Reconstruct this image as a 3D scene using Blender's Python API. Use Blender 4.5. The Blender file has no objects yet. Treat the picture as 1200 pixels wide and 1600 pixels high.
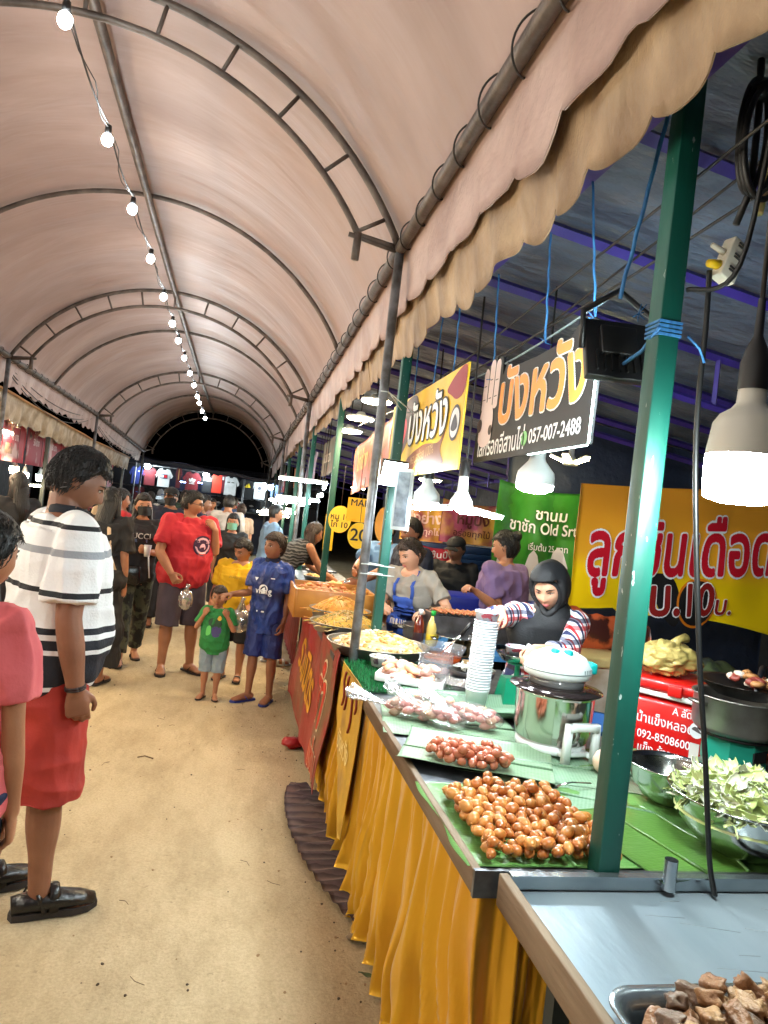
import bpy, bmesh, math, random
import numpy as np
from mathutils import Vector, Matrix, noise
random.seed(7)
SC = bpy.context.scene
COL = SC.collection
R = math.radians
PI = math.pi

# ------------------------------------------------------------------ camera
def make_camera():
    psi, phi, th = 0.1984418, 0.00772014, 0.11412245
    s, c = math.sin, math.cos
    f = Vector((s(psi)*c(phi), c(psi)*c(phi), s(phi)))
    r0 = Vector((c(psi), -s(psi), 0)); u0 = r0.cross(f)
    rr = c(th)*r0 + s(th)*u0; uu = -s(th)*r0 + c(th)*u0
    cd = bpy.data.cameras.new('camera'); co = bpy.data.objects.new('camera', cd); COL.objects.link(co)
    m = Matrix((rr, uu, -f)).transposed().to_4x4(); m.translation = (0, 0, 1.55)
    co.matrix_world = m
    cd.sensor_fit = 'VERTICAL'; cd.sensor_height = 36.0; cd.sensor_width = 27.0
    cd.lens = 36.0*1110/1600
    cd.clip_start = 0.05; cd.clip_end = 500
    SC.camera = co
make_camera()
# ------------------------------------------------------------------ night sky
W = bpy.data.worlds.new("World"); SC.world = W; W.use_nodes = True
_wn = W.node_tree.nodes; _sky = _wn.new('ShaderNodeTexSky'); _sky.sky_type = 'NISHITA'; _sky.sun_disc = False
_sky.sun_elevation = R(-4); _sky.sun_rotation = R(200)
W.node_tree.links.new(_sky.outputs[0], _wn['Background'].inputs[0]); _wn['Background'].inputs[1].default_value = 0.05
SC.view_settings.view_transform = 'Standard'; SC.view_settings.look = 'None'
SC.view_settings.exposure = 1.0; SC.view_settings.gamma = 1.0
SC.cycles.max_bounces = 7; SC.cycles.diffuse_bounces = 4; SC.cycles.glossy_bounces = 3; SC.cycles.transmission_bounces = 5
SC.cycles.transparent_max_bounces = 8; SC.cycles.use_denoising = True
SC.cycles.sample_clamp_indirect = 4.0; SC.cycles.caustics_reflective = False; SC.cycles.caustics_refractive = False

# ------------------------------------------------------------------ materials
def lin(v):
    v /= 255.0
    return v/12.92 if v <= 0.04045 else ((v+0.055)/1.055)**2.4
def rgb(r, g, b): return (lin(r), lin(g), lin(b), 1.0)
MC = {}
def mat(name, col, rough=0.55, metal=0.0, col2=None, nscale=6.0, bump=0.0, bscale=40.0, spec=0.5, trans=0.0, alpha=1.0,
        emit=None, estr=0.0, coords='Object', stretch=(1, 1, 1), detail=4.0, ramp=(0.35, 0.65), sss=0.0, coat=0.0, sheen=0.0, bdist=0.02):
    if name in MC: return MC[name]
    m = bpy.data.materials.new(name); m.use_nodes = True
    nt = m.node_tree; b = nt.nodes['Principled BSDF']
    def S(k, v):
        if k in b.inputs: b.inputs[k].default_value = v
    S('Base Color', col); S('Roughness', rough); S('Metallic', metal); S('Specular IOR Level', spec)
    S('Transmission Weight', trans); S('Alpha', alpha); S('Coat Weight', coat); S('Sheen Weight', sheen)
    if sss: S('Subsurface Weight', sss); S('Subsurface Radius', (1, .3, .15)); S('Subsurface Scale', 0.006)
    if emit: S('Emission Color', emit); S('Emission Strength', estr)
    if col2 or bump:
        tc = nt.nodes.new('ShaderNodeTexCoord'); mp = nt.nodes.new('ShaderNodeMapping')
        nt.links.new(tc.outputs[coords], mp.inputs[0]); mp.inputs['Scale'].default_value = stretch
    if col2:
        n = nt.nodes.new('ShaderNodeTexNoise'); n.inputs['Scale'].default_value = nscale; n.inputs['Detail'].default_value = detail
        nt.links.new(mp.outputs[0], n.inputs[0])
        r = nt.nodes.new('ShaderNodeValToRGB'); r.color_ramp.elements[0].position = ramp[0]; r.color_ramp.elements[1].position = ramp[1]
        r.color_ramp.elements[0].color = col; r.color_ramp.elements[1].color = col2
        nt.links.new(n.outputs[0], r.inputs[0]); nt.links.new(r.outputs[0], b.inputs['Base Color'])
    if bump:
        n2 = nt.nodes.new('ShaderNodeTexNoise'); n2.inputs['Scale'].default_value = bscale; n2.inputs['Detail'].default_value = detail
        nt.links.new(mp.outputs[0], n2.inputs[0])
        bp = nt.nodes.new('ShaderNodeBump'); bp.inputs['Strength'].default_value = bump; bp.inputs['Distance'].default_value = bdist
        nt.links.new(n2.outputs[0], bp.inputs['Height']); nt.links.new(bp.outputs[0], b.inputs['Normal'])
    MC[name] = m
    return m
def glow(name, col, strength):
    if name in MC: return MC[name]
    m = bpy.data.materials.new(name); m.use_nodes = True; nt = m.node_tree
    nt.nodes.remove(nt.nodes['Principled BSDF']); e = nt.nodes.new('ShaderNodeEmission')
    e.inputs[0].default_value = col; e.inputs[1].default_value = strength
    nt.links.new(e.outputs[0], nt.nodes['Material Output'].inputs[0]); MC[name] = m
    return m
def ramp_mat(name, stops, axis=2, rough=0.7, bump=0.25, bscale=60, interp='CONSTANT', period=None, lo=0.0, hi=1.0, dist=0.0, col_noise=None):
    """stops along an object-space axis between lo and hi; period repeats them"""
    m = bpy.data.materials.new(name); m.use_nodes = True; nt = m.node_tree; b = nt.nodes['Principled BSDF']
    b.inputs['Roughness'].default_value = rough
    tc = nt.nodes.new('ShaderNodeTexCoord'); sp = nt.nodes.new('ShaderNodeSeparateXYZ'); nt.links.new(tc.outputs['Object'], sp.inputs[0])
    src = sp.outputs[axis]
    mr = nt.nodes.new('ShaderNodeMapRange'); mr.inputs[1].default_value = lo; mr.inputs[2].default_value = hi
    if dist:
        n = nt.nodes.new('ShaderNodeTexNoise'); n.inputs['Scale'].default_value = 14; nt.links.new(tc.outputs['Object'], n.inputs[0])
        ma = nt.nodes.new('ShaderNodeMath'); ma.operation = 'MULTIPLY_ADD'; ma.inputs[1].default_value = dist
        nt.links.new(n.outputs[0], ma.inputs[0]); nt.links.new(src, ma.inputs[2]); src = ma.outputs[0]
    if period:
        mo = nt.nodes.new('ShaderNodeMath'); mo.operation = 'PINGPONG' if interp == 'PP' else 'WRAP'
        if mo.operation == 'WRAP': mo.inputs[1].default_value = period; mo.inputs[2].default_value = 0
        else: mo.inputs[1].default_value = period
        nt.links.new(src, mo.inputs[0]); src = mo.outputs[0]
    nt.links.new(src, mr.inputs[0])
    r = nt.nodes.new('ShaderNodeValToRGB'); cr = r.color_ramp; cr.interpolation = 'CONSTANT' if interp in ('CONSTANT', 'PP') else interp
    while len(cr.elements) < len(stops): cr.elements.new(1.0)
    for e, (p, c) in zip(cr.elements, stops): e.position = p; e.color = c
    nt.links.new(mr.outputs[0], r.inputs[0]); nt.links.new(r.outputs[0], b.inputs['Base Color'])
    if bump:
        n2 = nt.nodes.new('ShaderNodeTexNoise'); n2.inputs['Scale'].default_value = bscale; nt.links.new(tc.outputs['Object'], n2.inputs[0])
        bp = nt.nodes.new('ShaderNodeBump'); bp.inputs['Strength'].default_value = bump; bp.inputs['Distance'].default_value = 0.01
        nt.links.new(n2.outputs[0], bp.inputs['Height']); nt.links.new(bp.outputs[0], b.inputs['Normal'])
    MC[name] = m
    return m

# ------------------------------------------------------------------ mesh building
def frame(d, up=None):
    d = Vector(d).normalized()
    up = Vector(up) if up is not None else (Vector((0, 0, 1)) if abs(d.z) < 0.95 else Vector((0, 1, 0)))
    x = d.cross(up)
    if x.length < 1e-6: x = d.orthogonal()
    x.normalize(); y = x.cross(d).normalized()
    return x, y, d
class MB:
    def __init__(s): s.v = []; s.f = []; s.m = []; s.sm = []
    def add(s, vs, fs, mi=0, smooth=False, M=None):
        o = len(s.v)
        s.v += [tuple(M @ Vector(v)) for v in vs] if M is not None else [tuple(v) for v in vs]
        s.f += [tuple(i+o for i in f) for f in fs]; s.m += [mi]*len(fs); s.sm += [smooth]*len(fs)
        return s
    def box(s, c, size, M=None, mi=0, rz=0, bev=0.0):
        hx, hy, hz = size[0]/2, size[1]/2, size[2]/2
        T = Matrix.Translation(Vector(c)) @ Matrix.Rotation(rz, 4, 'Z')
        if M is not None: T = M @ T
        if bev > 0:
            bm = bmesh.new(); bmesh.ops.create_cube(bm, size=1.0)
            for v in bm.verts: v.co = Vector((v.co.x*size[0], v.co.y*size[1], v.co.z*size[2]))
            bmesh.ops.bevel(bm, geom=bm.edges[:], offset=bev, segments=2, affect='EDGES', profile=0.5)
            bm.verts.index_update(); s.add([v.co.copy() for v in bm.verts], [[v.index for v in f.verts] for f in bm.faces], mi, True, T); bm.free()
            return s
        vs = [(x*hx, y*hy, z*hz) for z in (-1, 1) for y in (-1, 1) for x in (-1, 1)]
        return s.add(vs, [(0, 2, 3, 1), (4, 5, 7, 6), (0, 1, 5, 4), (2, 6, 7, 3), (0, 4, 6, 2), (1, 3, 7, 5)], mi, False, T)
    def tube(s, pts, r, n=8, mi=0, caps=True, ry=None, up=None, smooth=True, power=2.0):
        """r: number or list; ry: second radius list; rounded closed tube"""
        pts = [Vector(p) for p in pts]; k = len(pts)
        rs = r if isinstance(r, (list, tuple)) else [r]*k
        rys = ry if isinstance(ry, (list, tuple)) else ([ry]*k if ry else rs)
        ds = []
        for i in range(k):
            a = pts[max(i-1, 0)]; b = pts[min(i+1, k-1)]; ds.append((b-a).normalized() if (b-a).length > 1e-9 else Vector((0, 0, 1)))
        x, y, _ = frame(ds[0], up); vs = []
        for i in range(k):
            d = ds[i]; x = (x - d*x.dot(d)); x = x.normalized() if x.length > 1e-6 else frame(d, up)[0]; y = d.cross(x)
            if y.length > 0: y.normalize()
            for j in range(n):
                a = 2*PI*j/n; ca, sa = math.cos(a), math.sin(a)
                if power != 2.0:
                    ca = math.copysign(abs(ca)**(2/power), ca); sa = math.copysign(abs(sa)**(2/power), sa)
                vs.append(pts[i] + x*(rs[i]*ca) + y*(rys[i]*sa))
        fs = [(i*n+j, i*n+(j+1) % n, (i+1)*n+(j+1) % n, (i+1)*n+j) for i in range(k-1) for j in range(n)]
        if caps: fs += [tuple(range(n-1, -1, -1)), tuple((k-1)*n+j for j in range(n))]
        return s.add(vs, fs, mi, smooth)
    def lathe(s, prof, c=(0, 0, 0), n=24, mi=0, smooth=True, M=None, sx=1.0, sy=1.0, close=False):
        vs = []; fs = []; k = len(prof)
        for (r, z) in prof:
            for j in range(n):
                a = 2*PI*j/n; vs.append((c[0]+r*math.cos(a)*sx, c[1]+r*math.sin(a)*sy, c[2]+z))
        for i in range(k-1):
            for j in range(n): fs.append((i*n+j, i*n+(j+1) % n, (i+1)*n+(j+1) % n, (i+1)*n+j))
        if prof[0][0] > 1e-6 and close: fs.append(tuple(range(n-1, -1, -1)))
        if prof[-1][0] > 1e-6 and close: fs.append(tuple((k-1)*n+j for j in range(n)))
        return s.add(vs, fs, mi, smooth, M)
    def ball(s, c, r, nu=12, nv=8, mi=0, M=None, fn=None):
        rx, ry, rz = r if isinstance(r, (tuple, list)) else (r, r, r)
        vs = [(0, 0, -1)]; 
        for i in range(1, nv):
            t = -PI/2 + PI*i/nv
            for j in range(nu): vs.append((math.cos(t)*math.cos(2*PI*j/nu), math.cos(t)*math.sin(2*PI*j/nu), math.sin(t)))
        vs.append((0, 0, 1)); L = len(vs)-1
        fs = [(0, 1+(j+1) % nu, 1+j) for j in range(nu)]
        for i in range(nv-2):
            for j in range(nu):
                a = 1+i*nu+j; b = 1+i*nu+(j+1) % nu; fs.append((a, b, b+nu, a+nu))
        o = 1+(nv-2)*nu
        fs += [(o+j, o+(j+1) % nu, L) for j in range(nu)]
        out = []
        for v in vs:
            p = Vector((v[0]*rx, v[1]*ry, v[2]*rz))
            if fn: p = fn(p, Vector(v))
            if M is not None: p = M.to_3x3() @ p
            out.append(p + Vector(c))
        return s.add(out, fs, mi, True)
    def sheet(s, fn, nu, nv, mi=0, smooth=True, thick=0.0):
        vs = [Vector(fn(i/nu, j/nv)) for i in range(nu+1) for j in range(nv+1)]
        q = [(i*(nv+1)+j, (i+1)*(nv+1)+j, (i+1)*(nv+1)+j+1, i*(nv+1)+j+1) for i in range(nu) for j in range(nv)]
        if not thick: return s.add(vs, q, mi, smooth)
        N = [Vector((0, 0, 0)) for _ in vs]
        for f in q:
            n = (vs[f[1]]-vs[f[0]]).cross(vs[f[2]]-vs[f[0]])
            for i in f: N[i] = N[i] + n
        L = len(vs); back = [v - (N[i].normalized()*thick if N[i].length > 0 else Vector((0, 0, thick))) for i, v in enumerate(vs)]
        fs = list(q) + [tuple(L+i for i in reversed(f)) for f in q]
        ring = [j for j in range(nv+1)] + [i*(nv+1)+nv for i in range(1, nu+1)] + [nu*(nv+1)+j for j in range(nv-1, -1, -1)] + [i*(nv+1) for i in range(nu-1, 0, -1)]
        for a, b in zip(ring, ring[1:]+ring[:1]): fs.append((b, a, L+a, L+b))
        return s.add(vs+back, fs, mi, smooth)
    def prism(s, outline, t, M=None, mi=0, smooth=False):
        """outline (x,y) counter-clockwise, extruded along z by t"""
        n = len(outline); vs = [(x, y, 0) for x, y in outline] + [(x, y, t) for x, y in outline]
        fs = [tuple(range(n-1, -1, -1)), tuple(range(n, 2*n))] + [(i, (i+1) % n, n+(i+1) % n, n+i) for i in range(n)]
        return s.add(vs, fs, mi, smooth, M)
    def mesh(s, name, mats):
        me = bpy.data.meshes.new(name); me.from_pydata(s.v, [], s.f)
        for m in (mats if isinstance(mats, (list, tuple)) else [mats]): me.materials.append(m)
        me.polygons.foreach_set('material_index', s.m); me.polygons.foreach_set('use_smooth', s.sm)
        me.update()
        return me
    def obj(s, name, mats, parent=None, loc=None, **k):
        o = bpy.data.objects.new(name, s.mesh(name, mats)); COL.objects.link(o)
        if parent: o.parent = parent
        if loc is not None: o.location = loc
        if k: tag(o, **k)
        return o
def tag(o, label=None, cat=None, group=None, kind=None):
    if label: o['label'] = label
    if cat: o['category'] = cat
    if group: o['group'] = group
    if kind: o['kind'] = kind
    return o
def thing(name, label, cat, loc=(0, 0, 0), rz=0, group=None):
    o = bpy.data.objects.new(name, None); COL.objects.link(o); o.location = loc; o.rotation_euler = (0, 0, rz)
    o.empty_display_size = 0.1
    return tag(o, label, cat, group)
def copy_tree(o, loc=None, rz=None, label=None, group=None):
    def rec(a, p):
        c = a.copy(); COL.objects.link(c)
        if p: c.parent = p; c.matrix_parent_inverse = a.matrix_parent_inverse.copy()
        for ch in list(a.children): rec(ch, c)
        return c
    c = rec(o, None)
    if loc is not None: c.location = loc
    if rz is not None: c.rotation_euler = (0, 0, rz)
    if label: c['label'] = label
    if group: c['group'] = group
    return c
def evald(me, mods):
    """apply modifiers to a mesh without operators"""
    o = bpy.data.objects.new('tmp', me); COL.objects.link(o)
    for t, kw in mods:
        m = o.modifiers.new('m', t)
        for k, v in kw.items(): setattr(m, k, v)
    dg = bpy.context.evaluated_depsgraph_get(); dg.update()
    r = bpy.data.meshes.new_from_object(o.evaluated_get(dg), depsgraph=dg)
    bpy.data.objects.remove(o)
    return r
def text_runs(body, size, weight, align, shear, sp):
    """lettering as thin horizontal strips: the font's outlines filled by winding number, then thickened evenly by weight"""
    c = bpy.data.curves.new('t', 'FONT'); c.body = body; c.size = size; c.align_x = align; c.align_y = 'CENTER'; c.shear = shear
    c.space_character = sp; c.resolution_u = 4; c.fill_mode = 'NONE'
    o = bpy.data.objects.new('t', c); COL.objects.link(o)
    dg = bpy.context.evaluated_depsgraph_get(); dg.update()
    me = bpy.data.meshes.new_from_object(o.evaluated_get(dg), depsgraph=dg)
    n = len(me.vertices); co = np.empty(n*3); me.vertices.foreach_get('co', co); co = co.reshape(-1, 3)[:, :2]
    E = np.empty(len(me.edges)*2, int); me.edges.foreach_get('vertices', E); E = E.reshape(-1, 2)
    bpy.data.objects.remove(o); bpy.data.meshes.remove(me)
    if not len(E): return []
    # keep the direction of travel along each outline (the closing edge is stored low-high)
    d = E[:, 1]-E[:, 0]; E = np.where((np.abs(d) > 1)[:, None], np.stack([E.max(1), E.min(1)], 1), np.stack([E.min(1), E.max(1)], 1))
    A, Bq = co[E[:, 0]], co[E[:, 1]]; w = weight*size; h = size/115
    x0, y0 = co.min(0)-w-h*2; x1, y1 = co.max(0)+w+h*2
    nx, ny = int((x1-x0)/h)+1, int((y1-y0)/h)+1; G = np.zeros((ny, nx), bool)
    xc = x0+(np.arange(nx)+.5)*h
    for r in range(ny):
        y = y0+(r+.5)*h; up = (A[:, 1] <= y) & (Bq[:, 1] > y); dn = (Bq[:, 1] <= y) & (A[:, 1] > y); m = up | dn
        if not m.any(): continue
        xs = A[m, 0]+(y-A[m, 1])*(Bq[m, 0]-A[m, 0])/(Bq[m, 1]-A[m, 1]); s_ = np.where(up[m], 1, -1); k = np.argsort(xs); xs = xs[k]; cum = np.cumsum(s_[k])
        for i in range(len(xs)-1):
            if cum[i] != 0: G[r, (xc >= xs[i]) & (xc < xs[i+1])] = True
    q = int(round(w/h))
    if q > 0:
        D = np.zeros_like(G)
        for dy in range(-q, q+1):
            dx = int(math.sqrt(q*q-dy*dy)); row = np.zeros_like(G)
            src = G[max(0, -dy):ny-max(0, dy)]; row[max(0, dy):ny-max(0, -dy)] = src
            cs = np.cumsum(np.pad(row.astype(np.int32), ((0, 0), (dx+1, dx))), axis=1); D |= (cs[:, 2*dx+1:]-cs[:, :-2*dx-1]) > 0
        G = D
    out = []
    for r in range(ny):
        v = np.flatnonzero(np.diff(np.concatenate(([0], G[r].astype(np.int8), [0]))))
        for a, b in zip(v[::2], v[1::2]): out.append((x0+a*h, x0+b*h, y0+r*h, y0+(r+1)*h))
    return out
def lettering(mb, body, fn, size=1.0, weight=0.0, mi=0, lift=0.0, align='CENTER', shear=0.0, sx=1.0, rot=0.0, at=(0, 0), sp=1.0):
    """text laid on a surface: fn(u, v, lift) -> point; u, v in metres on the surface"""
    cr, sr = math.cos(rot), math.sin(rot)
    def P(x, y):
        x *= sx; return fn(x*cr-y*sr+at[0], x*sr+y*cr+at[1], lift)
    for (xa, xb, ya, yb) in text_runs(body, size, weight+.006, align, shear, sp):
        n = max(1, int((xb-xa)/(size*.12)))
        for i in range(n):
            a = lerp(xa, xb, i/n); b = lerp(xa, xb, (i+1)/n); mb.add([P(a, ya), P(b, ya), P(b, yb), P(a, yb)], [(0, 1, 2, 3)], mi)
def plane_fn(o, ux, uy):
    o = Vector(o); ux = Vector(ux).normalized(); uy = Vector(uy).normalized(); n = ux.cross(uy)
    return lambda u, v, l=0.0: o + ux*u + uy*v + n*l
def nz(x, y=0.0, z=0.0): return noise.noise(Vector((x, y, z)))
def lerp(a, b, t): return a+(b-a)*t
def smoothstep(t): t = min(max(t, 0), 1); return t*t*(3-2*t)
def interp(x, xs, ys):
    return float(np.interp(x, xs, ys))
def wire(pts, sag=0.0, n=10):
    out = []
    for a, b in zip(pts, pts[1:]):
        a = Vector(a); b = Vector(b)
        for i in range(n):
            t = i/n; p = a.lerp(b, t); p.z -= sag*4*t*(1-t); out.append(p)
    out.append(Vector(pts[-1])); return out
# ================================================================== SETTING
XR, XL, XC = 0.66, -2.65, -0.995
def eave_z(y): return interp(y, [-3, 3.65, 8.44, 13.34, 19.6], [2.98, 2.96, 2.83, 2.78, 2.56])
def apex_z(y): return interp(y, [-3, 3.65, 8.44, 13.34, 19.6], [3.98, 3.97, 3.83, 3.77, 3.84])
def arc(y, t, off=0.0):
    """t in 0..1 from the left eave over the ridge to the right eave"""
    h = XR-XC; e = eave_z(y); rise = apex_z(y)-e; rad = (h*h+rise*rise)/(2*rise); cz = e+rise-rad
    a0 = math.asin(h/rad); a = lerp(-a0, a0, t)
    return Vector((XC+(rad+off)*math.sin(a), y, cz+(rad+off)*math.cos(a)))
HOOPS = [-1.2, 1.3, 3.65, 5.98, 8.44, 10.31, 13.34, 16.4, 19.55]
TRUSS = [-1.2, 3.65, 8.44, 13.34, 19.55]

def ground_mat():
    m = bpy.data.materials.new('packed sand'); m.use_nodes = True; nt = m.node_tree; b = nt.nodes['Principled BSDF']; b.inputs['Roughness'].default_value = 0.9
    tc = nt.nodes.new('ShaderNodeTexCoord')
    def N(sc, det, rough=0.6, stretch=(1, 1, 1)):
        mp = nt.nodes.new('ShaderNodeMapping'); mp.inputs['Scale'].default_value = stretch; nt.links.new(tc.outputs['Object'], mp.inputs[0])
        n = nt.nodes.new('ShaderNodeTexNoise'); n.inputs['Scale'].default_value = sc; n.inputs['Detail'].default_value = det; n.inputs['Roughness'].default_value = rough
        nt.links.new(mp.outputs[0], n.inputs[0]); return n
    def ramp(n, stops):
        r = nt.nodes.new('ShaderNodeValToRGB')
        while len(r.color_ramp.elements) < len(stops): r.color_ramp.elements.new(1)
        for e, (p, c) in zip(r.color_ramp.elements, stops): e.position = p; e.color = c
        nt.links.new(n.outputs[0], r.inputs[0]); return r
    def mix(a, c, fac, t='MIX'):
        x = nt.nodes.new('ShaderNodeMix'); x.data_type = 'RGBA'; x.blend_type = t
        nt.links.new(a, x.inputs[6]); nt.links.new(c, x.inputs[7])
        if isinstance(fac, float): x.inputs[0].default_value = fac
        else: nt.links.new(fac, x.inputs[0])
        return x.outputs[2]
    big = ramp(N(0.7, 5), [(0.3, (0.50, 0.385, 0.225, 1)), (0.7, (0.63, 0.50, 0.31, 1))])
    fine = ramp(N(90, 6, 0.75), [(0.30, (0.66, 0.63, 0.6, 1)), (0.6, (1, 1, 1, 1))])
    c = mix(big.outputs[0], fine.outputs[0], 0.75, 'MULTIPLY')
    scuff = ramp(N(5, 8, 0.7, (1, 0.35, 1)), [(0.38, (0.62, 0.58, 0.52, 1)), (0.55, (1, 1, 1, 1))])
    c = mix(c, scuff.outputs[0], 0.45, 'MULTIPLY')
    speck = ramp(N(38, 3, 0.5), [(0.27, (0.25, 0.2, 0.16, 1)), (0.32, (1, 1, 1, 1))])
    c = mix(c, speck.outputs[0], 0.35, 'MULTIPLY')
    nt.links.new(c, b.inputs['Base Color'])
    n2 = N(14, 9, 0.72); bp = nt.nodes.new('ShaderNodeBump'); bp.inputs['Strength'].default_value = 0.75; bp.inputs['Distance'].default_value = 0.035
    n3 = N(120, 3, 0.6); ad = nt.nodes.new('ShaderNodeMath'); ad.operation = 'MULTIPLY_ADD'; ad.inputs[1].default_value = 0.12
    nt.links.new(n3.outputs[0], ad.inputs[0]); nt.links.new(n2.outputs[0], ad.inputs[2])
    nt.links.new(ad.outputs[0], bp.inputs['Height']); nt.links.new(bp.outputs[0], b.inputs['Normal'])
    return m
g = MB()
xs = [-150, -40, -12] + [-6+0.15*i for i in range(81)] + [12, 40, 150]
ys = [-60, -10] + [-2+0.15*i for i in range(100)] + [20, 30, 60, 200]
vs = [(x, y, 0.012*nz(x*1.3, y*1.3)+0.006*nz(x*4, y*4, 3)-0.006 if abs(x) < 7 and -3 < y < 14 else 0.0) for x in xs for y in ys]
k = len(ys)
g.add(vs, [(i*k+j, (i+1)*k+j, (i+1)*k+j+1, i*k+j+1) for i in range(len(xs)-1) for j in range(k-1)], 0, True)
tag(g.obj('ground', ground_mat()), 'packed dusty yellow sand floor of the covered market aisle', 'ground', kind='structure')
# pebbles and torn scraps on the sand
peb = MB(); rng = random.Random(11)
for i in range(330):
    y = rng.uniform(1.2, 7) ; x = rng.uniform(-1.3, 0.62) if rng.random() < .6 else rng.gauss(0.5, 0.08)
    r = rng.uniform(0.002, 0.006)*(1.6 if rng.random() < .06 else 1)
    peb.ball((x, y, 0.003), (r*rng.uniform(.8, 1.6), r, r*.6), 5, 4, mi=rng.randint(0, 1), M=Matrix.Rotation(rng.random()*6, 4, 'Z'))
tag(peb.obj('grit', [mat('pebble', rgb(150, 122, 88), .9), mat('pebble dark', rgb(70, 55, 40), .9)]), 'scattered grit and pebbles on the sandy floor', 'grit', kind='stuff')
straw = MB()
for i in range(26):
    y = rng.uniform(1.5, 6); x = rng.uniform(-1.1, 0.6); a = rng.random()*6; L = rng.uniform(.02, .07)
    straw.tube([(x, y, .006), (x+L*.5*math.cos(a), y+L*.5*math.sin(a), .008), (x+L*math.cos(a+.3), y+L*math.sin(a+.3), .005)], .0013, 4)
straw.tube([(-.42, 4.30, .006), (-.38, 4.31, .012), (-.33, 4.29, .006)], .004, 5)
tag(straw.obj('litter', mat('twig', rgb(88, 66, 42), .9)), 'thin straws and twig litter strewn over the sand', 'litter', kind='stuff')

b = MB(); b.ball((.50, 4.62, .03), (.07, .05, .035), 16, 10, fn=lambda p, n: p*(1+.4*nz(n.x*3, n.y*3, n.z*3)))
tag(b.obj('plastic_scrap', mat('red plastic scrap', rgb(170, 24, 28), .35, bump=.5, bscale=30)), 'crumpled red plastic scrap on the sand below the red banner', 'scrap')
b = MB(); b.ball((.575, 2.55, .012), (.022, .016, .012), 10, 7, fn=lambda p, n: p*(1+.3*nz(n.x*2, n.y*2, n.z*2))); tag(b.obj('stone', mat('stone', rgb(140, 120, 96), .9)), 'small tan stone on the sand beside the gold skirt hem', 'stone')
b = MB(); b.sheet(lambda u, v: Vector((.60+.07*(u-.5), 2.35+.022*(v-.5)*math.sin(PI*(u*.9+.05))-.03*u, .012+.006*nz(u*4, v*3))), 12, 4, thick=.001); tag(b.obj('leaf_scrap', mat('leaf scrap', rgb(60, 74, 40), .6)), 'torn olive leaf scrap on the sand by the skirt hem', 'leaf')

# ---- the barrel vaulted market tent
M_STEEL = mat('tent steel', rgb(104, 92, 84), .5, .35, col2=rgb(70, 60, 54), nscale=9, bump=.15, bscale=60)
def canopy_mat():
    m = bpy.data.materials.new('tent vinyl'); m.use_nodes = True; nt = m.node_tree; b = nt.nodes['Principled BSDF']
    tc = nt.nodes.new('ShaderNodeTexCoord')
    def N(sc, stretch, det=4, dist=0.0):
        mp = nt.nodes.new('ShaderNodeMapping'); mp.inputs['Scale'].default_value = stretch; nt.links.new(tc.outputs['Object'], mp.inputs[0])
        n = nt.nodes.new('ShaderNodeTexNoise'); n.inputs['Scale'].default_value = sc; n.inputs['Detail'].default_value = det; n.inputs['Distortion'].default_value = dist
        nt.links.new(mp.outputs[0], n.inputs[0]); return n
    r = nt.nodes.new('ShaderNodeValToRGB'); r.color_ramp.elements[0].position = .3; r.color_ramp.elements[1].position = .7
    r.color_ramp.elements[0].color = rgb(144, 119, 111); r.color_ramp.elements[1].color = rgb(167, 142, 133)
    nt.links.new(N(1.1, (1, 2.2, 1), 6).outputs[0], r.inputs[0]); nt.links.new(r.outputs[0], b.inputs['Base Color'])
    b.inputs['Roughness'].default_value = .55; b.inputs['Specular IOR Level'].default_value = .4
    # crumples running down from the ridge: long across the arch, short along the aisle
    a = N(1.0, (.9, 3.4, .9), 3, .9); d = N(1.0, (2.0, 8.0, 2.0), 3, .5)
    ad = nt.nodes.new('ShaderNodeMath'); ad.operation = 'MULTIPLY_ADD'; ad.inputs[1].default_value = .3
    nt.links.new(d.outputs[0], ad.inputs[0]); nt.links.new(a.outputs[0], ad.inputs[2])
    bp = nt.nodes.new('ShaderNodeBump'); bp.inputs['Strength'].default_value = .24; bp.inputs['Distance'].default_value = .09
    nt.links.new(ad.outputs[0], bp.inputs['Height']); nt.links.new(bp.outputs[0], b.inputs['Normal'])
    return m
M_CANOPY = canopy_mat()
tent = thing('market_tent', 'long barrel vaulted tent of pale pinkish vinyl on arched steel trusses over the aisle', 'tent', (XC, 8, 0))
def tpart(name, mb, m, **k):
    o = mb.obj(name, m, tent, **k); o.matrix_parent_inverse = Matrix.Translation((-XC, -8, 0)); return o
def canopy_pt(u, v):
    y = lerp(-3.0, 19.7, v); d = min(abs(y-h) for h in HOOPS)
    sag = -0.035*min(d/1.1, 1)**1.3
    wr = 0.018*nz(u*5, y*2.3, 1)+0.010*nz(u*7, y*6, 5)
    return arc(y, u, 0.035+sag+wr)
b = MB(); b.sheet(canopy_pt, 44, 230, thick=-0.004)
tpart('canopy', b, M_CANOPY)
for t_ in ():
    b = MB(); b.tube([canopy_pt(t_, v)+Vector((0, 0, -.0045)) for v in np.linspace(0.01, .99, 240)], .008, 6, ry=[.0015]*240, up=(1, 0, 0)); tpart('seam', b, M_CANOPY)
b = MB(); b.tube([(XC, y, apex_z(y)-.035) for y in np.linspace(-3, 19.6, 30)], .03, 10); tpart('ridge_pipe', b, M_STEEL)
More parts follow.
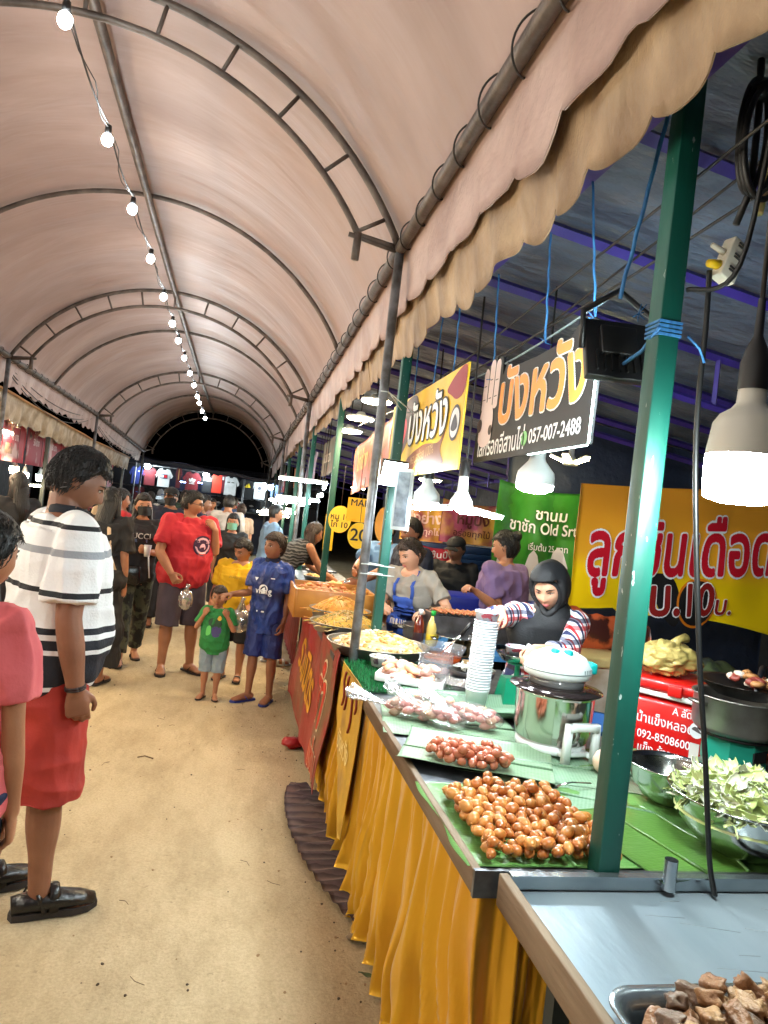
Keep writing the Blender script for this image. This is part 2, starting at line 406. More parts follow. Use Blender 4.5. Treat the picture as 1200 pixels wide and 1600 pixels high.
for X, sgn in ((XR, 1), (XL, -1)):
    b = MB(); b.tube([(X, y, eave_z(y)) for y in np.linspace(-3, 19.6, 30)], .031, 10); tpart('eave_pipe', b, M_STEEL)
    b = MB(); pts = []
    n = 1700
    for i in range(n):
        y = lerp(-1, 19.5, i/n); a = y*2*PI/.30; wob = 1+.25*nz(y*3, X)
        pts.append((X+.042*wob*math.cos(a), y, eave_z(y)+.042*wob*math.sin(a)))
    b.tube(pts, .0038, 5); tpart('lacing', b, mat('black rubber', rgb(28, 24, 22), .6))
def hoop(y, off, r, t0=0.0, t1=1.0):
    return [arc(y, lerp(t0, t1, i/48), off) for i in range(49)]
for y in HOOPS:
    if y in TRUSS:
        b = MB(); b.tube(hoop(y, -.005, 0), .021, 8); b.tube(hoop(y, -.185, 0, .035, .965), .018, 8)
        for i in range(11):
            t = lerp(.04, .96, i/10); b.tube([arc(y, t, -.185), arc(y, t, -.005)], .011, 6)
        for t, s in ((.035, 1), (.965, -1)):
            e = arc(y, t, -.185); b.tube([e, arc(y, 0 if s > 0 else 1, -.005)], .014, 6)
            b.tube([e+Vector((s*.05, 0, -.005)), e+Vector((0, 0, -.012)), Vector(((XL if s > 0 else XR), y, e.z-.05))], .013, 6)      # stub bracket
            b.tube([e+Vector((0, 0, .01)), e+Vector((s*.004, 0, -.13))], .021, 8)
        tpart('arch_truss', b, M_STEEL)
        for X in (XR, XL):
            b = MB(); zb = .0; b.tube([(X, y, zb), (X, y, eave_z(y))], .025, 8); b.box((X, y, .006), (.12, .12, .012)); tpart('pole', b, mat('galvanised pole', rgb(140, 142, 146), .4, .5, col2=rgb(92, 90, 88), nscale=12))
    else:
        b = MB(); b.tube(hoop(y, -.005, 0), .019, 8); tpart('hoop', b, M_STEEL)
M_VAL = mat('tent valance vinyl', rgb(188, 162, 152), .5, col2=rgb(160, 132, 122), nscale=3, bump=.5, bscale=9, stretch=(1, 1, 1), bdist=.03)
def valance(X, out, z0f, drop, y0, y1, period, depth, wav, n, seed=0.0, thick=.004):
    def fn(u, v):
        y = lerp(y0, y1, v); sc = abs(math.sin(PI*(y+.05*nz(y*1.9, seed+2))/period))**.6*depth*(1+.9*nz(y*2.3, seed+5))
        irregular = .035*nz(y*1.7, seed)+.012*nz(y*6, seed+1)
        zt = z0f(y); zb = zt-drop-sc-irregular; z = lerp(zt, zb, u)
        x = X + out*u + wav*1.6*u*nz(y*3.1, u*1.2, seed)+wav*.8*u*nz(y*9, u*2, seed) + wav*.5*u*math.sin(2*PI*y/period)
        return Vector((x, y, z))
    b = MB(); b.sheet(fn, 7, n, thick=thick*(1 if True else 1)); return b
tpart('valance', valance(XR+.04, .03, lambda y: eave_z(y)+.01, .27, -2, 19.5, .36, .055, .015, 520), M_VAL)
tpart('valance', valance(XL-.04, -.05, lambda y: eave_z(y)+.01, .25, -2, 19.5, .36, .055, .02, 420, 4.0), M_VAL)

# ---- string of bulbs under the ridge
M_CORD = mat('lamp cord', rgb(36, 30, 28), .6)
BX, BZ = -0.95, 3.50
bys = [-2.6, -1.4, -.3, .8, 2.0, 3.25, 4.2, 5.08, 6.05, 7.1, 8.1, 8.9, 9.8, 10.75, 11.65, 12.65, 13.4, 14.5, 15.7]
def bz(y): return interp(y, [-3, 3, 5, 9, 13, 16], [3.5, 3.5, 3.43, 3.38, 3.24, 3.22])
cord = [(BX+.01*math.sin(i), y, bz(y)+.085) for i, y in enumerate(bys)]
cb = MB(); cb.tube(wire(cord, .05, 8), .005, 5)
for q in range(2):
    cb.tube([(BX+.02*math.cos(i*1.1+q*2.1), p.y, p.z+.02*math.sin(i*1.1+q*2.1)) for i, p in enumerate(map(Vector, wire(cord, .05, 8)))], .003, 4) if q else None
tag(cb.obj('lamp_cord', M_CORD), 'thin dark cord strung along under the tent ridge carrying round bulbs', 'cord')
G_BULB = glow('cool white bulb', (.84, .96, 1.0, 1), 170)
def bulb_thing():
    t = thing('light_bulb', 'small round white LED bulb on the cord strung under the tent ridge', 'light bulb', (0, 0, 0), 0, 'bulbs strung along the tent ridge')
    s = MB(); s.lathe([(.006, .085), (.017, .08), (.019, .05), (.016, .028)], n=10, close=True); s.obj('socket', mat('black socket', rgb(22, 20, 20), .5), t)
    s = MB(); s.ball((0, 0, 0), (.031, .031, .035), 8, 6); s.obj('globe', G_BULB, t); return t
b0 = bulb_thing()
for i, y in enumerate(bys):
    o = b0 if i == 0 else copy_tree(b0)
    o.location = (BX+.01*math.sin(i), y, bz(y))
# ================================================================== RIGHT HAND STALLS: frame, roof, counters
def post_mat():
    m = mat('green painted steel', rgb(0, 84, 70), .5, 0.0, col2=rgb(0, 62, 54), nscale=5, bump=.12, bscale=30, stretch=(1, 1, .3), spec=.6)
    nt = m.node_tree; b = nt.nodes['Principled BSDF']; src = b.inputs['Base Color'].links[0].from_socket
    tc = nt.nodes.new('ShaderNodeTexCoord'); mp = nt.nodes.new('ShaderNodeMapping'); mp.inputs['Scale'].default_value = (1, 1, .35); nt.links.new(tc.outputs['Object'], mp.inputs[0])
    n = nt.nodes.new('ShaderNodeTexNoise'); n.inputs['Scale'].default_value = 70; n.inputs['Detail'].default_value = 5; nt.links.new(mp.outputs[0], n.inputs[0])
    g = nt.nodes.new('ShaderNodeNewGeometry'); r = nt.nodes.new('ShaderNodeValToRGB'); r.color_ramp.elements[0].position = .69; r.color_ramp.elements[1].position = .71; nt.links.new(n.outputs[0], r.inputs[0])
    x = nt.nodes.new('ShaderNodeMix'); x.data_type = 'RGBA'; x.inputs[7].default_value = rgb(150, 165, 160); nt.links.new(r.outputs[0], x.inputs[0]); nt.links.new(src, x.inputs[6]); nt.links.new(x.outputs[2], b.inputs['Base Color'])
    return m
M_POST = post_mat()
M_CHIP = mat('chipped paint grey', rgb(150, 165, 160), .6)
M_PURPLE = mat('purple painted steel', rgb(62, 46, 140), .4, col2=rgb(48, 36, 112), nscale=4)
M_TARP = mat('dark roof tarpaulin', rgb(94, 106, 126), .42, col2=rgb(70, 80, 100), nscale=2.5, bump=.8, bscale=5, stretch=(1, 2.2, 1), bdist=.06)
M_TAN = mat('tan awning vinyl', rgb(178, 152, 120), .55, col2=rgb(132, 106, 78), nscale=4, bump=.9, bscale=12, stretch=(1, 1.3, .7), bdist=.025, detail=6)
M_GREYPOST = mat('dark post', rgb(52, 60, 60), .5)
def roof_z(x): return 2.67-.137*(x-.95)
def stall_roof(label, y0, y1, xs=.93, posts=(), rafters=(), awn=True, seed=0.0, depth=3.4):
    t = thing('food_stall', label, 'stall', (xs, y0, 0)); inv = Matrix.Translation((-xs, -y0, 0))
    def P(n, b, m, **k): o = b.obj(n, m, t, **k); o.matrix_parent_inverse = inv; return o
    for (px, py, zb) in posts:
        b = MB(); b.box((px, py, (zb+2.70)/2), (.054, .054, 2.70-zb), bev=.003); o = P('post', b, M_POST)
    b = MB(); b.box((xs, (y0+y1)/2, 2.685), (.05, y1-y0, .05)); P('beam', b, M_PURPLE)
    b = MB(); b.box((xs+depth, (y0+y1)/2, roof_z(xs+depth)), (.05, y1-y0, .05)); P('beam', b, M_PURPLE)
    for i, y in enumerate(rafters):
        b = MB(); n = 1
        a = Vector((xs, y, roof_z(xs))); e = Vector((xs+depth, y, roof_z(xs+depth)))
        b.tube([a, e], .024, 4, smooth=False)
        if i % 2 == 1:
            a2 = Vector((xs+.7, y, roof_z(xs+.7)-.24)); e2 = Vector((xs+depth, y, roof_z(xs+depth)-.24)); b.tube([a2, e2], .02, 4, smooth=False)
            for k in range(6):
                q = a2.lerp(e2, k/5); b.tube([q, q+Vector((0, 0, .24))], .015, 4, smooth=False)
        P('rafter', b, M_PURPLE)
    def rf(u, v):
        y = lerp(y0-.1, y1+.1, v); x = lerp(xs-.12, xs+depth+.15, u)
        d = min([abs(y-r) for r in rafters]+[1])
        return Vector((x, y, roof_z(x)+.045-.03*min(d/.3, 1)+.014*nz(x*3, y*5, seed)))
    b = MB(); b.sheet(rf, 40, int((y1-y0)*22), thick=.003); P('roof_tarp', b, M_TARP)
    if awn:
        P('awning_valance', valance(xs-.18, .05, lambda y: 2.79, .28, y0-.15, y1+.1, .245, .05, .015, int((y1-y0)*64), seed), M_TAN)
    return t, P
stall_a, PA = stall_roof('food stall with teal green posts, purple beams and a scalloped tan awning', -.4, 4.9, .93,
    [(.93, 1.53, 0), (.84, 4.02, 0)], [-.1, .52, 1.15, 1.78, 2.42, 3.06, 3.65, 4.3, 4.85], True, 2.0)
# back and side cloths of the stall
M_BLACKTARP = mat('black tarp', rgb(34, 38, 46), .6, bump=.6, bscale=6, bdist=.05)
def cloth_wall(name, p0, p1, z0, z1, m, amp=.04, fr=2.5, seed=0.0, nu=50, nv=20):
    a = Vector(p0); c = Vector(p1); d = (c-a); L = d.length; n = Vector((d.y, -d.x, 0)).normalized()
    def fn(u, v):
        p = a+d*u; s = amp*nz(u*L*fr, v*1.2, seed)
        return Vector((p.x, p.y, lerp(z0, z1, v)))+n*s
    b = MB(); b.sheet(fn, nu, nv, thick=.004); return b.obj(name, m)
tag(cloth_wall('tarp_wall', (4.3, -1, 0), (4.3, 6.4, 0), 0, 2.3, M_BLACKTARP), 'black tarpaulin closing the back of the sausage stall', 'tarp')
tag(cloth_wall('tarp_wall', (1.95, 5.1, 0), (4.3, 5.1, 0), 0, 2.55, mat('navy tarp', rgb(40, 52, 78), .5, bump=.6, bscale=6, bdist=.05), seed=3.0), 'navy tarpaulin partition hung behind the green banner', 'tarp')

# ---- counter with gold satin skirt
M_WOODEDGE = mat('weathered wood edge', rgb(136, 116, 94), .7, col2=rgb(96, 72, 50), nscale=14, bump=.3, bscale=50, stretch=(1, .12, 1))
M_INOX = mat('brushed stainless', rgb(176, 182, 186), .27, .9, col2=rgb(150, 158, 164), nscale=7, bump=.12, bscale=26, stretch=(1, .25, 1), detail=6)
M_INOXD = mat('dull zinc lip', rgb(120, 122, 126), .42, .85, col2=rgb(84, 86, 90), nscale=16)
ct = thing('counter_table', 'long sausage counter with wooden edge and zinc front lip behind a gold skirt', 'table', (1.05, 2.6, 0))
ci = Matrix.Translation((-1.05, -2.6, 0))
def PC(n, b, m, **k): o = b.obj(n, m, ct, **k); o.matrix_parent_inverse = ci; return o
b = MB(); b.box((1.08, 2.66, .755), (.90, 2.26, .03)); PC('table_top', b, M_INOXD)
b = MB(); b.box((.618, 2.66, .752), (.022, 2.26, .056), bev=.003); PC('edge_board', b, M_WOODEDGE)
b = MB(); b.box((1.075, 1.522, .752), (.936, .012, .062)); PC('front_lip', b, M_INOXD)
for x, y in ((.68, 1.62), (1.5, 1.62), (.68, 3.7), (1.5, 3.7)):
    b = MB(); b.box((x, y, .37), (.04, .04, .74)); PC('leg', b, M_GREYPOST)
def gold_mat():
    m = mat('gold satin', rgb(240, 186, 40), .30, 0.42, col2=rgb(224, 160, 22), nscale=2.5, bump=.35, bscale=10, stretch=(1, 1, .2), sheen=.3, bdist=.02); return m
M_GOLD = gold_mat()
def skirt_fn(u, v):
    """u along the table from the near end, v from the edge down to the sand"""
    s = u*3.1                                             # metres of cloth line
    cor = .40                                             # goes round the near corner first
    if s < cor: base = Vector((1.0-s*.88, 1.545+.00*s, 0)); nrm = Vector((0, -1, 0))
    else: base = Vector((.648, 1.545+(s-cor), 0)); nrm = Vector((-1, 0, 0))
    if abs(s-cor) < .06: nrm = Vector((-1, -1, 0)).lerp(nrm, abs(s-cor)/.06).normalized()
    sw = s+.05*nz(s*2.2, v*1.6, 3)*(.4+v)+.02*nz(s*7, v*3, 8); ph = sw*2*PI/.15+1.6*math.sin(sw*5)+3.4*nz(sw*2.6, v*.5, 7)
    fold = (math.sin(ph)+.35*math.sin(2.1*ph+1+v)+.9*nz(sw*8, v*2.2, 2)+.35*nz(sw*20, v*3, 6)+.45*(1-2*abs(math.sin(1.55*ph+2*nz(sw*4, v*2, 1)))))*(.75+.5*nz(s*3, v, 4))
    a = lerp(.008, .044, v**.8)
    out = .022 + a*fold + .012*v*v + .02*v*nz(s*1.5, v*2, 9)
    ragged = .03*nz(s*3, 1.0, 5)
    z = lerp(.742, .018+max(ragged, -.012), v)
    return base+nrm*out+Vector((0, 0, z))
b = MB(); b.sheet(skirt_fn, 460, 26, thick=.002)
tag(b.obj('table_skirt', M_GOLD), 'pleated shiny gold satin skirt hanging from the sausage counter to the sand', 'table skirt')

# ---- steel table in front
st = thing('steel_table', 'scratched stainless steel table with raised rim and wooden side next to the green post', 'table', (1.2, .8, 0))
si = Matrix.Translation((-1.2, -.8, 0))
def PS(n, b, m, **k): o = b.obj(n, m, st, **k); o.matrix_parent_inverse = si; return o
def steel_mat():
    m = mat('scratched steel sheet', rgb(184, 196, 204), .40, .6, col2=rgb(150, 166, 178), nscale=3, bump=.08, bscale=30, stretch=(1, .3, 1)); nt = m.node_tree
    return m
M_SHEET = steel_mat()
b = MB(); b.box((1.34, .85, .742), (1.32, 1.28, .02)); PS('table_top', b, M_SHEET)
b = MB(); b.box((1.34, 1.495, .758), (1.32, .006, .062)); b.box((1.34, 1.488, .790), (1.32, .022, .004)); PS('rear_rim', b, M_INOX)
b = MB(); b.box((.668, .85, .752), (.022, 1.30, .072), bev=.003); PS('edge_board', b, M_WOODEDGE)
for x, y in ((.72, .3), (1.9, .3), (.78, 1.40), (1.9, 1.40)):
    b = MB(); b.box((x, y, .366), (.04, .04, .732)); PS('leg', b, M_GREYPOST)
b = MB(); b.box((1.34, .85, .25), (1.2, 1.2, .02)); PS('shelf', b, M_GREYPOST)
sc = MB(); rr = random.Random(2)
for i in range(14):
    x = rr.uniform(.75, 1.3); y = rr.uniform(.95, 1.45); a = rr.uniform(-.6, .3); L = rr.uniform(.03, .14)
    sc.tube([(x, y, .7523), (x+L*math.cos(a), y+L*math.sin(a), .7523)], .0006, 4)
PS('scratch', sc, mat('scratch', rgb(150, 156, 160), .4, .4))
b = MB(); b.tube([(1.07, 1.478, .765), (1.07, 1.478, .835)], .0155, 14, caps=False); b.tube([(1.07, 1.478, .835), (1.07, 1.478, .765)], .0128, 14, caps=False)
tag(b.obj('steel_pipe_clip', M_INOX), 'short open steel pipe standing on the rim of the steel table', 'pipe')
# crates and shade under the steel table
b = MB(); b.box((1.0, 1.2, .16), (.4, .3, .3), bev=.01); b.box((1.0, 1.2, .318), (.36, .26, .01)); tag(b.obj('crate', mat('black crate', rgb(28, 28, 30), .6)), 'dark plastic crate pushed under the steel table', 'crate')

# ---- dried banana leaf lying by the skirt
def leaf_fn(L, Wd, base, ang, crumple, curl=0.0, seed=0.0, zf=None):
    ca, sa = math.cos(ang), math.sin(ang)
    def fn(u, v):
        w = Wd*(math.sin(PI*min(max(u*.94+.05, 0), 1))**.55)
        x = (u-.5)*L; y = (v-.5)*w
        z = crumple*nz(x*9, y*5, seed)*.6 + crumple*.5*math.sin(u*L*75+nz(x*4, y*6, seed)*3) - .0 + curl*abs(v-.5)**2*4 + .004*math.exp(-((v-.5)/.03)**2)
        return Vector((base[0]+x*ca-y*sa, base[1]+x*sa+y*ca, base[2]+z))
    return fn
dl = MB(); dl.sheet(leaf_fn(1.5, .36, (.60, 3.22, .028), R(100), .016, .0, 4.0), 120, 16, thick=.002)
tag(dl.obj('dried_leaf', ramp_mat('dry leaf', [(0, rgb(96, 82, 88)), (.4, rgb(62, 52, 58)), (.62, rgb(120, 104, 100)), (1, rgb(70, 60, 66))], 1, .75, .5, 60, 'EASE', .085, 0, .085, .03)), 'dark purplish dried banana leaf lying on the sand at the foot of the gold skirt', 'leaf')

# ---- counter beyond with its banners
c2 = thing('counter_table', 'food counter further along with noodle trays behind red and yellow banners', 'table', (.95, 5.2, 0))
b = MB(); b.box((.85, 5.15, .765), (.54, 2.7, .03)); o = b.obj('table_top', M_INOXD, c2); o.matrix_parent_inverse = Matrix.Translation((-.95, -5.2, 0))
for x, y in ((.66, 3.9), (1.06, 3.9), (.66, 6.4), (1.06, 6.4)):
    b = MB(); b.box((x, y, .375), (.04, .04, .75)); o = b.obj('leg', M_GREYPOST, c2); o.matrix_parent_inverse = Matrix.Translation((-.95, -5.2, 0))
def front_banner(name, label, ya, yb, zt, zbf, x0, bands, texts, tilt=.03, seed=1.0, wr=.02, bandz=None):
    """banner hung on the counter front; local u metres from far end towards the viewer, v up"""
    root = thing(name, label, 'banner', (x0, (ya+yb)/2, 0)); inv = Matrix.Translation((-x0, -(ya+yb)/2, 0))
    def S(y, z, l=0.0): return Vector((x0 - tilt*(zt-z)/.7 + wr*nz(y*3, z*2.5, seed) - l, y, z))
    def fn(u, v):
        y = lerp(ya, yb, u); zb = zbf(y); return S(y, lerp(zb, zt, v))
    b = MB(); b.sheet(fn, 60, 30, thick=.003); o = b.obj('sheet', bands, root); o.matrix_parent_inverse = inv
    for (body, y, z, size, weight, colr, outl, sx, rot) in texts:
        F = lambda u, v, l, y=y, z=z: S(y-u, z+v, .006+l)
        b = MB()
        if outl: lettering(b, body, F, size, weight+.035, 0, 0.0, sx=sx, rot=rot)
        lettering(b, body, F, size, weight, 1 if outl else 0, .003, sx=sx, rot=rot)
        o = b.obj('lettering', [mat('ink %s' % str(outl or colr), outl or colr, .5), mat('ink %s' % str(colr), colr, .5)], root); o.matrix_parent_inverse = inv
    return root, S, inv
M_REDBAN = mat('red banner', rgb(150, 44, 40), .42, col2=rgb(120, 88, 62), nscale=2.2, bump=.4, bscale=10, ramp=(.5, .62))
front_banner('hanging_banner', 'creased red banner with large yellow and white Thai letters on the noodle counter front', 3.62, 5.6, .83, lambda y: .10+.04*nz(y*3), .585, M_REDBAN,
    [('ยำ', 3.95, .50, .40, .02, rgb(196, 52, 30), rgb(230, 206, 170), .8, 0), ('รวมมิตร', 4.8, .46, .34, .02, rgb(214, 150, 40), None, .9, -.1), ('แซ่บ', 3.85, .2, .22, .02, rgb(206, 80, 50), rgb(235, 215, 190), .9, 0)], .05, 1.0, .03)
M_YELBAN = mat('mustard banner', rgb(206, 164, 44), .5, col2=rgb(168, 128, 62), nscale=3.2, bump=.3, bscale=14, ramp=(.52, .66))
rb, S2, inv2 = front_banner('hanging_banner', 'mustard yellow pennant with faded Thai lettering and a ragged pointed hem beside the gold skirt', 2.98, 3.58, .80,
    lambda y: .16+.56*max(0, (y-3.08)/.5)**1.1*.75 + .02*nz(y*12), .605, M_YELBAN,
    [('บังหวัง', 3.24, .47, .115, .012, rgb(240, 220, 150), None, 1.0, 0)], .03, 5.0, .008)
bb = MB()
for k, (y, z, h, w) in enumerate([(3.42, .70, .16, .05), (3.34, .70, .16, .03), (3.18, .66, .2, .03), (3.1, .72, .1, .03)]):
    pts = [S2(y+w*.5*math.sin(i*.9), z+h*(.5-i/7), .008) for i in range(8)]; bb.tube(pts, .006, 5)
o = bb.obj('print', mat('print red', rgb(140, 50, 40), .5), rb); o.matrix_parent_inverse = inv2

# ---- hanging signs
def aisle_sign(name, label, cat, x, yn, yf, zb, zt, m, thick=.012, slope=0.0):
    """sign board in the plane x, read from the aisle; fn(u to the reader's right from the far end, v up from the bottom)"""
    root = thing(name, label, cat, (x, (yn+yf)/2, zb)); inv = Matrix.Translation((-x, -(yn+yf)/2, -zb))
    F = lambda u, v, l=0.0: Vector((x-thick/2-l, yf-u, zb+v+slope*u))
    return root, inv, F, yf-yn, zt-zb
def addp(root, inv, name, b, m): o = b.obj(name, m, root); o.matrix_parent_inverse = inv; return o
def smooth_outline(pts, n=6):
    out = []; k = len(pts)
    for i in range(k):
        p0, p1, p2, p3 = (Vector(pts[(i+j-1) % k]).to_2d() for j in range(4))
        for s in range(n):
            t = s/n; out.append(.5*((2*p1)+(p2-p0)*t+(2*p0-5*p1+4*p2-p3)*t*t+(3*p1-p0-3*p2+p3)*t**3))
    return [(p.x, p.y) for p in out]
def flat(b, F, outline, lift, mi=0):
    b.add([F(u, v, lift) for u, v in outline], [tuple(range(len(outline)))], mi)
def board(b, F, outline, thick):
    n = len(outline); fr = [F(u, v, 0) for u, v in outline]; bk = [F(u, v, -thick) for u, v in outline]
    b.add(fr+bk, [tuple(range(n)), tuple(range(2*n-1, n-1, -1))]+[(i, n+i, n+(i+1) % n, (i+1) % n) for i in range(n)])
WHITE = rgb(235, 235, 235)
bs, bi, F, L, Hh = aisle_sign('shop_sign', 'black die cut shop board with orange Thai letters, phone number and white fingers', 'sign', 1.0, 1.97, 3.06, 1.84, 2.21, None)
b = MB()
ol = [(0, 0), (L, 0.0), (L, .37), (L-.06, .40), (L-.13, .42), (L-.20, .37), (.62, .36), (.40, .365), (.36, .36), (.31, .40), (.27, .35), (.255, .43), (.22, .44), (.205, .36), (.185, .44), (.15, .455), (.13, .36), (.115, .42), (.08, .425), (.06, .34), (.02, .30), (.035, .18), (0, .12)]
board(b, F, ol, .012); addp(bs, bi, 'board', b, mat('black acrylic', rgb(16, 17, 20), .55))
b = MB()
lettering(b, 'บังหวัง', lambda u, v, l: F(.65+u, .235+v, .002+l), .285, .036, 0, 0, sx=1.0)
lettering(b, 'บังหวัง', lambda u, v, l: F(.65+u, .235+v, .004+l), .285, .016, 1, 0, sx=1.0)
addp(bs, bi, 'lettering', b, [mat('sign white', WHITE, .4), mat('sign orange', rgb(240, 150, 52), .4)])
b = MB(); lettering(b, 'ไส้กรอกอีสานไก่', lambda u, v, l: F(.05+u, .055+v, .002+l), .105, .012, 0, 0, align='LEFT', sx=.82)
lettering(b, '057-007-2488', lambda u, v, l: F(.62+u, .06+v, .002+l), .074, .012, 0, 0, align='LEFT', sx=.98)
addp(bs, bi, 'lettering', b, mat('sign white', WHITE, .4))
b = MB(); flat(b, F, [(.58+.028*math.cos(a*PI/10), .06+.028*math.sin(a*PI/10)) for a in range(20)], .002); addp(bs, bi, 'phone_logo', b, mat('phone green', rgb(120, 190, 110), .4))
b = MB()
for (u, h0, h1, w) in ((.075, .22, .41, .03), (.145, .22, .44, .031), (.212, .22, .43, .029), (.125, .06, .26, .085)):
    flat(b, F, [(u+w*math.cos(a*PI/12), (h1-w if a < 13 else h0+w*.6)+w*(1 if a < 13 else .6)*math.sin(a*PI/12)) for a in range(24)], .002+.0006*(h0 < .1), 0)
for (u, v) in ((.075, .33), (.145, .35), (.212, .34), (.075, .27), (.145, .27), (.212, .27)):
    flat(b, F, [(u-.016, v), (u+.016, v), (u+.016, v+.004), (u-.016, v+.004)], .0035, 1)
for (u, v, r) in ((.05, .16, .03), (.19, .13, .022)):
    flat(b, F, [(u+r*math.cos(a*PI/8), v+r*math.sin(a*PI/8)) for a in range(16)], .0036, 1)
addp(bs, bi, 'hand_emblem', b, [mat('hand pink white', rgb(226, 206, 204), .45), mat('hand line', rgb(60, 44, 50), .5)])
b = MB(); b.tube([F(L+.006, v, .004) for v in (0, .2, .37)], .004, 6); b.tube([F(u, -.005, .004) for u in (L-.45, L)], .003, 6)
addp(bs, bi, 'painted_lit_edge', b, glow('painted lit edge', (.75, 1, .95, 1), 6))  # glowing strips imitate flood lamp light caught on the board's edges

ys_, yi, F, L, Hh = aisle_sign('shop_sign', 'yellow hanging board with white Thai letters over a brown ribbon and a red sausage', 'sign', .92, 3.02, 4.60, 1.80, 2.28, None)
b = MB(); board(b, F, [(0, 0), (L, 0), (L, Hh), (0, Hh)], .008); addp(ys_, yi, 'board', b, mat('yellow sign sheet', rgb(238, 200, 30), .45, col2=rgb(228, 178, 26), nscale=4, bump=.15, bscale=10))
b = MB()
flat(b, F, smooth_outline([(.12, .25), (.32, .44), (.62, .47), (.7, .36), (.5, .2), (.3, .12)]), .002, 0)
flat(b, F, smooth_outline([(.55, .10), (.9, .16), (1.2, .15), (1.32, .2), (1.26, .11), (1.33, .04), (1.1, .05), (.9, .07), (.6, .02)]), .002, 1)
flat(b, F, smooth_outline([(1.28, .40), (1.42, .46), (1.56, .47), (1.56, .36), (1.46, .33), (1.36, .36)]), .002, 2)
flat(b, F, smooth_outline([(.20, .20), (.30, .32), (.40, .36), (.46, .30), (.40, .20), (.3, .1), (.2, .06)]), .0028, 3)
flat(b, F, smooth_outline([(.02, .1), (.1, .2), (.16, .16), (.1, .04), (.02, .0)]), .0024, 4)
flat(b, F, [(1.46+.085*math.cos(a*PI/12), .22+.085*math.sin(a*PI/12)) for a in range(24)], .0024, 5)
flat(b, F, [(1.46+.07*math.cos(a*PI/12), .22+.07*math.sin(a*PI/12)) for a in range(24)], .0030, 6)
flat(b, F, smooth_outline([(1.41, .2), (1.46, .26), (1.51, .2), (1.46, .18)]), .0036, 5)
addp(ys_, yi, 'printed_picture', b, [mat('print brown dark', rgb(86, 56, 54), .5), mat('print ribbon', rgb(140, 78, 46), .5), mat('print maroon', rgb(150, 30, 36), .5), mat('print pink red', rgb(226, 46, 76), .5), mat('print leaf', rgb(150, 180, 60), .5), mat('badge dark', rgb(54, 50, 66), .5), mat('badge white', rgb(220, 220, 226), .5)])
b = MB(); lettering(b, 'บังหวัง', lambda u, v, l: F(.93+u, .28+v, .005+l), .30, .045, 0, 0, sx=1.0); lettering(b, 'บังหวัง', lambda u, v, l: F(.93+u, .28+v, .007+l), .30, .014, 1, 0, sx=1.0)
lettering(b, 'หอมอร่อย 100%', lambda u, v, l: F(.9+u, .105+v, .004+l), .075, .006, 2, 0, rot=.08)
addp(ys_, yi, 'lettering', b, [mat('letter black', rgb(24, 20, 20), .5), mat('sign white', WHITE, .4), mat('ribbon text', rgb(205, 160, 110), .5)])

# ---- cloth banners across the stall backs (facing the camera)
def cross_banner(name, label, x0, x1, y, zb, zt, m, wr=.02, seed=0.0, nu=60, nv=30, zbf=None, swag=.03, ya=0.0, parts=(), slope=0.0):
    root = thing(name, label, 'banner', ((x0+x1)/2, y, zb)); inv = Matrix.Translation((-(x0+x1)/2, -y, -zb))
    Wd = x1-x0; Hh = zt-zb
    def S(u, v, l=0.0):
        """u metres from the reader's left, v metres up from the bottom"""
        t = u/Wd; fan = math.sin(t*23+v*6+seed)*.5+math.sin(t*11-v*9+seed*2)*.5
        sg = -swag*4*t*(1-t)*(v/Hh)
        return Vector((x0+u, y+ya*t + wr*fan*(1-v/Hh*.6)+wr*.5*nz(u*4, v*4, seed)-l, zb+v+sg+slope*u))
    def fn(a, c):
        u = a*Wd; lo = zbf(u) if zbf else 0.0; return S(u, lerp(lo, Hh, c))
    b = MB(); b.sheet(fn, nu, nv, thick=-.003); addp(root, inv, 'sheet', b, m)
    return root, inv, S, Wd, Hh
orange = ramp_mat('orange yellow banner', [(0, rgb(245, 205, 16)), (.45, rgb(245, 200, 14)), (.62, rgb(238, 165, 40)), (1, rgb(232, 150, 44))], 2, .3, .25, 12, 'EASE', None, .95, 1.85)
ob, oi, S, Wd, Hh = cross_banner('hanging_banner', 'large orange and yellow banner with red Thai letters behind the hijab wearing seller', 1.86, 3.55, 3.72, .90, 1.87, orange, .016, 1.0,
    zbf=lambda u: .26 if u < .3 else .26-.17*(u-.3)-.02*math.sin(u*5), swag=.02, slope=.10)
b = MB(); T1 = 'ลูกชิ้นเดือด'
f1 = lambda u, v, l: S(.07+u, .585+v, .014+l)
lettering(b, T1, f1, .43, .046, 0, 0, sx=.64, align='LEFT'); lettering(b, T1, lambda u, v, l: f1(u, v, l+.003), .43, .016, 1, 0, sx=.64, align='LEFT')
f2 = lambda u, v, l: S(.52+u, .31+v, .014+l)
lettering(b, 'จุ๊บ.', f2, .30, .05, 0, 0, sx=.85); lettering(b, 'จุ๊บ.', lambda u, v, l: f2(u, v, l+.003), .30, .016, 2, 0, sx=.85)
f3 = lambda u, v, l: S(.80+u, .295+v, .020+l)
lettering(b, '10', f3, .27, .05, 0, 0, sx=.8); lettering(b, '10', lambda u, v, l: f3(u, v, l+.003), .27, .02, 2, 0, sx=.8)
f4 = lambda u, v, l: S(.97+u, .265+v, .020+l)
lettering(b, 'บ.', f4, .16, .04, 0, 0, sx=.9); lettering(b, 'บ.', lambda u, v, l: f4(u, v, l+.003), .16, .012, 2, 0, sx=.9)
addp(ob, oi, 'lettering', b, [mat('sign white', WHITE, .4), mat('letter red', rgb(198, 20, 40), .4), mat('letter dark red', rgb(140, 24, 20), .45)])
b = MB(); flat(b, S, [(.80+.135*math.cos(a*PI/14), .285+.15*math.sin(a*PI/14)) for a in range(28)], .012, 1)
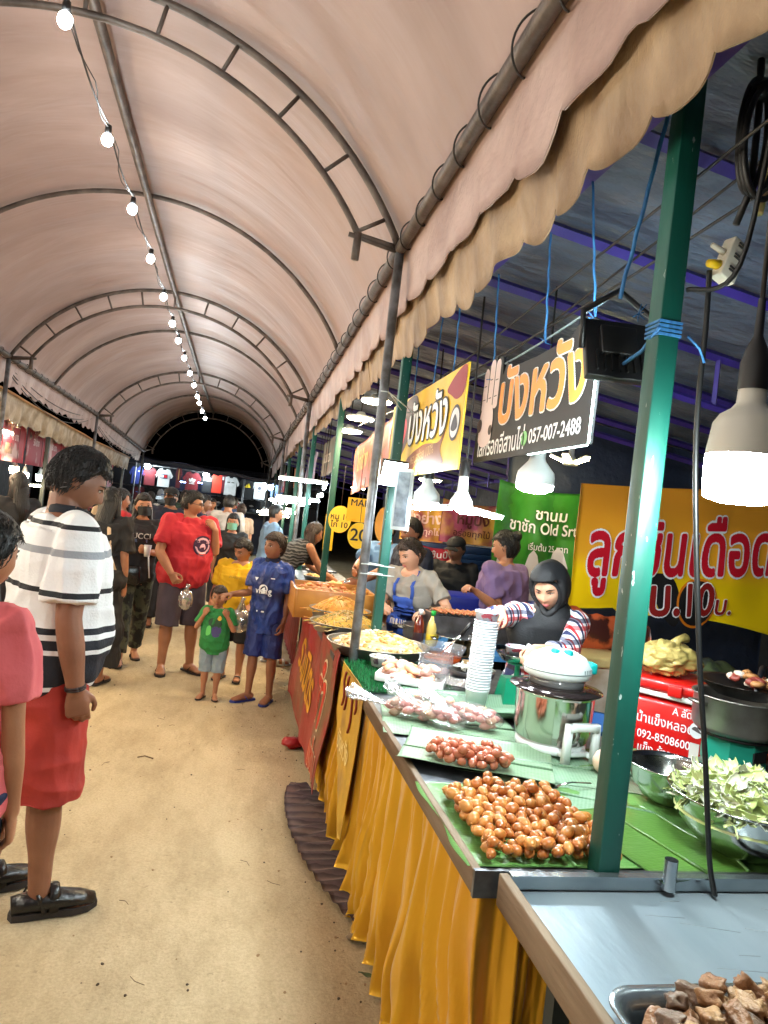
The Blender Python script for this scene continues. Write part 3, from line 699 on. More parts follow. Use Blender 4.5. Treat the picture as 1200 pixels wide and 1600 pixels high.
flat(b, S, [(.80+.122*math.cos(a*PI/14), .285+.135*math.sin(a*PI/14)) for a in range(28)], .0145, 0)
flat(b, S, smooth_outline([(.50, .45), (.64, .43), (.70, .25), (.66, .15), (.56, .25)]), .010, 0)
addp(ob, oi, 'printed_shape', b, [mat('letter black', rgb(24, 20, 20), .5), mat('ring orange', rgb(220, 120, 20), .5)])
# rolled edge of a food photo banner below it
b = MB(); b.sheet(lambda u, v: Vector((1.80+.5*u, 3.6-.05*math.sin(v*PI), 1.18-.22*v-.07*u+.03*nz(u*6, v*4))), 20, 10, thick=.003)
tag(b.obj('hanging_banner', mat('sausage photo print', rgb(200, 92, 50), .4, col2=rgb(70, 30, 24), nscale=7, ramp=(.48, .56))), 'crumpled lower flap of a banner printed with orange grilled sausages', 'banner')

greenb = ramp_mat('green banner', [(0, rgb(46, 120, 40)), (.5, rgb(60, 140, 52)), (1, rgb(38, 104, 40))], 0, .34, .5, 9, 'EASE', .34, 0, .34, .2)
gb, gi, S, Wd, Hh = cross_banner('hanging_banner', 'crumpled green banner with white lettering and pale paper cones behind the seller in purple', 1.84, 2.66, 4.98, 1.00, 1.93, greenb, .03, 3.0, zbf=lambda u: .0 if u < .5 else (u-.5)*.7, swag=.05)
b = MB()
for (t, v, s, w, sx) in (('ชานม', .74, .12, .01, 1.0), ('ชาชัก Old Srton', .63, .125, .012, .8), ('เริ่มต้น 25 บาท', .48, .07, .006, .8)):
    f = lambda u, vv, l, v=v: S(.43+u, v+vv, .020+l)
    lettering(b, t, f, s, w+.02, 1, 0, sx=sx); lettering(b, t, lambda u, vv, l: f(u, vv, l+.004), s, w, 0, 0, sx=sx)
addp(gb, gi, 'lettering', b, [mat('sign white', WHITE, .4), mat('banner dark green', rgb(26, 60, 30), .5)])
b = MB()
for (u, v, w, h) in ((.08, .08, .05, .38), (.32, .04, .07, .42), (.52, .1, .08, .40), (.72, .26, .07, .36)):
    flat(b, S, [(u-w*.75, v), (u+w*.75, v), (u+w, v+h*.6), (u+w*.5, v+h*.9), (u, v+h), (u-w*.5, v+h*.9), (u-w, v+h*.6)], .022, 0)
    flat(b, S, [(u-w*.97, v+h*.52), (u+w*.97, v+h*.52), (u+w, v+h*.6), (u-w, v+h*.6)], .0235, 1)
    flat(b, S, [(u+w*.4*math.cos(a*PI/8), v+h*.25+w*.5*math.sin(a*PI/8)) for a in range(16)], .0235, 2)
addp(gb, gi, 'printed_cup', b, [mat('cup print', rgb(205, 200, 205), .45), mat('cup lid print', rgb(160, 140, 150), .45), mat('cup logo print', rgb(70, 84, 70), .45)])
pinkb = mat('pink market banner', rgb(160, 70, 96), .4, col2=rgb(206, 160, 60), nscale=4, bump=.5, bscale=10, ramp=(.42, .6))
for (x0, x1, y, zb, zt, lab, txt, colr) in ((1.40, 1.80, 6.15, 1.38, 1.74, 'small pink and purple banner of grilled food hung over the back stall', 'ปิ้งย่าง', rgb(235, 200, 190)),
        (1.72, 2.30, 6.0, 1.40, 1.78, 'yellow and pink banner with brown Thai letters beside the green banner', 'หมูปิ้ง', rgb(90, 40, 30)),):
    r_, i_, S, Wd, Hh = cross_banner('hanging_banner', lab, x0, x1, y, zb, zt, pinkb, .012, x0)
    b = MB(); f = lambda u, v, l: S(Wd/2+u, Hh*.6+v, .014+l); lettering(b, txt, f, .14, .02, 0, 0, sx=.95); lettering(b, 'อร่อยทุกไม้', lambda u, v, l: S(Wd/2+u, Hh*.25+v, .014+l), .08, .01, 0, 0)
    addp(r_, i_, 'lettering', b, mat('ink %s' % str(colr), colr, .5))
r_, i_, S, Wd, Hh = cross_banner('hanging_banner', 'low red cloth sign with white letters below the pink banner', 1.55, 1.93, 6.1, 1.18, 1.36, mat('red cloth', rgb(190, 40, 60), .5), .01, 2)
b = MB(); lettering(b, 'ลูกชิ้นปิ้ง', lambda u, v, l: S(Wd/2+u, Hh*.6+v, .012+l), .09, .008, 0, 0); lettering(b, 'ไม้ละ 10 บาท', lambda u, v, l: S(Wd/2+u, Hh*.22+v, .012+l), .06, .006, 0, 0)
addp(r_, i_, 'lettering', b, mat('sign white', WHITE, .4))
b = MB()
for i in range(14): b.box((2.1, 6.3, .62+i*.055), (1.0, .02, .05), bev=.004)
b.box((2.1, 6.32, .95), (1.0, .01, .85)); tag(b.obj('roller_shutter', mat('blue shutter', rgb(22, 58, 104), .4)), 'dark blue ribbed panel behind the grill of the back stall', 'shutter')

# ---- lamps
def lamp_bell(label, loc, zt, r=.07, L=None, power=8, hgt=.15, col=(.85, .97, 1, 1)):
    t = thing('hanging_lamp', label, 'lamp', loc)
    p = MB(); p.lathe([(.026, hgt*.92), (.03, hgt*.9), (.03, hgt*.75), (.034, hgt*.68), (r*.95, hgt*.42), (r, hgt*.3), (r, hgt*.12)], n=28); p.obj('housing', mat('lamp housing white', rgb(220, 224, 222), .4), t)
    p = MB(); p.lathe([(r*.985, hgt*.12), (r*.95, hgt*.02), (r*.6, -hgt*.06), (0, -hgt*.09)], n=28); p.obj('diffuser', glow('lamp %s %s' % (power, col[0]), col, power), t)
    p = MB(); p.lathe([(.004, hgt*1.55), (.022, hgt*1.5), (.027, hgt*1.35), (.03, hgt*.92)], n=16); p.tube([(0, 0, hgt*1.5), (.006, .003, (zt-loc[2])*.6), (0, 0, zt-loc[2])], .0042, 6); p.obj('socket', mat('black socket', rgb(22, 20, 20), .5), t)
    return t
# big bulb by the post: tall glowing drum under a grey-white collar
t = thing('hanging_lamp', 'large drum shaped LED bulb glowing white close to the big green post', 'lamp', (.965, 1.245, 1.668))
p = MB(); p.lathe([(.070, .0), (.0735, .045), (.0735, .083)], n=36); p.lathe([(0, -.012), (.04, -.010), (.062, -.004), (.070, .0)], n=36); p.obj('diffuser', glow('big bulb light', (.86, 1, .97, 1), 120), t)
p = MB(); p.lathe([(.0737, .083), (.0735, .09), (.066, .148), (.055, .166), (.036, .178), (.027, .19), (.026, .218)], n=36); p.obj('housing', mat('lamp housing grey', rgb(188, 186, 176), .45), t)
p = MB(); p.lathe([(.028, .216), (.028, .27), (.020, .30), (.009, .325), (.007, .4)], n=20); p.tube([(0, 0, .38), (.012, .02, .7), (.03, .05, .95)], .005, 7); p.obj('socket', mat('black socket', rgb(22, 20, 20), .5), t)
lamp_bell('white bell shaped LED lamp hanging above the pot, lit from below', (1.08, 2.54, 1.72), 2.5, .072, None, 150, .16)
lamp_bell('white bell lamp glowing behind the folding lamp and below the yellow board', (.98, 3.75, 1.64), 2.5, .072, None, 110, .16)
def fold_lamp(label, loc, zt, blades, r, col, power, tilt, colr=(225, 230, 232), rz=0.0):
    t = thing('folding_lamp', label, 'lamp', loc)
    p = MB(); p.lathe([(.02, .13), (.022, .07), (.045, .03), (.052, .0)], n=18, close=True); p.obj('housing', mat('lamp housing white', rgb(*colr), .4), t)
    p = MB(); p.tube([(0, 0, .12), (.005, 0, .2), (0, 0, zt-loc[2])], .0045, 6); p.lathe([(.004, .2), (.02, .19), (.022, .13)], n=12); p.obj('socket', mat('black socket', rgb(22, 20, 20), .5), t)
    for k in range(blades):
        a = 2*PI*k/blades+rz; M = Matrix.Rotation(a, 4, 'Z') @ Matrix.Rotation(tilt, 4, 'Y')
        p = MB(); p.box((.045+r/2, 0, .008), (r, r*.42, .012), M, bev=.004); o = p.obj('blade', mat('lamp housing white', rgb(*colr), .4), t)
        p = MB(); p.box((.045+r/2, 0, -.002), (r*.94, r*.38, .008), M, bev=.003); p.obj('light_panel', glow('blade %s %s' % (power, col[2]), col, power), o)
    return t
fold_lamp('white three bladed folding lamp glowing pale blue and pink over the counter', (.88, 2.80, 1.625), 2.5, 3, .165, (.82, .93, 1, 1), 90, R(6), rz=R(20))
fold_lamp('small yellow glowing lamp with four folded blades under the purple beams', (2.2, 4.6, 2.06), 2.45, 5, .11, (1, .82, .42, 1), 60, R(-22), rz=R(12))
# flood lamp seen from behind
fl = thing('flood_lamp', 'black flat flood lamp seen from behind, tied with blue rope beside the green post', 'lamp', (.93, 1.745, 2.06))
M = Matrix.Rotation(R(-8), 4, 'Z') @ Matrix.Rotation(R(-24), 4, 'X')
p = MB(); p.box((0, 0, 0), (.178, .026, .185), M, bev=.004); p.box((0, -.018, .02), (.10, .02, .09), M, bev=.004)
for i in range(7): p.box((-.06+.02*i, -.016, -.045), (.004, .012, .06), M)
p.obj('housing', mat('flood black', rgb(16, 17, 19), .4), fl)
p = MB(); p.box((0, .0145, 0), (.168, .004, .172), M); p.obj('light_panel', glow('flood light', (.80, .98, 1, 1), 85), fl)
p = MB(); p.tube([M @ Vector((-.095, .0, .0)), M @ Vector((-.097, -.03, .10)), M @ Vector((.0, -.045, .17)), M @ Vector((.097, -.03, .10)), M @ Vector((.095, 0, .0))], .009, 6); p.obj('bracket', mat('flood black', rgb(16, 17, 19), .4), fl)
f2 = thing('flood_lamp', 'square flood lamp glaring bluish white under the yellow board next to the grey pole', 'lamp', (.80, 3.86, 1.80))
M = Matrix.Rotation(R(12), 4, 'Z') @ Matrix.Rotation(R(20), 4, 'X')
p = MB(); p.box((0, 0, 0), (.15, .03, .15), M, bev=.004); p.obj('housing', mat('flood black', rgb(16, 17, 19), .4), f2)
p = MB(); p.box((0, -.0165, 0), (.14, .004, .135), M); p.obj('light_panel', glow('flood two', (.75, .97, 1, 1), 45), f2)
wb = MB(); wb.box((.86, 3.80, 1.66), (.012, .10, .34), rz=R(60)); wb.box((.853, 3.79, 1.66), (.004, .07, .30), rz=R(60), mi=1); tag(wb.obj('notice_board', [mat('notice frame', rgb(205, 212, 215), .4), mat('notice sheet', rgb(150, 160, 170), .5, col2=rgb(100, 108, 118), nscale=20)]), 'narrow framed notice sheet hanging beside the glaring flood lamp', 'notice')

# ---- sockets, cables, ropes
M_CABLE = mat('black cable', rgb(14, 14, 15), .45); M_ROPE = mat('blue rope', rgb(36, 92, 150), .7, col2=rgb(60, 130, 190), nscale=60, stretch=(1, 1, .3))
es = thing('socket_strip', 'white power socket block hanging askew beside the green post', 'socket', (1.07, 1.51, 2.25)); M = Matrix.Rotation(R(12), 4, 'Z') @ Matrix.Rotation(R(20), 4, 'Y')
p = MB(); p.box((0, 0, 0), (.05, .035, .105), M, bev=.004); p.obj('body', mat('socket white', rgb(212, 206, 190), .4), es)
p = MB()
for z in (-.03, .005, .035):
    p.box((.0, -.019, z), (.018, .003, .003), M); p.box((.0, -.019, z+.008), (.018, .003, .003), M)
p.obj('socket_hole', mat('socket dark', rgb(50, 48, 46), .5), es)
p = MB(); p.tube([M @ Vector((-.026, 0, -.025)), M @ Vector((-.055, 0, -.04))], [.012, .009], 10); p.obj('yellow_plug', mat('plug yellow', rgb(232, 190, 20), .4), es)
p = MB(); p.tube([M @ Vector((-.026, 0, .01)), M @ Vector((-.065, 0, .004))], [.008, .006], 8); p.obj('white_plug', mat('socket white', rgb(212, 206, 190), .4), es)
def cable(name, label, pts, r, m, cat='cable', smoothn=8):
    P = [Vector(p) for p in pts]; out = []
    for i in range(len(P)-1):
        p0 = P[max(i-1, 0)]; p1 = P[i]; p2 = P[i+1]; p3 = P[min(i+2, len(P)-1)]
        for s in range(smoothn):
            t = s/smoothn; out.append(.5*((2*p1)+(p2-p0)*t+(2*p0-5*p1+4*p2-p3)*t*t+(3*p1-p0-3*p2+p3)*t**3))
    out.append(P[-1]); b = MB(); b.tube(out, r, 8); return tag(b.obj(name, m), label, cat)
cable('power_cable', 'thick black cable running from the yellow plug down to the steel table rim', [(1.02, 1.51, 2.22), (1.03, 1.515, 2.1), (1.05, 1.53, 1.8), (1.10, 1.51, 1.35), (1.145, 1.495, 1.05), (1.17, 1.48, .84), (1.18, 1.46, .76)], .0065, M_CABLE)
coil = MB()
for k in range(3):
    pts = []
    for i in range(41):
        a = 2*PI*i/40; pts.append((1.03+.035*math.sin(a)*(1+.3*k)+.01*k, 1.42-.012*k, 2.50+.13*math.cos(a)-.01*k))
    coil.tube(pts, .007, 7)
coil.tube([(1.03, 1.42, 2.68), (1.035, 1.415, 2.55), (1.04, 1.42, 2.38), (1.02, 1.43, 2.30)], .008, 7); coil.tube([(1.02, 1.40, 2.61), (1.045, 1.42, 2.585)], .02, 8)
tag(coil.obj('cable_coil', M_CABLE), 'bundle of coiled black cable hung from the stall roof beside the green post', 'cable')
cable('connector', 'pale green and tan taped cable joint hanging beside the cable coil', [(1.10, 1.44, 2.46), (1.09, 1.44, 2.40), (1.08, 1.44, 2.34)], .011, mat('tape pale', rgb(170, 176, 110), .5, col2=rgb(190, 140, 100), nscale=25), 'connector')
cable('power_cable', 'black cable arm reaching from the post to the big bulb socket', [(.96, 1.5, 2.16), (1.02, 1.4, 2.2), (1.0, 1.3, 2.62)], .006, M_CABLE)
for k, pts in enumerate([[(.96, 1.2, 2.45), (1.0, 2.4, 2.42), (1.0, 4.0, 2.36), (.9, 5.4, 2.4)], [(1.05, 1.0, 2.38), (1.05, 2.5, 2.33), (1.0, 4.2, 2.30), (.9, 6.0, 2.3)], [(1.12, 1.3, 2.52), (1.1, 2.6, 2.38), (1.05, 4.0, 2.22)], [(1.0, 1.9, 2.28), (1.0, 2.9, 2.24), (.95, 4.2, 2.27)]]):
    cable('electric_wire', ['uppermost thin black wire strung under the purple beams', 'second thin black wire strung under the purple beams', 'slack wire sloping down under the purple beams', 'pale wire running along the top of the black shop board'][k], pts, .004, M_CABLE if k < 3 else mat('grey wire', rgb(130, 150, 160), .5), 'wire', 12)
for k, (a, c) in enumerate([((.95, 2.05, 2.66), (1.0, 2.03, 2.23)), ((.98, 2.42, 2.66), (1.0, 2.40, 2.24)), ((.98, 2.95, 2.66), (1.0, 2.93, 2.2)), ((.95, 1.65, 2.66), (.92, 1.74, 2.2)), ((.92, 3.3, 2.66), (.92, 3.28, 2.25)), ((.92, 3.6, 2.66), (.92, 3.66, 2.2)), ((.92, 4.1, 2.66), (.92, 4.08, 2.22))]):
    b = MB(); n = 30; pts = [Vector(a).lerp(Vector(c), i/n)+Vector((.0012*math.sin(i*.9), .0012*math.cos(i*.7), 0)) for i in range(n+1)]
    b.tube(pts, .006 if k == 3 else .0042, 6)
    if k < 3:
        for q in range(5): b.tube([c, Vector(c)+Vector((rng.uniform(-.03, .03), rng.uniform(-.03, .03), rng.uniform(-.01, .05)))], .0015, 4)
    tag(b.obj('rope', M_ROPE), ['blue rope holding the near corner of the black board', 'blue rope holding the middle of the black board', 'blue rope holding the finger end of the black board', 'thick blue rope carrying the black flood lamp', 'blue string at the near end of the yellow board', 'blue string at the middle of the yellow board', 'blue string at the far end of the yellow board'][k], 'rope')
b = MB()
for q in range(4): b.box((.93, 1.53, 2.05+.008*q+.002*q), (.060, .060, .006))
b.tube([(.895, 1.49, 2.06), (.92, 1.60, 2.03), (.93, 1.70, 2.02)], .005, 6); b.tube([(.97, 1.49, 2.05), (1.01, 1.5, 2.03), (1.03, 1.505, 2.0)], .003, 6)
for q in range(7): b.tube([(.9, 1.60, 2.12), (.9+rng.uniform(-.03, .02), 1.6, 2.12+rng.uniform(-.02, .03))], .0012, 4)
tag(b.obj('rope', M_ROPE), 'blue raffia wound round the big green post', 'rope')
# thin grey tube pole of the tent stall front leaning beside the mid green post, tied with string
b = MB()
for z in (1.25, 1.30, 2.2): b = MB(); b.tube([(.64, 3.62, z), (.70, 3.68, z+.004), (.86, 4.05, z-.03), (.90, 3.98, z-.03), (.68, 3.62, z), (.64, 3.62, z)], .003, 5); tag(b.obj('string', mat('white string', rgb(200, 205, 200), .7)), ['lowest', 'middle', 'topmost'][(1.25, 1.30, 2.2).index(z)]+' of three white strings tying the grey tent pole to the slim green post', 'string')
# ================================================================== FOOD AND GEAR ON THE COUNTERS
TZ = .772
def leaf_mat(nm, c1, c2, along=0, per=.011, rough=.33):
    return ramp_mat(nm, [(0, c1), (.5, tuple(.55*a+.45*b for a, b in zip(c1, c2))), (1, c1)], along, rough, .2, 50, 'EASE', per, 0, per, .006)
M_LEAF = [leaf_mat('banana leaf pale', rgb(120, 146, 116), rgb(142, 166, 136)), leaf_mat('banana leaf mid', rgb(88, 134, 66), rgb(112, 154, 86)), leaf_mat('banana leaf fresh', rgb(74, 112, 46), rgb(96, 136, 62), rough=.28), leaf_mat('banana leaf grey', rgb(120, 150, 122), rgb(148, 172, 148))]
def leaf_sheet(label, c, L, Wd, ang, m, dz=0.0, curl=(0, 0), seed=0.0, wr=.004):
    """flat cut piece of banana leaf; curl lifts the two long sides / the two ends"""
    def fn(u, v):
        x = (u-.5)*L; y = (v-.5)*Wd
        w = 1+.06*nz(u*3, seed); y *= w
        z = dz+wr*nz(x*7, y*7, seed)+wr+ curl[0]*max(0, abs(v-.5)-.28)**1.5*4 + curl[1]*max(0, u-.72)**1.5*4
        return Vector((x, y, z))
    b = MB(); b.sheet(fn, 40, 24, thick=.0012); b.tube([(-L/2, 0, dz+wr+.003), (0, 0, dz+wr+.003), (L/2, 0, dz+wr+.002)], [.005, .004, .002], 6)
    o = b.obj('banana_leaf', m); o.location = (c[0], c[1], TZ); o.rotation_euler = (0, 0, ang)
    return tag(o, label, 'leaf')
leaf_sheet('banana leaf sheet under the heap of brown sausages at the counter corner', (.87, 1.80), .50, .54, R(90), M_LEAF[1], .001, (.0, 0), 1)
leaf_sheet('banana leaf with an upturned edge under the small pinkish sausage heap', (.865, 2.26), .50, .36, R(158), M_LEAF[0], .010, (.05, .0), 2)
leaf_sheet('broad pale banana leaf in front of the steel pot', (1.10, 2.24), .62, .34, R(165), M_LEAF[3], .006, (.0, 0), 3)
leaf_sheet('banana leaf spread beneath the bags of sausages', (.885, 2.66), .52, .40, R(170), M_LEAF[0], .003, (.0, 0), 4)
leaf_sheet('banana leaf with a curled up ribbed edge behind the sausage bags and the cup stack', (1.10, 2.86), .66, .30, R(176), M_LEAF[3], .004, (.10, 0), 5)
leaf_sheet('fresh bright green banana leaf beside the green post at the front lip', (1.16, 1.70), .40, .30, R(102), M_LEAF[2], .006, (.0, 0), 6)
leaf_sheet('olive banana leaf under the steel bowls', (1.38, 1.78), .5, .36, R(78), M_LEAF[1], .003, (0, 0), 7)
leaf_sheet('banana leaf pointing out under the white stand of the pot', (1.42, 2.30), .42, .30, R(20), M_LEAF[2], .002, (0, 0), 8)
leaf_sheet('pale worn banana leaf lying around the spoon', (1.08, 1.98), .46, .34, R(150), M_LEAF[3], .002, (0, 0), 9)

# ---- heaps of small round sausages
def saus_mesh(r, L, m, name, seed):
    b = MB(); q = random.Random(seed)
    b.ball((0, 0, 0), (L, r, r), 14, 10, fn=lambda p, n: p*(1+.05*nz(n.x*2+seed, n.y*2, n.z*2)))
    b.tube([(L*.96, 0, 0), (L*1.12, .001, .001)], [.0035, .0015], 5); b.tube([(-L*.96, 0, 0), (-L*1.10, .001, -.001)], [.0035, .0015], 5)
    return b.mesh(name, m)
M_BROWN = mat('brown sausage', rgb(190, 116, 54), .28, col2=rgb(160, 84, 34), nscale=30, coat=.4, sss=.05); M_BROWN2 = mat('light brown sausage', rgb(210, 146, 78), .28, col2=rgb(182, 110, 48), nscale=30, coat=.4, sss=.05)
M_PINK = mat('pinkish sausage', rgb(196, 120, 92), .26, col2=rgb(176, 92, 62), nscale=30, coat=.4, sss=.05)
def heap(n, cx, cy, inside, meshes, label, group, r=.0195, z0=.785, seed=1, cat='sausage', dome=None):
    q = random.Random(seed); P = []
    for i in range(n):
        best = None
        for t in range(26):
            x = cx[0]+q.random()*(cx[1]-cx[0]); y = cy[0]+q.random()*(cy[1]-cy[0])
            if not inside(x, y): continue
            z = z0+r
            for (a, bb, c) in P:
                d2 = (x-a)**2+(y-bb)**2
                if d2 < (1.9*r)**2: z = max(z, c+.88*math.sqrt((1.9*r)**2-d2))
            if best is None or z < best[2]: best = (x, y, z)
        if best is None: continue
        P.append(best)
        o = bpy.data.objects.new('sausage_ball', q.choice(meshes)); COL.objects.link(o); o.location = best
        o.rotation_euler = (q.uniform(-.3, .3), q.uniform(-.35, .35), q.uniform(0, PI)); s = q.uniform(.86, 1.1); o.scale = (s, s, s)
        tag(o, label, cat, group)
ms = [saus_mesh(.0142, .0172, M_BROWN, 'sausage_ball', 1), saus_mesh(.015, .0185, M_BROWN2, 'sausage_ball', 2), saus_mesh(.0135, .0165, M_BROWN, 'sausage_ball', 3), saus_mesh(.0145, .0205, M_BROWN2, 'sausage_ball', 4)]
def in_brown(x, y): return y < 1.99-.45*max(0, x-.88) and y > 1.56 and x > .655+.0*(y-1.5) and not (x > .89 and x < .98 and y < 1.575) and not (x < .74 and y > 1.93)
heap(222, (.655, .985), (1.56, 2.0), in_brown, ms, 'small glossy brown sausage ball in the big heap beside the green post', 'brown sausage balls heaped at the counter corner', r=.0150, seed=4)
mp = [saus_mesh(.014, .018, M_PINK, 'sausage_ball', 5), saus_mesh(.0148, .0195, M_PINK, 'sausage_ball', 6)]
heap(60, (.70, .94), (2.10, 2.32), lambda x, y: ((x-.82)/.13)**2+((y-2.21-.25*(.82-x))/.085)**2 < 1, mp, 'small pinkish sausage ball in the little heap on its own banana leaf', 'pinkish sausage balls in the little heap', r=.015, z0=.795, seed=8)

# ---- clear bags of raw sausages
def plastic_mat(nm, base=.78, tint=(1, 1, 1, 1)):
    if nm in MC: return MC[nm]
    m = bpy.data.materials.new(nm); m.use_nodes = True; nt = m.node_tree; nt.nodes.remove(nt.nodes['Principled BSDF'])
    tr = nt.nodes.new('ShaderNodeBsdfTransparent'); tr.inputs[0].default_value = tint; gl = nt.nodes.new('ShaderNodeBsdfGlossy'); gl.inputs['Roughness'].default_value = .14
    df = nt.nodes.new('ShaderNodeBsdfDiffuse'); df.inputs[0].default_value = (.8, .8, .82, 1)
    m1 = nt.nodes.new('ShaderNodeMixShader'); m2 = nt.nodes.new('ShaderNodeMixShader'); m1.inputs[0].default_value = .22
    tc = nt.nodes.new('ShaderNodeTexCoord'); n = nt.nodes.new('ShaderNodeTexNoise'); n.inputs['Scale'].default_value = 38; nt.links.new(tc.outputs['Object'], n.inputs[0])
    bp = nt.nodes.new('ShaderNodeBump'); bp.inputs['Strength'].default_value = .6; bp.inputs['Distance'].default_value = .01; nt.links.new(n.outputs[0], bp.inputs['Height']); nt.links.new(bp.outputs[0], gl.inputs['Normal'])
    nt.links.new(gl.outputs[0], m1.inputs[1]); nt.links.new(df.outputs[0], m1.inputs[2])
    m2.inputs[0].default_value = 1-base; nt.links.new(tr.outputs[0], m2.inputs[1]); nt.links.new(m1.outputs[0], m2.inputs[2])
    nt.links.new(m2.outputs[0], nt.nodes['Material Output'].inputs[0]); MC[nm] = m; return m
M_FILM = plastic_mat('clear plastic film', .80)
M_RAW = [mat('raw sausage', rgb(206, 160, 132), .3, col2=rgb(184, 128, 104), nscale=22, coat=.3), mat('raw sausage pink', rgb(214, 150, 140), .3, col2=rgb(196, 120, 112), nscale=22, coat=.3)]
mr = [saus_mesh(.017, .024, M_RAW[0], 'sausage', 11), saus_mesh(.016, .026, M_RAW[1], 'sausage', 12)]
def sausage_bag(c, rz, label, glabel, ggroup, size=(.105, .062, .042), tail=(-.12, .03, .02), seed=1):
    q = random.Random(seed); sx, sy, sz = size
    Rz = Matrix.Rotation(rz, 4, 'Z'); base = Vector((c[0], c[1], TZ+.008+sz*.95))
    def lump(p, n):
        k = 1+.10*nz(n.x*3.2+seed, n.y*3.2, n.z*3.2)
        return Vector((p.x*k, p.y*k, max(p.z*k, -sz*.92)))
    t = thing('sausage_bag', label, 'bag', base, rz)
    b = MB(); b.ball((0, 0, 0), (sx*1.03, sy*1.05, sz*1.08), 28, 16, fn=lump); b.obj('film', M_FILM, t)
    b = MB(); nt_ = 10
    def flare(u, v):
        a = 2*PI*v; r = lerp(.014, .05, u**1.6); d = Vector(tail)
        p = Vector((-sx*.9, 0, 0))+d*u; return p+Vector((.2*r*math.sin(a*2), r*math.cos(a), .45*r*math.sin(a)+.012*math.sin(a*5+seed)*u))
    b.sheet(flare, 8, 26); b.obj('gathered_neck', plastic_mat('plastic neck', .45), t)
    n = 0
    for layer in (-.52, .05, .5):
        w = math.sqrt(1-layer*layer)*.86
        for i in range(-3, 4):
            for j in (-1.5, -.5, .5, 1.5):
                x = i*.040+(.02 if int(layer*10) % 2 else 0); y = j*.030
                if (x/(sx*w))**2+(y/(sy*w))**2 > .86: continue
                if layer < 0 and abs(x) < sx*.4 and abs(y) < sy*.4: continue
                o = bpy.data.objects.new('sausage', q.choice(mr)); COL.objects.link(o)
                o.location = base+Rz @ Vector((x+q.uniform(-.004, .004), y+q.uniform(-.004, .004), layer*sz*.95))
                o.rotation_euler = (q.uniform(-.3, .3), q.uniform(-.3, .3), rz+q.uniform(-.7, .7)); tag(o, glabel, 'sausage', ggroup); n += 1
    return t
sausage_bag((.74, 2.70), R(-28), 'clear bag of pink raw sausages at the table edge above the yellow pennant', 'raw sausage inside the clear bag at the table edge', 'raw sausages in the bag at the table edge', (.110, .058, .040), (-.15, -.02, .03), 1)
sausage_bag((.845, 2.60), R(-38), 'middle clear bag of beige raw sausages between two other bags', 'raw sausage inside the middle clear bag', 'raw sausages in the middle bag', (.090, .056, .042), (-.11, .03, .03), 2)
sausage_bag((.975, 2.63), R(-42), 'plumpest clear bag of beige raw sausages, lying closest to the steel pot', 'raw sausage inside the clear bag closest to the pot', 'raw sausages in the bag closest to the pot', (.115, .062, .045), (-.13, .02, .04), 3)
sausage_bag((.86, 2.80), R(-30), 'clear bag of pink raw sausages lying behind the other bags', 'raw sausage inside the clear bag behind the others', 'raw sausages in the bag behind', (.095, .055, .038), (-.12, .02, .03), 4)

# ---- steel pot with a white hot air lid and white stand
pt = thing('pot_cooker', 'shiny steel pot with a white dome electric lid with teal buttons and a white stand', 'cooker', (1.20, 2.42, TZ+.012))
def prt(n, b, m): return b.obj(n, m, pt)
M_POT = mat('polished steel', rgb(196, 194, 188), .12, 1.0, bump=.03, bscale=8)
M_WPL = mat('white plastic', rgb(228, 234, 234), .3, coat=.3); M_TEAL = mat('teal plastic', rgb(20, 170, 170), .35)
b = MB(); b.lathe([(0, .03), (.115, .03), (.130, .045), (.138, .08), (.142, .20), (.146, .212), (.150, .214), (.148, .208), (.140, .198), (.134, .08), (.122, .052), (0, .045)], n=48); prt('pot', b, M_POT)
b = MB(); b.lathe([(.0, .004), (.12, .004), (.128, .012), (.126, .035), (.118, .036)], n=40); prt('base_ring', b, M_WPL)
b = MB(); b.lathe([(.150, .214), (.168, .219), (.166, .224), (.10, .236), (.0, .24)], n=48); prt('lid_plate', b, mat('dark lid glass', rgb(60, 50, 50), .08, .6))
b = MB(); b.lathe([(.098, .236), (.102, .245), (.10, .262), (.0, .262)], n=40); prt('glass_collar', b, mat('smoked collar', rgb(120, 120, 122), .1, .3))
b = MB(); b.lathe([(.096, .26), (.110, .268), (.112, .285), (.108, .305), (.088, .338), (.05, .358), (0, .363)], n=44, sx=1.12, sy=1.0); o = prt('electric_lid', b, M_WPL)
for (dx, dy, r) in ((-.035, -.035, .016), (.010, -.048, .017)):
    b = MB(); b.lathe([(r, -.01), (r, .006), (r*.6, .009), (0, .009)], (dx, dy, .363-.0055*(math.hypot(dx, dy)/.05)**2), 16); q = b.obj('button', M_TEAL, o)
b = MB(); b.lathe([(.1128, .287), (.1136, .289), (.1128, .291)], n=44, sx=1.125, sy=1.006); b.obj('seam', mat('seam grey', rgb(130, 140, 142), .5), o)
b = MB()
for k in range(9):
    a = R(-62+k*6); b.box((.1205*math.cos(a), .1085*math.sin(a), .298), (.006, .003, .014), rz=a)
b.obj('vent_grille', mat('seam grey', rgb(130, 140, 142), .5), o)
b = MB(); b.box((.115, -.03, .305), (.03, .05, .04), bev=.008); b.obj('handle_grip', M_TEAL, o)
for i, (dx, dy) in enumerate(((-.07, -.085), (-.045, -.10), (-.02, -.108), (-.05, -.06), (.0, -.068))):
    b = MB(); b.ball((dx*1.06, dy*.97, .288 if i < 3 else .33), (.003, .003, .003), 8, 6); b.obj('indicator', mat('indicator dark', rgb(40, 60, 60), .4), o)
b = MB()
for x in (-.058, .058):
    b.tube([(x, -.0, .0), (x*.98, 0, .075), (x*.94, 0, .135)], [.015, .014, .013], 10, power=5, ry=[.012]*3)
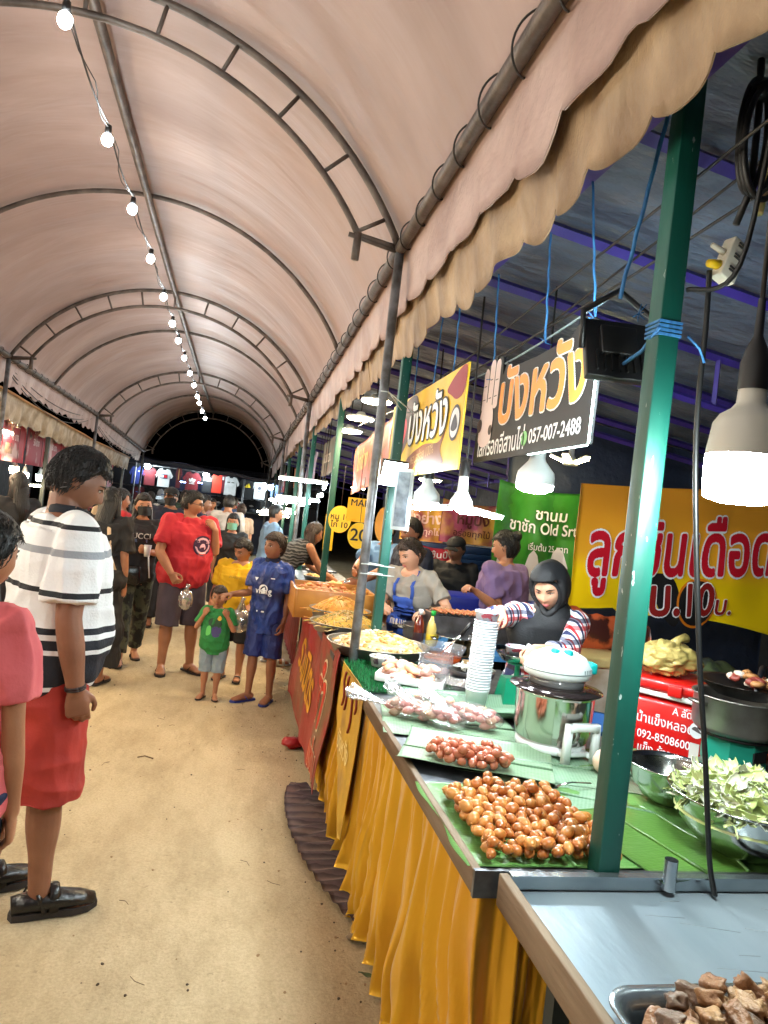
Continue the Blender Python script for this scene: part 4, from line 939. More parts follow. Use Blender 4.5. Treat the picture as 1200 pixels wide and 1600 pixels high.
b.tube([(-.058, 0, .118), (-.03, 0, .124), (.03, 0, .124), (.058, 0, .118)], [.017]*4, 10, ry=[.013]*4, power=5)
b.tube([(-.055, 0, .02), (-.05, .04, .02), (-.04, .08, .02)], .011, 8); b.tube([(.055, 0, .02), (.05, .04, .02), (.04, .08, .02)], .011, 8); b.tube([(-.05, .03, .02), (.05, .03, .02)], .01, 8)
o = prt('stand', b, M_WPL); o.location = (.035, -.165, 0); o.rotation_euler = (0, 0, R(8))

# ---- stack of paper cups
M_CUP = mat('paper cup', rgb(226, 230, 236), .5); M_CUPP = mat('printed paper cup', rgb(214, 220, 236), .5, col2=rgb(214, 90, 110), nscale=28, ramp=(.54, .60))
def cup_mesh(m, name='paper_cup'):
    b = MB(); b.lathe([(0, .004), (.036, .004), (.037, 0), (.048, .078), (.0505, .080), (.051, .083), (.0495, .085), (.047, .080), (.0355, .008), (0, .008)], n=28); return b.mesh(name, m)
cm, cmp_ = cup_mesh(M_CUP), cup_mesh(M_CUPP)
CX, CY = 1.085, 2.92
for i in range(27):
    o = bpy.data.objects.new('paper_cup', cmp_ if i == 26 else cm); COL.objects.link(o); o.location = (CX+.0003*i+.001*math.sin(i*2.1), CY+.001*math.cos(i*1.7), TZ+.006+i*.0118+(.052 if i == 26 else 0)*.55); o.scale = (1.06, 1.06, 1)
    tag(o, 'white paper cup nested in the tall stack beside the steel pot' if i < 26 else 'printed paper cup on top of the tall stack, gripped by the seller', 'cup', 'stacked paper cups' if i < 26 else None)

# ---- green kitchen scale with a steel pan and a cup on it
ks = thing('kitchen_scale', 'green kitchen scale with a round steel pan behind the cup stack', 'scale', (1.30, 3.02, TZ))
b = MB(); b.prism([(-.075, -.06), (.075, -.06), (.075, .06), (-.075, .06)], .02); b.add([(-.075, -.06, .02), (.075, -.06, .02), (.075, .06, .02), (-.075, .06, .02), (-.055, -.02, .125), (.055, -.02, .125), (.055, .05, .125), (-.055, .05, .125)], [(0, 1, 5, 4), (1, 2, 6, 5), (2, 3, 7, 6), (3, 0, 4, 7), (4, 5, 6, 7)]); b.obj('body', mat('scale green', rgb(16, 132, 96), .35, coat=.2), ks)
b = MB(); b.lathe([(.012, .12), (.012, .185), (.05, .19), (.055, .198), (0, .198)], n=20); b.obj('pan_support', mat('scale green', rgb(16, 132, 96), .35), ks)
b = MB(); b.lathe([(0, .199), (.075, .203), (.098, .232), (.101, .236), (.096, .234), (.074, .208), (0, .203)], n=32); b.obj('pan', M_POT, ks)
o = bpy.data.objects.new('paper_cup', cmp_); COL.objects.link(o); o.location = (1.28, 3.0, TZ+.205); o.scale = (1.05, 1.05, .8); tag(o, 'printed paper cup held over the pan of the green scale', 'cup')
b = MB(); b.box((1.14, 3.12, TZ+.10), (.022, .012, .20), rz=.3); tag(b.obj('wooden_paddle', mat('pale wood', rgb(206, 160, 84), .6, col2=rgb(170, 122, 60), nscale=12, stretch=(1, 1, .1))), 'wooden paddle standing upright behind the paper cups', 'paddle')

# ---- spoon on the leaf
b = MB(); b.ball((1.02, 2.02, TZ+.018), (.028, .020, .006), 16, 8); b.tube([(1.045, 2.025, TZ+.018), (1.10, 2.04, TZ+.026), (1.17, 2.05, TZ+.022)], [.005, .004, .006], 8, ry=[.002]*3); tag(b.obj('spoon', M_POT), 'steel serving spoon lying on the pale banana leaf', 'spoon')

# ---- artificial turf piece
gm = MB(); q = random.Random(4)
gm.box((.84, 3.36, TZ+.006), (.44, .56, .010))
tag(gm.obj('turf_mat', mat('turf backing', rgb(20, 62, 34), .9)), 'flat green backing of the artificial turf mat on the counter', 'mat')
gr = MB()
for i in range(5200):
    x = q.uniform(.60, 1.06); y = q.uniform(3.07, 3.65); h = q.uniform(.016, .032); a = q.random()*6.3; w = .0022
    dx, dy = w*math.cos(a), w*math.sin(a); lx, ly = q.uniform(-.010, .010), q.uniform(-.010, .010)
    z = TZ+.010 - (.02 if x < .615 else 0)
    gr.add([(x-dx, y-dy, z), (x+dx, y+dy, z), (x+lx, y+ly, z+h)], [(0, 1, 2)], q.randint(0, 1))
tag(gr.obj('turf', [mat('turf green', rgb(28, 128, 66), .6), mat('turf dark green', rgb(20, 88, 46), .6)]), 'short green plastic grass of the mat under the chicken tray', 'turf', kind='stuff')

# ---- chunk meshes
def chunk(b, c, r, q, mi=0, flat_=.6, nu=7, nv=5):
    s = q.random()*99; M = Matrix.Rotation(q.random()*6, 4, 'Z') @ Matrix.Rotation(q.uniform(-.6, .6), 4, 'X')
    b.ball(c, (r*q.uniform(.8, 1.5), r*q.uniform(.6, 1.0), r*flat_*q.uniform(.6, 1.2)), nu, nv, mi, M, fn=lambda p, n: p*(1+.35*nz(n.x*2+s, n.y*2, n.z*2)))
def mound(name, label, cat, c, rad, h, n, r, mats, seed, sy=1.0, noodles=0):
    q = random.Random(seed); b = MB()
    b.lathe([(rad, 0), (rad*.8, h*.45), (rad*.45, h*.85), (0, h)], (c[0], c[1], c[2]), 24, 0, True, None, 1, sy)
    for i in range(n):
        a = q.random()*6.283; d = math.sqrt(q.random()); x = d*rad*math.cos(a); y = d*rad*sy*math.sin(a); z = h*(1-d**1.6)
        chunk(b, (c[0]+x, c[1]+y, c[2]+z+r*.2), r*q.uniform(.7, 1.2), q, q.randrange(len(mats)))
    for i in range(noodles):
        a = q.random()*6.283; d = math.sqrt(q.random()); x = d*rad*math.cos(a); y = d*rad*sy*math.sin(a); z = h*(1-d**1.6)+.006; pts = []
        hx, hy = q.uniform(-1, 1), q.uniform(-1, 1)
        for k in range(6):
            pts.append((c[0]+x, c[1]+y, c[2]+z)); x += .014*hx; y += .014*hy; z += q.uniform(-.006, .006); hx += q.uniform(-.6, .6); hy += q.uniform(-.6, .6); z = min(z, h*(1-min(1, math.hypot(x, y/sy)/rad)**1.6)+.012)
        b.tube(pts, .0032, 4, q.randrange(len(mats)))
    return tag(b.obj(name, mats), label, cat, kind='stuff')
M_ALU = mat('aluminium tray', rgb(176, 172, 164), .38, .85, col2=rgb(150, 144, 136), nscale=10)
def tray(label, c, r, h, tilt=0.0, name='round_tray', m=None):
    b = MB(); b.lathe([(0, 0), (r*.86, 0), (r*.97, h*.85), (r, h), (r*1.02, h+.003), (r*.99, h+.004), (r*.955, h*.85), (r*.85, .005), (0, .005)], n=44)
    o = b.obj(name, m or M_ALU); o.location = c; o.rotation_euler = (tilt, 0, 0); return tag(o, label, 'tray')
CH = [mat('fried pale piece', rgb(226, 196, 140), .5, col2=rgb(196, 150, 88), nscale=40), mat('fried gold piece', rgb(222, 178, 96), .5, col2=rgb(180, 122, 50), nscale=40), mat('white piece', rgb(226, 214, 190), .5, col2=rgb(150, 110, 84), nscale=50, ramp=(.5, .7))]
tray('widest aluminium tray heaped with pale chopped fried pieces beside the grass mat', (.83, 3.86, .80), .285, .055)
mound('fried_pieces', 'pale chopped fried pieces heaped in the widest tray', 'fried food', (.83, 3.86, .835), .25, .075, 330, .019, CH, 3)
tray('round aluminium tray of yellow fried noodles, middle one of the row', (.72, 4.36, .82), .225, .055)
NO = [mat('noodle yellow', rgb(226, 180, 74), .45, col2=rgb(206, 146, 48), nscale=30), mat('noodle bits', rgb(190, 150, 70), .5, col2=rgb(110, 130, 50), nscale=60)]
mound('fried_noodles', 'yellow fried noodles with bits heaped in the middle round tray', 'noodles', (.72, 4.36, .855), .20, .085, 60, .014, [NO[0], NO[1], CH[0]], 5, 1.0, 420)
tray('round aluminium tray of orange fried noodles close to the wooden box', (.74, 4.80, .84), .21, .055)
mound('fried_noodles', 'orange fried noodles heaped in the tray close to the wooden box', 'noodles', (.74, 4.80, .875), .19, .10, 30, .013, [mat('noodle orange', rgb(232, 168, 70), .45, col2=rgb(214, 136, 44), nscale=30), NO[0]], 6, 1.0, 380)
for c, h, r in ((( .83, 3.86), .03, .24), ((.72, 4.36), .05, .18), ((.74, 4.80), .07, .17)):
    pass
# wooden display box with compartments
wx = thing('wooden_box', 'varnished wooden display box with open compartments of fried snacks', 'box', (.74, 5.36, .78)); M_WOOD = mat('varnished wood', rgb(206, 146, 62), .4, col2=rgb(178, 116, 44), nscale=6, stretch=(1, 6, 1), coat=.2)
for nme, c, s in (('side_board', (-.29, 0, .10), (.018, .66, .20)), ('side_board', (.29, 0, .10), (.018, .66, .20)), ('end_board', (0, -.32, .10), (.562, .018, .20)), ('end_board', (0, .32, .10), (.562, .018, .20)), ('bottom_board', (0, 0, .085), (.56, .62, .012)), ('divider', (0, .0, .14), (.562, .014, .10)), ('divider', (.0, -.16, .14), (.014, .3, .10))):
    b = MB(); b.box(c, s, bev=.003); b.obj(nme, M_WOOD, wx)
q = random.Random(9)
for k, (cx, cy, hx, hy) in enumerate(((.60, 5.20, .13, .14), (.88, 5.20, .13, .14), (.74, 5.52, .26, .14))):
    b = MB()
    for i in range(90):
        chunk(b, (cx+q.uniform(-hx, hx), cy+q.uniform(-hy, hy), .93+q.uniform(0, .03)), .022, q, q.randint(0, 1))
    tag(b.obj('fried_snacks', [CH[1], mat('fried orange', rgb(216, 130, 62), .5, col2=rgb(180, 90, 40), nscale=30)]), ['fried snacks in the near aisle compartment of the wooden box', 'fried snacks in the near inner compartment of the wooden box', 'fried snacks in the long far compartment of the wooden box'][k], 'fried food', kind='stuff')

# ---- chicken tray, small printed bowl, glass bowls, lids, bottles
M_STY = mat('white foam', rgb(230, 230, 224), .6); CHK = [mat('chicken skin', rgb(222, 176, 136), .4, col2=rgb(206, 140, 104), nscale=26), mat('chicken pink', rgb(226, 178, 166), .4, col2=rgb(200, 140, 120), nscale=26)]
b = MB(); b.box((0, 0, .004), (.30, .24, .006)); 
for (c, s) in (((0, -.12, .02), (.31, .008, .035)), ((0, .12, .02), (.31, .008, .035)), ((-.155, 0, .02), (.008, .24, .035)), ((.155, 0, .02), (.008, .24, .035))): b.box(c, s, bev=.002)
o = b.obj('foam_tray', M_STY); o.location = (.88, 3.24, TZ+.03); o.rotation_euler = (0, 0, R(-24)); tag(o, 'white foam tray of raw chicken pieces on the green turf mat', 'tray')
q = random.Random(21); CKM = []
for k in range(4):
    b = MB(); s = q.random()*50; b.ball((0, 0, 0), (.04, .024, .019), 14, 10, fn=lambda p, n: p*(1+.28*nz(n.x*2.2+s, n.y*2.2, n.z*2.2))); CKM.append(b.mesh('chicken_piece', CHK[k % 2]))
for i in range(34):
    o = bpy.data.objects.new('chicken_piece', CKM[i % 4]); COL.objects.link(o); u = q.uniform(-.125, .125); v = q.uniform(-.095, .095); a = R(-24)
    o.location = (.88+u*math.cos(a)-v*math.sin(a), 3.24+u*math.sin(a)+v*math.cos(a), TZ+.058+.016*(i//12)); o.rotation_euler = (q.uniform(-.4, .4), q.uniform(-.4, .4), q.random()*6); tag(o, 'raw pinkish chicken piece piled in the white foam tray', 'chicken piece', 'raw chicken pieces in the foam tray')
b = MB(); b.lathe([(0, .004), (.05, .004), (.064, .05), (.066, .052), (.062, .05), (.048, .008), (0, .008)], n=28); o = b.obj('printed_bowl', mat('floral bowl', rgb(220, 224, 230), .3, col2=rgb(120, 90, 120), nscale=34, ramp=(.56, .62))); o.location = (.78, 3.50, TZ+.03); tag(o, 'small floral printed bowl of chopped food on the turf', 'bowl')
b = MB(); q = random.Random(3)
for i in range(22): chunk(b, (.78+q.uniform(-.04, .04), 3.50+q.uniform(-.04, .04), TZ+.072+q.uniform(0, .012)), .014, q, 0)
tag(b.obj('chopped_food', [CH[2]]), 'chopped pale food filling the small floral bowl', 'food', kind='stuff')
M_GLASS = plastic_mat('clear tub', .70, (.95, .97, 1, 1))
b = MB(); b.lathe([(0, .003), (.09, .003), (.125, .09), (.128, .095), (.122, .09), (.086, .008), (0, .008)], n=36); o = b.obj('clear_bowl', M_GLASS); o.location = (1.16, 3.72, TZ+.03); tag(o, 'clear plastic bowl of orange dipping sauce with a ladle', 'bowl')
b = MB(); b.lathe([(0, .0), (.10, .0), (.105, .03), (0, .032)], n=30); o = b.obj('sauce', mat('orange sauce', rgb(200, 96, 40), .2, col2=rgb(180, 70, 30), nscale=14)); o.location = (1.16, 3.72, TZ+.042); tag(o, 'orange dipping sauce inside the clear bowl', 'sauce', kind='stuff')
b = MB(); b.tube([(1.14, 3.70, TZ+.08), (1.20, 3.66, TZ+.16), (1.23, 3.64, TZ+.20)], .006, 8); b.tube([(1.23, 3.64, TZ+.20), (1.27, 3.62, TZ+.27)], .011, 8, mi=1); tag(b.obj('ladle', [M_POT, mat('black handle', rgb(20, 20, 22), .4)]), 'steel ladle with a black handle leaning in the orange sauce', 'ladle')
b = MB(); b.lathe([(0, .004), (.07, .004), (.105, .06), (.11, .085), (.104, .085), (.066, .01), (0, .01)], n=36); o = b.obj('black_bowl', mat('black bowl', rgb(22, 22, 26), .3)); o.location = (1.16, 3.22, TZ+.02); tag(o, 'black bowl of white shredded garnish behind the cup stack', 'bowl')
b = MB(); q = random.Random(14)
for i in range(46):
    a = q.random()*6.3; d = q.random()*.085; x, y = 1.16+d*math.cos(a), 3.22+d*math.sin(a); h = q.random()*6.3
    b.tube([(x, y, TZ+.10+q.random()*.02), (x+.02*math.cos(h), y+.02*math.sin(h), TZ+.11+q.random()*.02), (x+.035*math.cos(h+.5), y+.035*math.sin(h+.5), TZ+.10+q.random()*.02)], .004, 5)
tag(b.obj('garnish', mat('white garnish', rgb(226, 224, 214), .5)), 'white shredded garnish heaped in the black bowl', 'garnish', kind='stuff')
def clamshell(label, c, rz, rx):
    b = MB(); b.box((0, 0, .002), (.15, .11, .002)); 
    for (p, s) in (((0, -.057, .017), (.154, .003, .032)), ((0, .057, .017), (.154, .003, .032)), ((-.077, 0, .017), (.003, .114, .032)), ((.077, 0, .017), (.003, .114, .032))): b.box(p, s)
    b.tube([(-.08, -.06, .034), (.08, -.06, .034), (.08, .06, .034), (-.08, .06, .034), (-.08, -.06, .034)], .0025, 6)
    o = b.obj('clear_box', plastic_mat('clear box plastic', .66)); o.location = c; o.rotation_euler = (rx, 0, rz); return tag(o, label, 'box')
clamshell('clear plastic food box lid tilted up behind the chicken tray', (.99, 3.26, TZ+.09), R(-15), R(38)); clamshell('clear plastic food box lying flat beside the sausage bags', (1.02, 3.02, TZ+.012), R(-18), 0); clamshell('clear plastic food box nested against the black bowl', (1.08, 3.08, TZ+.05), R(-30), R(-14))
def bottle(label, c, body, capc, cap_h, label_col):
    t = thing('sauce_bottle', label, 'bottle', c)
    b = MB(); b.lathe([(0, 0), (.031, 0), (.033, .006), (.033, .12), (.028, .15), (.014, .185), (.0125, .20), (0, .20)], n=24); b.obj('body', body, t)
    b = MB(); b.lathe([(.015, .195), (.0155, .222), (.013, .226), (0, .226)], n=18, close=True); b.obj('cap', capc, t)
    b = MB(); b.lathe([(.0335, .03), (.0338, .032), (.0338, .085), (.0335, .087)], n=24); b.obj('label_band', label_col, t)
bottle('dark red sauce bottle with a white cap behind the fried food tray', (1.13, 4.15, .80), mat('fish sauce', rgb(96, 30, 18), .12, coat=.5), mat('white cap', rgb(226, 226, 226), .4), 0, mat('dark label', rgb(50, 28, 30), .4))
bottle('clear oil bottle with a green cap and yellow oil beside the dark sauce bottle', (1.205, 4.13, .80), mat('cooking oil', rgb(200, 170, 90), .1, coat=.6), mat('green cap', rgb(30, 160, 60), .4), 0, mat('yellow label', rgb(214, 176, 40), .4))
def pot(label, c, r, h, m, name='cooking_pot', handle=None):
    t = thing(name, label, 'pot', c); b = MB(); b.lathe([(0, 0), (r*.92, 0), (r, .02), (r, h), (r*1.06, h+.004), (r*1.05, h+.008), (r*.96, h), (r*.95, .02), (0, .01)], n=40); b.obj('body', m, t)
    for s in (-1, 1):
        b = MB(); b.tube([(s*r, -.03, h*.8), (s*(r+.03), -.028, h*.82), (s*(r+.03), .028, h*.82), (s*r, .03, h*.8)], .006, 6); b.obj('handle', m, t)
    return t
pot('steel pot of broth behind the sauce bottles', (1.34, 4.02, .80), .13, .10, M_POT); pot('wide low aluminium pot farther behind the bottles', (1.26, 4.45, .80), .15, .08, M_ALU)

# ---- steel bowls, one heaped with cabbage
def bowl(label, c, r, h):
    b = MB(); b.lathe([(0, 0), (r*.4, 0), (r*.62, h*.16), (r*.85, h*.5), (r*.97, h*.92), (r, h), (r*1.035, h+.002), (r*1.03, h+.006), (r*.985, h+.003), (r*.95, h*.9), (r*.83, h*.5), (r*.6, h*.18), (r*.38, .006), (0, .006)], n=56)
    o = b.obj('steel_bowl', mat('steel bowl', rgb(186, 188, 184), .17, 1.0, bump=.05, bscale=20)); o.location = c; return tag(o, label, 'bowl')
bowl('large steel bowl heaped with shredded pale green cabbage', (1.385, 1.645, TZ+.01), .185, .140); bowl('smaller empty steel bowl standing behind the cabbage bowl', (1.375, 1.955, TZ+.01), .125, .110)
cab = MB(); q = random.Random(17)
cab.lathe([(.17, .0), (.15, .035), (.08, .065), (0, .075)], (1.385, 1.645, TZ+.10), 26)
for i in range(560):
    a = q.random()*6.283; d = math.sqrt(q.random())*.172; x, y = d*math.cos(a), d*math.sin(a); z = .085*(1-(d/.19)**2)
    big = q.random() < .35; L = q.uniform(.04, .09); w = q.uniform(.018, .04) if big else q.uniform(.004, .011); cu = q.uniform(-18, 18); s = q.random()*50
    M = Matrix.Translation((1.385+x, 1.645+y, TZ+.12+z)) @ Matrix.Rotation(q.random()*6.3, 4, 'Z') @ Matrix.Rotation(q.uniform(-.7, .7), 4, 'X') @ Matrix.Rotation(q.uniform(-.6, .6), 4, 'Y')
    c = MB(); c.sheet(lambda u, v: M @ Vector(((u-.5)*L, (v-.5)*w*(1+.4*nz(u*3, s)), cu*((u-.5)*L)**2+.006*nz(u*5+s, v*4)+(v-.5)**2*w)), 6, 4, thick=.0012)
    cab.add(c.v, c.f, q.randrange(3)+0, True)
tag(cab.obj('shredded_cabbage', [mat('cabbage pale', rgb(230, 236, 178), .4, col2=rgb(206, 222, 140), nscale=20), mat('cabbage white', rgb(240, 241, 226), .4), mat('cabbage green', rgb(206, 222, 146), .4, col2=rgb(226, 232, 184), nscale=20)]), 'torn pale green cabbage piled in the large steel bowl', 'cabbage', kind='stuff')
b = MB(); q = random.Random(7)
b.ball((1.30, 2.17, TZ+.05), (.06, .045, .045), 16, 10, fn=lambda p, n: p*(1+.2*nz(n.x*3, n.y*3, n.z*3))); b.tube([(1.30, 2.17, TZ+.085), (1.305, 2.17, TZ+.12), (1.30, 2.18, TZ+.15)], [.02, .008, .025], 10)
tag(b.obj('food_bag', mat('thin white bag', rgb(224, 204, 190), .35, col2=rgb(206, 160, 130), nscale=12)), 'knotted thin plastic bag of food tucked behind the green post', 'bag')

# ---- back table with cooler, gas stove and pot
b = MB(); b.box((2.0, 2.65, .60), (1.1, 1.5, .03)); bt = thing('back_table', 'dark low table carrying the red cooler and the gas stove', 'table', (2.0, 2.65, 0)); o = b.obj('table_top', mat('dark table', rgb(54, 50, 48), .6), bt); o.matrix_parent_inverse = Matrix.Translation((-2, -2.65, 0))
for x, y in ((1.5, 1.95), (2.5, 1.95), (1.5, 3.35), (2.5, 3.35)):
    b = MB(); b.box((x, y, .29), (.05, .05, .58)); o = b.obj('leg', M_GREYPOST, bt); o.matrix_parent_inverse = Matrix.Translation((-2, -2.65, 0))
rc = thing('cooler_box', 'red cooler box with white stripe, white Thai lettering and a round badge', 'cooler', (1.955, 2.80, .60), R(-50)); rc.scale = (.82, 1, .96); M_RED = mat('red plastic', rgb(206, 22, 18), .35, coat=.3)
b = MB(); b.box((0, 0, .165), (.44, .34, .33), bev=.02); b.obj('body', M_RED, rc)
b = MB(); b.box((0, 0, .352), (.452, .352, .022), bev=.006); b.obj('stripe', mat('white stripe', rgb(226, 222, 214), .45), rc)
b = MB(); b.box((0, 0, .392), (.46, .36, .056), bev=.018); b.obj('lid', M_RED, rc)
b = MB(); b.box((.06, -.186, .385), (.07, .02, .05), bev=.006); b.obj('latch', M_RED, rc)
b = MB(); Fc = lambda u, v, l=0.0: Vector((u, -.1705-l, v))
lettering(b, 'A ลัด', lambda u, v, l: Fc(.10+u, .295+v, .001+l), .045, .004, 0, 0); lettering(b, 'น้ำแข็งหลอด', lambda u, v, l: Fc(.02+u, .235+v, .001+l), .058, .006, 0, 0); lettering(b, '092-8508600', lambda u, v, l: Fc(.02+u, .165+v, .001+l), .05, .004, 0, 0); lettering(b, 'แข็ง-ข้าวสาร', lambda u, v, l: Fc(.02+u, .105+v, .001+l), .052, .005, 0, 0); lettering(b, 'ส่งฟรี', lambda u, v, l: Fc(.03+u, .045+v, .001+l), .04, .004, 0, 0)
b.obj('lettering', mat('sign white', WHITE, .4), rc)
b = MB(); flat(b, Fc, [(.175+.034*math.cos(a*PI/12), .24+.034*math.sin(a*PI/12)) for a in range(24)], .001, 0); flat(b, Fc, smooth_outline([(.152, .243), (.17, .236), (.198, .23), (.18, .25), (.166, .255)]), .0016, 1); b.obj('badge', [mat('sign white', WHITE, .4), mat('badge mark', rgb(90, 80, 80), .5)], rc)
b = MB(); flat(b, Fc, [(.15, .10), (.195, .10), (.195, .185), (.15, .185)], .001, 0); b.obj('sticker', mat('sticker', rgb(214, 206, 196), .5), rc)
b = MB(); b.ball((0, 0, 0), (.17, .12, .10), 60, 40, fn=lambda p, n: Vector((p.x, p.y, max(p.z, -.075)))*(1+.26*nz(n.x*2.4, n.y*2.4, n.z*2.4)+.16*(.5-2*abs(nz(n.x*4, n.y*4, n.z*4)))+.08*(.5-2*abs(nz(n.x*9, n.y*9, n.z*9))))); b.tube([(.03, 0, .09), (.05, .0, .125), (.10, .01, .135)], [.035, .02, .03], 8)
o = b.obj('yellow_bag', mat('yellow plastic bag', rgb(206, 180, 110), .3, col2=rgb(170, 150, 84), nscale=8, bump=.6, bscale=22)); o.location = (1.90, 2.80, 1.075); o.scale = (.82, .82, .72); tag(o, 'crumpled translucent yellow plastic bag lying on the red cooler', 'bag')
b = MB(); b.ball((0, 0, 0), (.26, .2, .20), 30, 18, fn=lambda p, n: p*(1+.25*nz(n.x*2, n.y*2, n.z*2)+.06*nz(n.x*7, n.y*7, n.z*7))); o = b.obj('camouflage_bundle', mat('camouflage', rgb(66, 78, 40), .8, col2=rgb(28, 34, 22), nscale=9, ramp=(.46, .52))); o.location = (2.46, 3.30, .80); tag(o, 'bundled camouflage cloth lying behind the gas stove', 'cloth bundle')
b = MB(); b.ball((0, 0, 0), (.22, .2, .17), 30, 18, fn=lambda p, n: p*(1+.25*nz(n.x*2, n.y*2+4, n.z*2))); o = b.obj('camouflage_bundle', mat('camouflage olive', rgb(84, 92, 52), .8, col2=rgb(40, 44, 30), nscale=11, ramp=(.46, .54))); o.location = (2.80, 3.2, .72); tag(o, 'lower olive camouflage cloth heap below the banner end', 'cloth bundle')
wc = thing('cooler_box', 'dirty white cooler box with a metal latch behind the hijab wearing seller', 'cooler', (1.88, 3.42, .62), R(12))
b = MB(); b.box((0, 0, .15), (.40, .28, .30), bev=.012); b.obj('body', mat('dirty white plastic', rgb(206, 196, 180), .5, col2=rgb(170, 150, 120), nscale=7), wc); b = MB(); b.box((0, 0, .325), (.41, .29, .05), bev=.012); b.obj('lid', mat('yellowed lid', rgb(206, 180, 120), .5), wc)
b = MB(); b.tube([(.05, -.145, .25), (.05, -.16, .28), (.09, -.16, .30), (.09, -.16, .22)], .006, 6); b.obj('latch', mat('latch steel', rgb(60, 58, 56), .4, .6), wc)
gs = thing('gas_stove', 'small green gas cylinder stove with a black burner plate', 'stove', (1.90, 2.34, .615))
b = MB(); b.lathe([(0, .02), (.11, .02), (.13, .05), (.135, .11), (.12, .155), (.06, .175), (.04, .18)], n=40); b.obj('cylinder', mat('gas bottle green', rgb(12, 92, 78), .35, coat=.2), gs)
b = MB(); b.lathe([(.105, .165), (.112, .17), (.112, .27), (.105, .275)], n=8, smooth=False); b.obj('guard_collar', mat('gas guard green', rgb(24, 128, 108), .4), gs)
b = MB(); b.box((-.012, -.107, .225), (.085, .006, .04), Matrix.Rotation(R(22), 4, 'Z')); b.obj('collar_slot', mat('collar slot', rgb(14, 20, 20), .6), gs)
b = MB(); b.lathe([(.02, .17), (.02, .27), (.13, .275), (.13, .285), (0, .285)], n=24); b.obj('burner', mat('burner black', rgb(18, 18, 18), .6), gs)
pot('battered aluminium pot on the gas stove', (1.90, 2.34, .905), .155, .125, M_ALU)
fp = thing('frying_pan', 'black wok with leftover food and a black handle on top of the aluminium pot', 'pan', (1.92, 2.34, 1.035))
b = MB(); b.lathe([(0, .0), (.10, .004), (.165, .05), (.172, .054), (.160, .05), (.098, .01), (0, .006)], n=40); b.obj('body', mat('wok black', rgb(26, 24, 24), .3, .5, col2=rgb(60, 50, 44), nscale=14), fp)
b = MB(); b.tube([(.0, -.06, .03), (.09, .03, .085), (.13, .07, .10)], [.007, .012, .013], 8); b.obj('handle', mat('black handle', rgb(20, 20, 22), .4), fp)
b = MB(); q = random.Random(31)
for i in range(26): chunk(b, (1.98+q.uniform(-.06, .07), 2.36+q.uniform(-.08, .08), 1.09+q.uniform(0, .02)), .024, q, q.randrange(3))
tag(b.obj('leftover_food', [mat('leftover pale', rgb(214, 196, 180), .5), mat('leftover brown', rgb(176, 120, 70), .5), mat('leftover red', rgb(130, 50, 40), .5)]), 'leftover fried scraps in the black wok', 'food', kind='stuff')
b = MB(); b.tube([(2.05, 2.40, .70), (2.10, 2.36, .85), (2.02, 2.28, .98), (2.2, 2.2, .80), (2.3, 2.0, .72)], .008, 8); tag(b.obj('gas_hose', mat('orange hose', rgb(190, 90, 40), .5)), 'orange gas hose looping beside the stove', 'hose')
b = MB(); b.lathe([(0, 0), (.13, 0), (.17, .13), (.176, .135), (.165, .13), (.125, .006), (0, .006)], n=36); o = b.obj('basin', mat('blue basin', rgb(26, 84, 150), .4)); o.location = (1.66, 2.92, .62); tag(o, 'blue plastic basin below the white cooler box', 'basin')

# ---- grill of the next stall and its blue table
gl = thing('grill', 'long charcoal grill box with skewers in front of the seller in purple', 'grill', (1.52, 4.25, .82)); M_SOOT = mat('sooty steel', rgb(96, 96, 100), .4, .7, col2=rgb(60, 58, 58), nscale=8)
b = MB()
for c, s in (((0, -.14, .11), (.62, .008, .14)), ((0, .14, .11), (.62, .008, .14)), ((-.31, 0, .11), (.008, .28, .14)), ((.31, 0, .11), (.008, .28, .14)), ((0, 0, .06), (.6, .27, .006))): b.box(c, s)
b.obj('firebox', M_SOOT, gl); b = MB()
for i in range(22): b.tube([(-.29+i*.0275, -.14, .185), (-.29+i*.0275, .14, .185)], .003, 5)
b.obj('grate', M_SOOT, gl)
for x, y in ((-.28, -.12), (.28, -.12), (-.28, .12), (.28, .12)):
    b = MB(); b.box((x, y, .02), (.02, .02, .05)); b.obj('leg', M_SOOT, gl)
q = random.Random(6); skm = []
b = MB(); b.tube([(0, -.13, 0), (0, .13, 0)], .002, 5); 
for k in range(4): b.ball((0, -.10+k*.042, 0), (.012, .02, .010), 10, 7, 1)
skm = b.mesh('meat_skewer', [mat('skewer stick', rgb(206, 170, 110), .6), mat('grilled meat', rgb(206, 130, 80), .4, col2=rgb(150, 70, 40), nscale=30)])
for i in range(16):
    o = bpy.data.objects.new('meat_skewer', skm); COL.objects.link(o); o.location = (1.25+i*.035, 4.23+q.uniform(-.01, .01), 1.022); o.rotation_euler = (0, 0, q.uniform(-.1, .1)); tag(o, 'meat skewer laid across the charcoal grill', 'skewer', 'skewers on the grill')
b = MB(); b.box((1.60, 4.25, .80), (.9, .62, .03)); t = thing('blue_table', 'blue topped table carrying the charcoal grill', 'table', (1.6, 4.25, 0)); o = b.obj('table_top', mat('blue laminate', rgb(60, 130, 186), .4), t); o.matrix_parent_inverse = Matrix.Translation((-1.6, -4.25, 0))
for x, y in ((1.2, 4.0), (2.0, 4.0), (1.2, 4.5), (2.0, 4.5)):
    b = MB(); b.box((x, y, .39), (.04, .04, .78)); o = b.obj('leg', M_GREYPOST, t); o.matrix_parent_inverse = Matrix.Translation((-1.6, -4.25, 0))
b = MB(); b.box((1.9, 5.0, 1.0), (1.0, .35, .12), bev=.02); tag(b.obj('blue_crate', mat('blue crate', rgb(24, 40, 140), .4)), 'deep blue plastic crate behind the grill', 'crate')

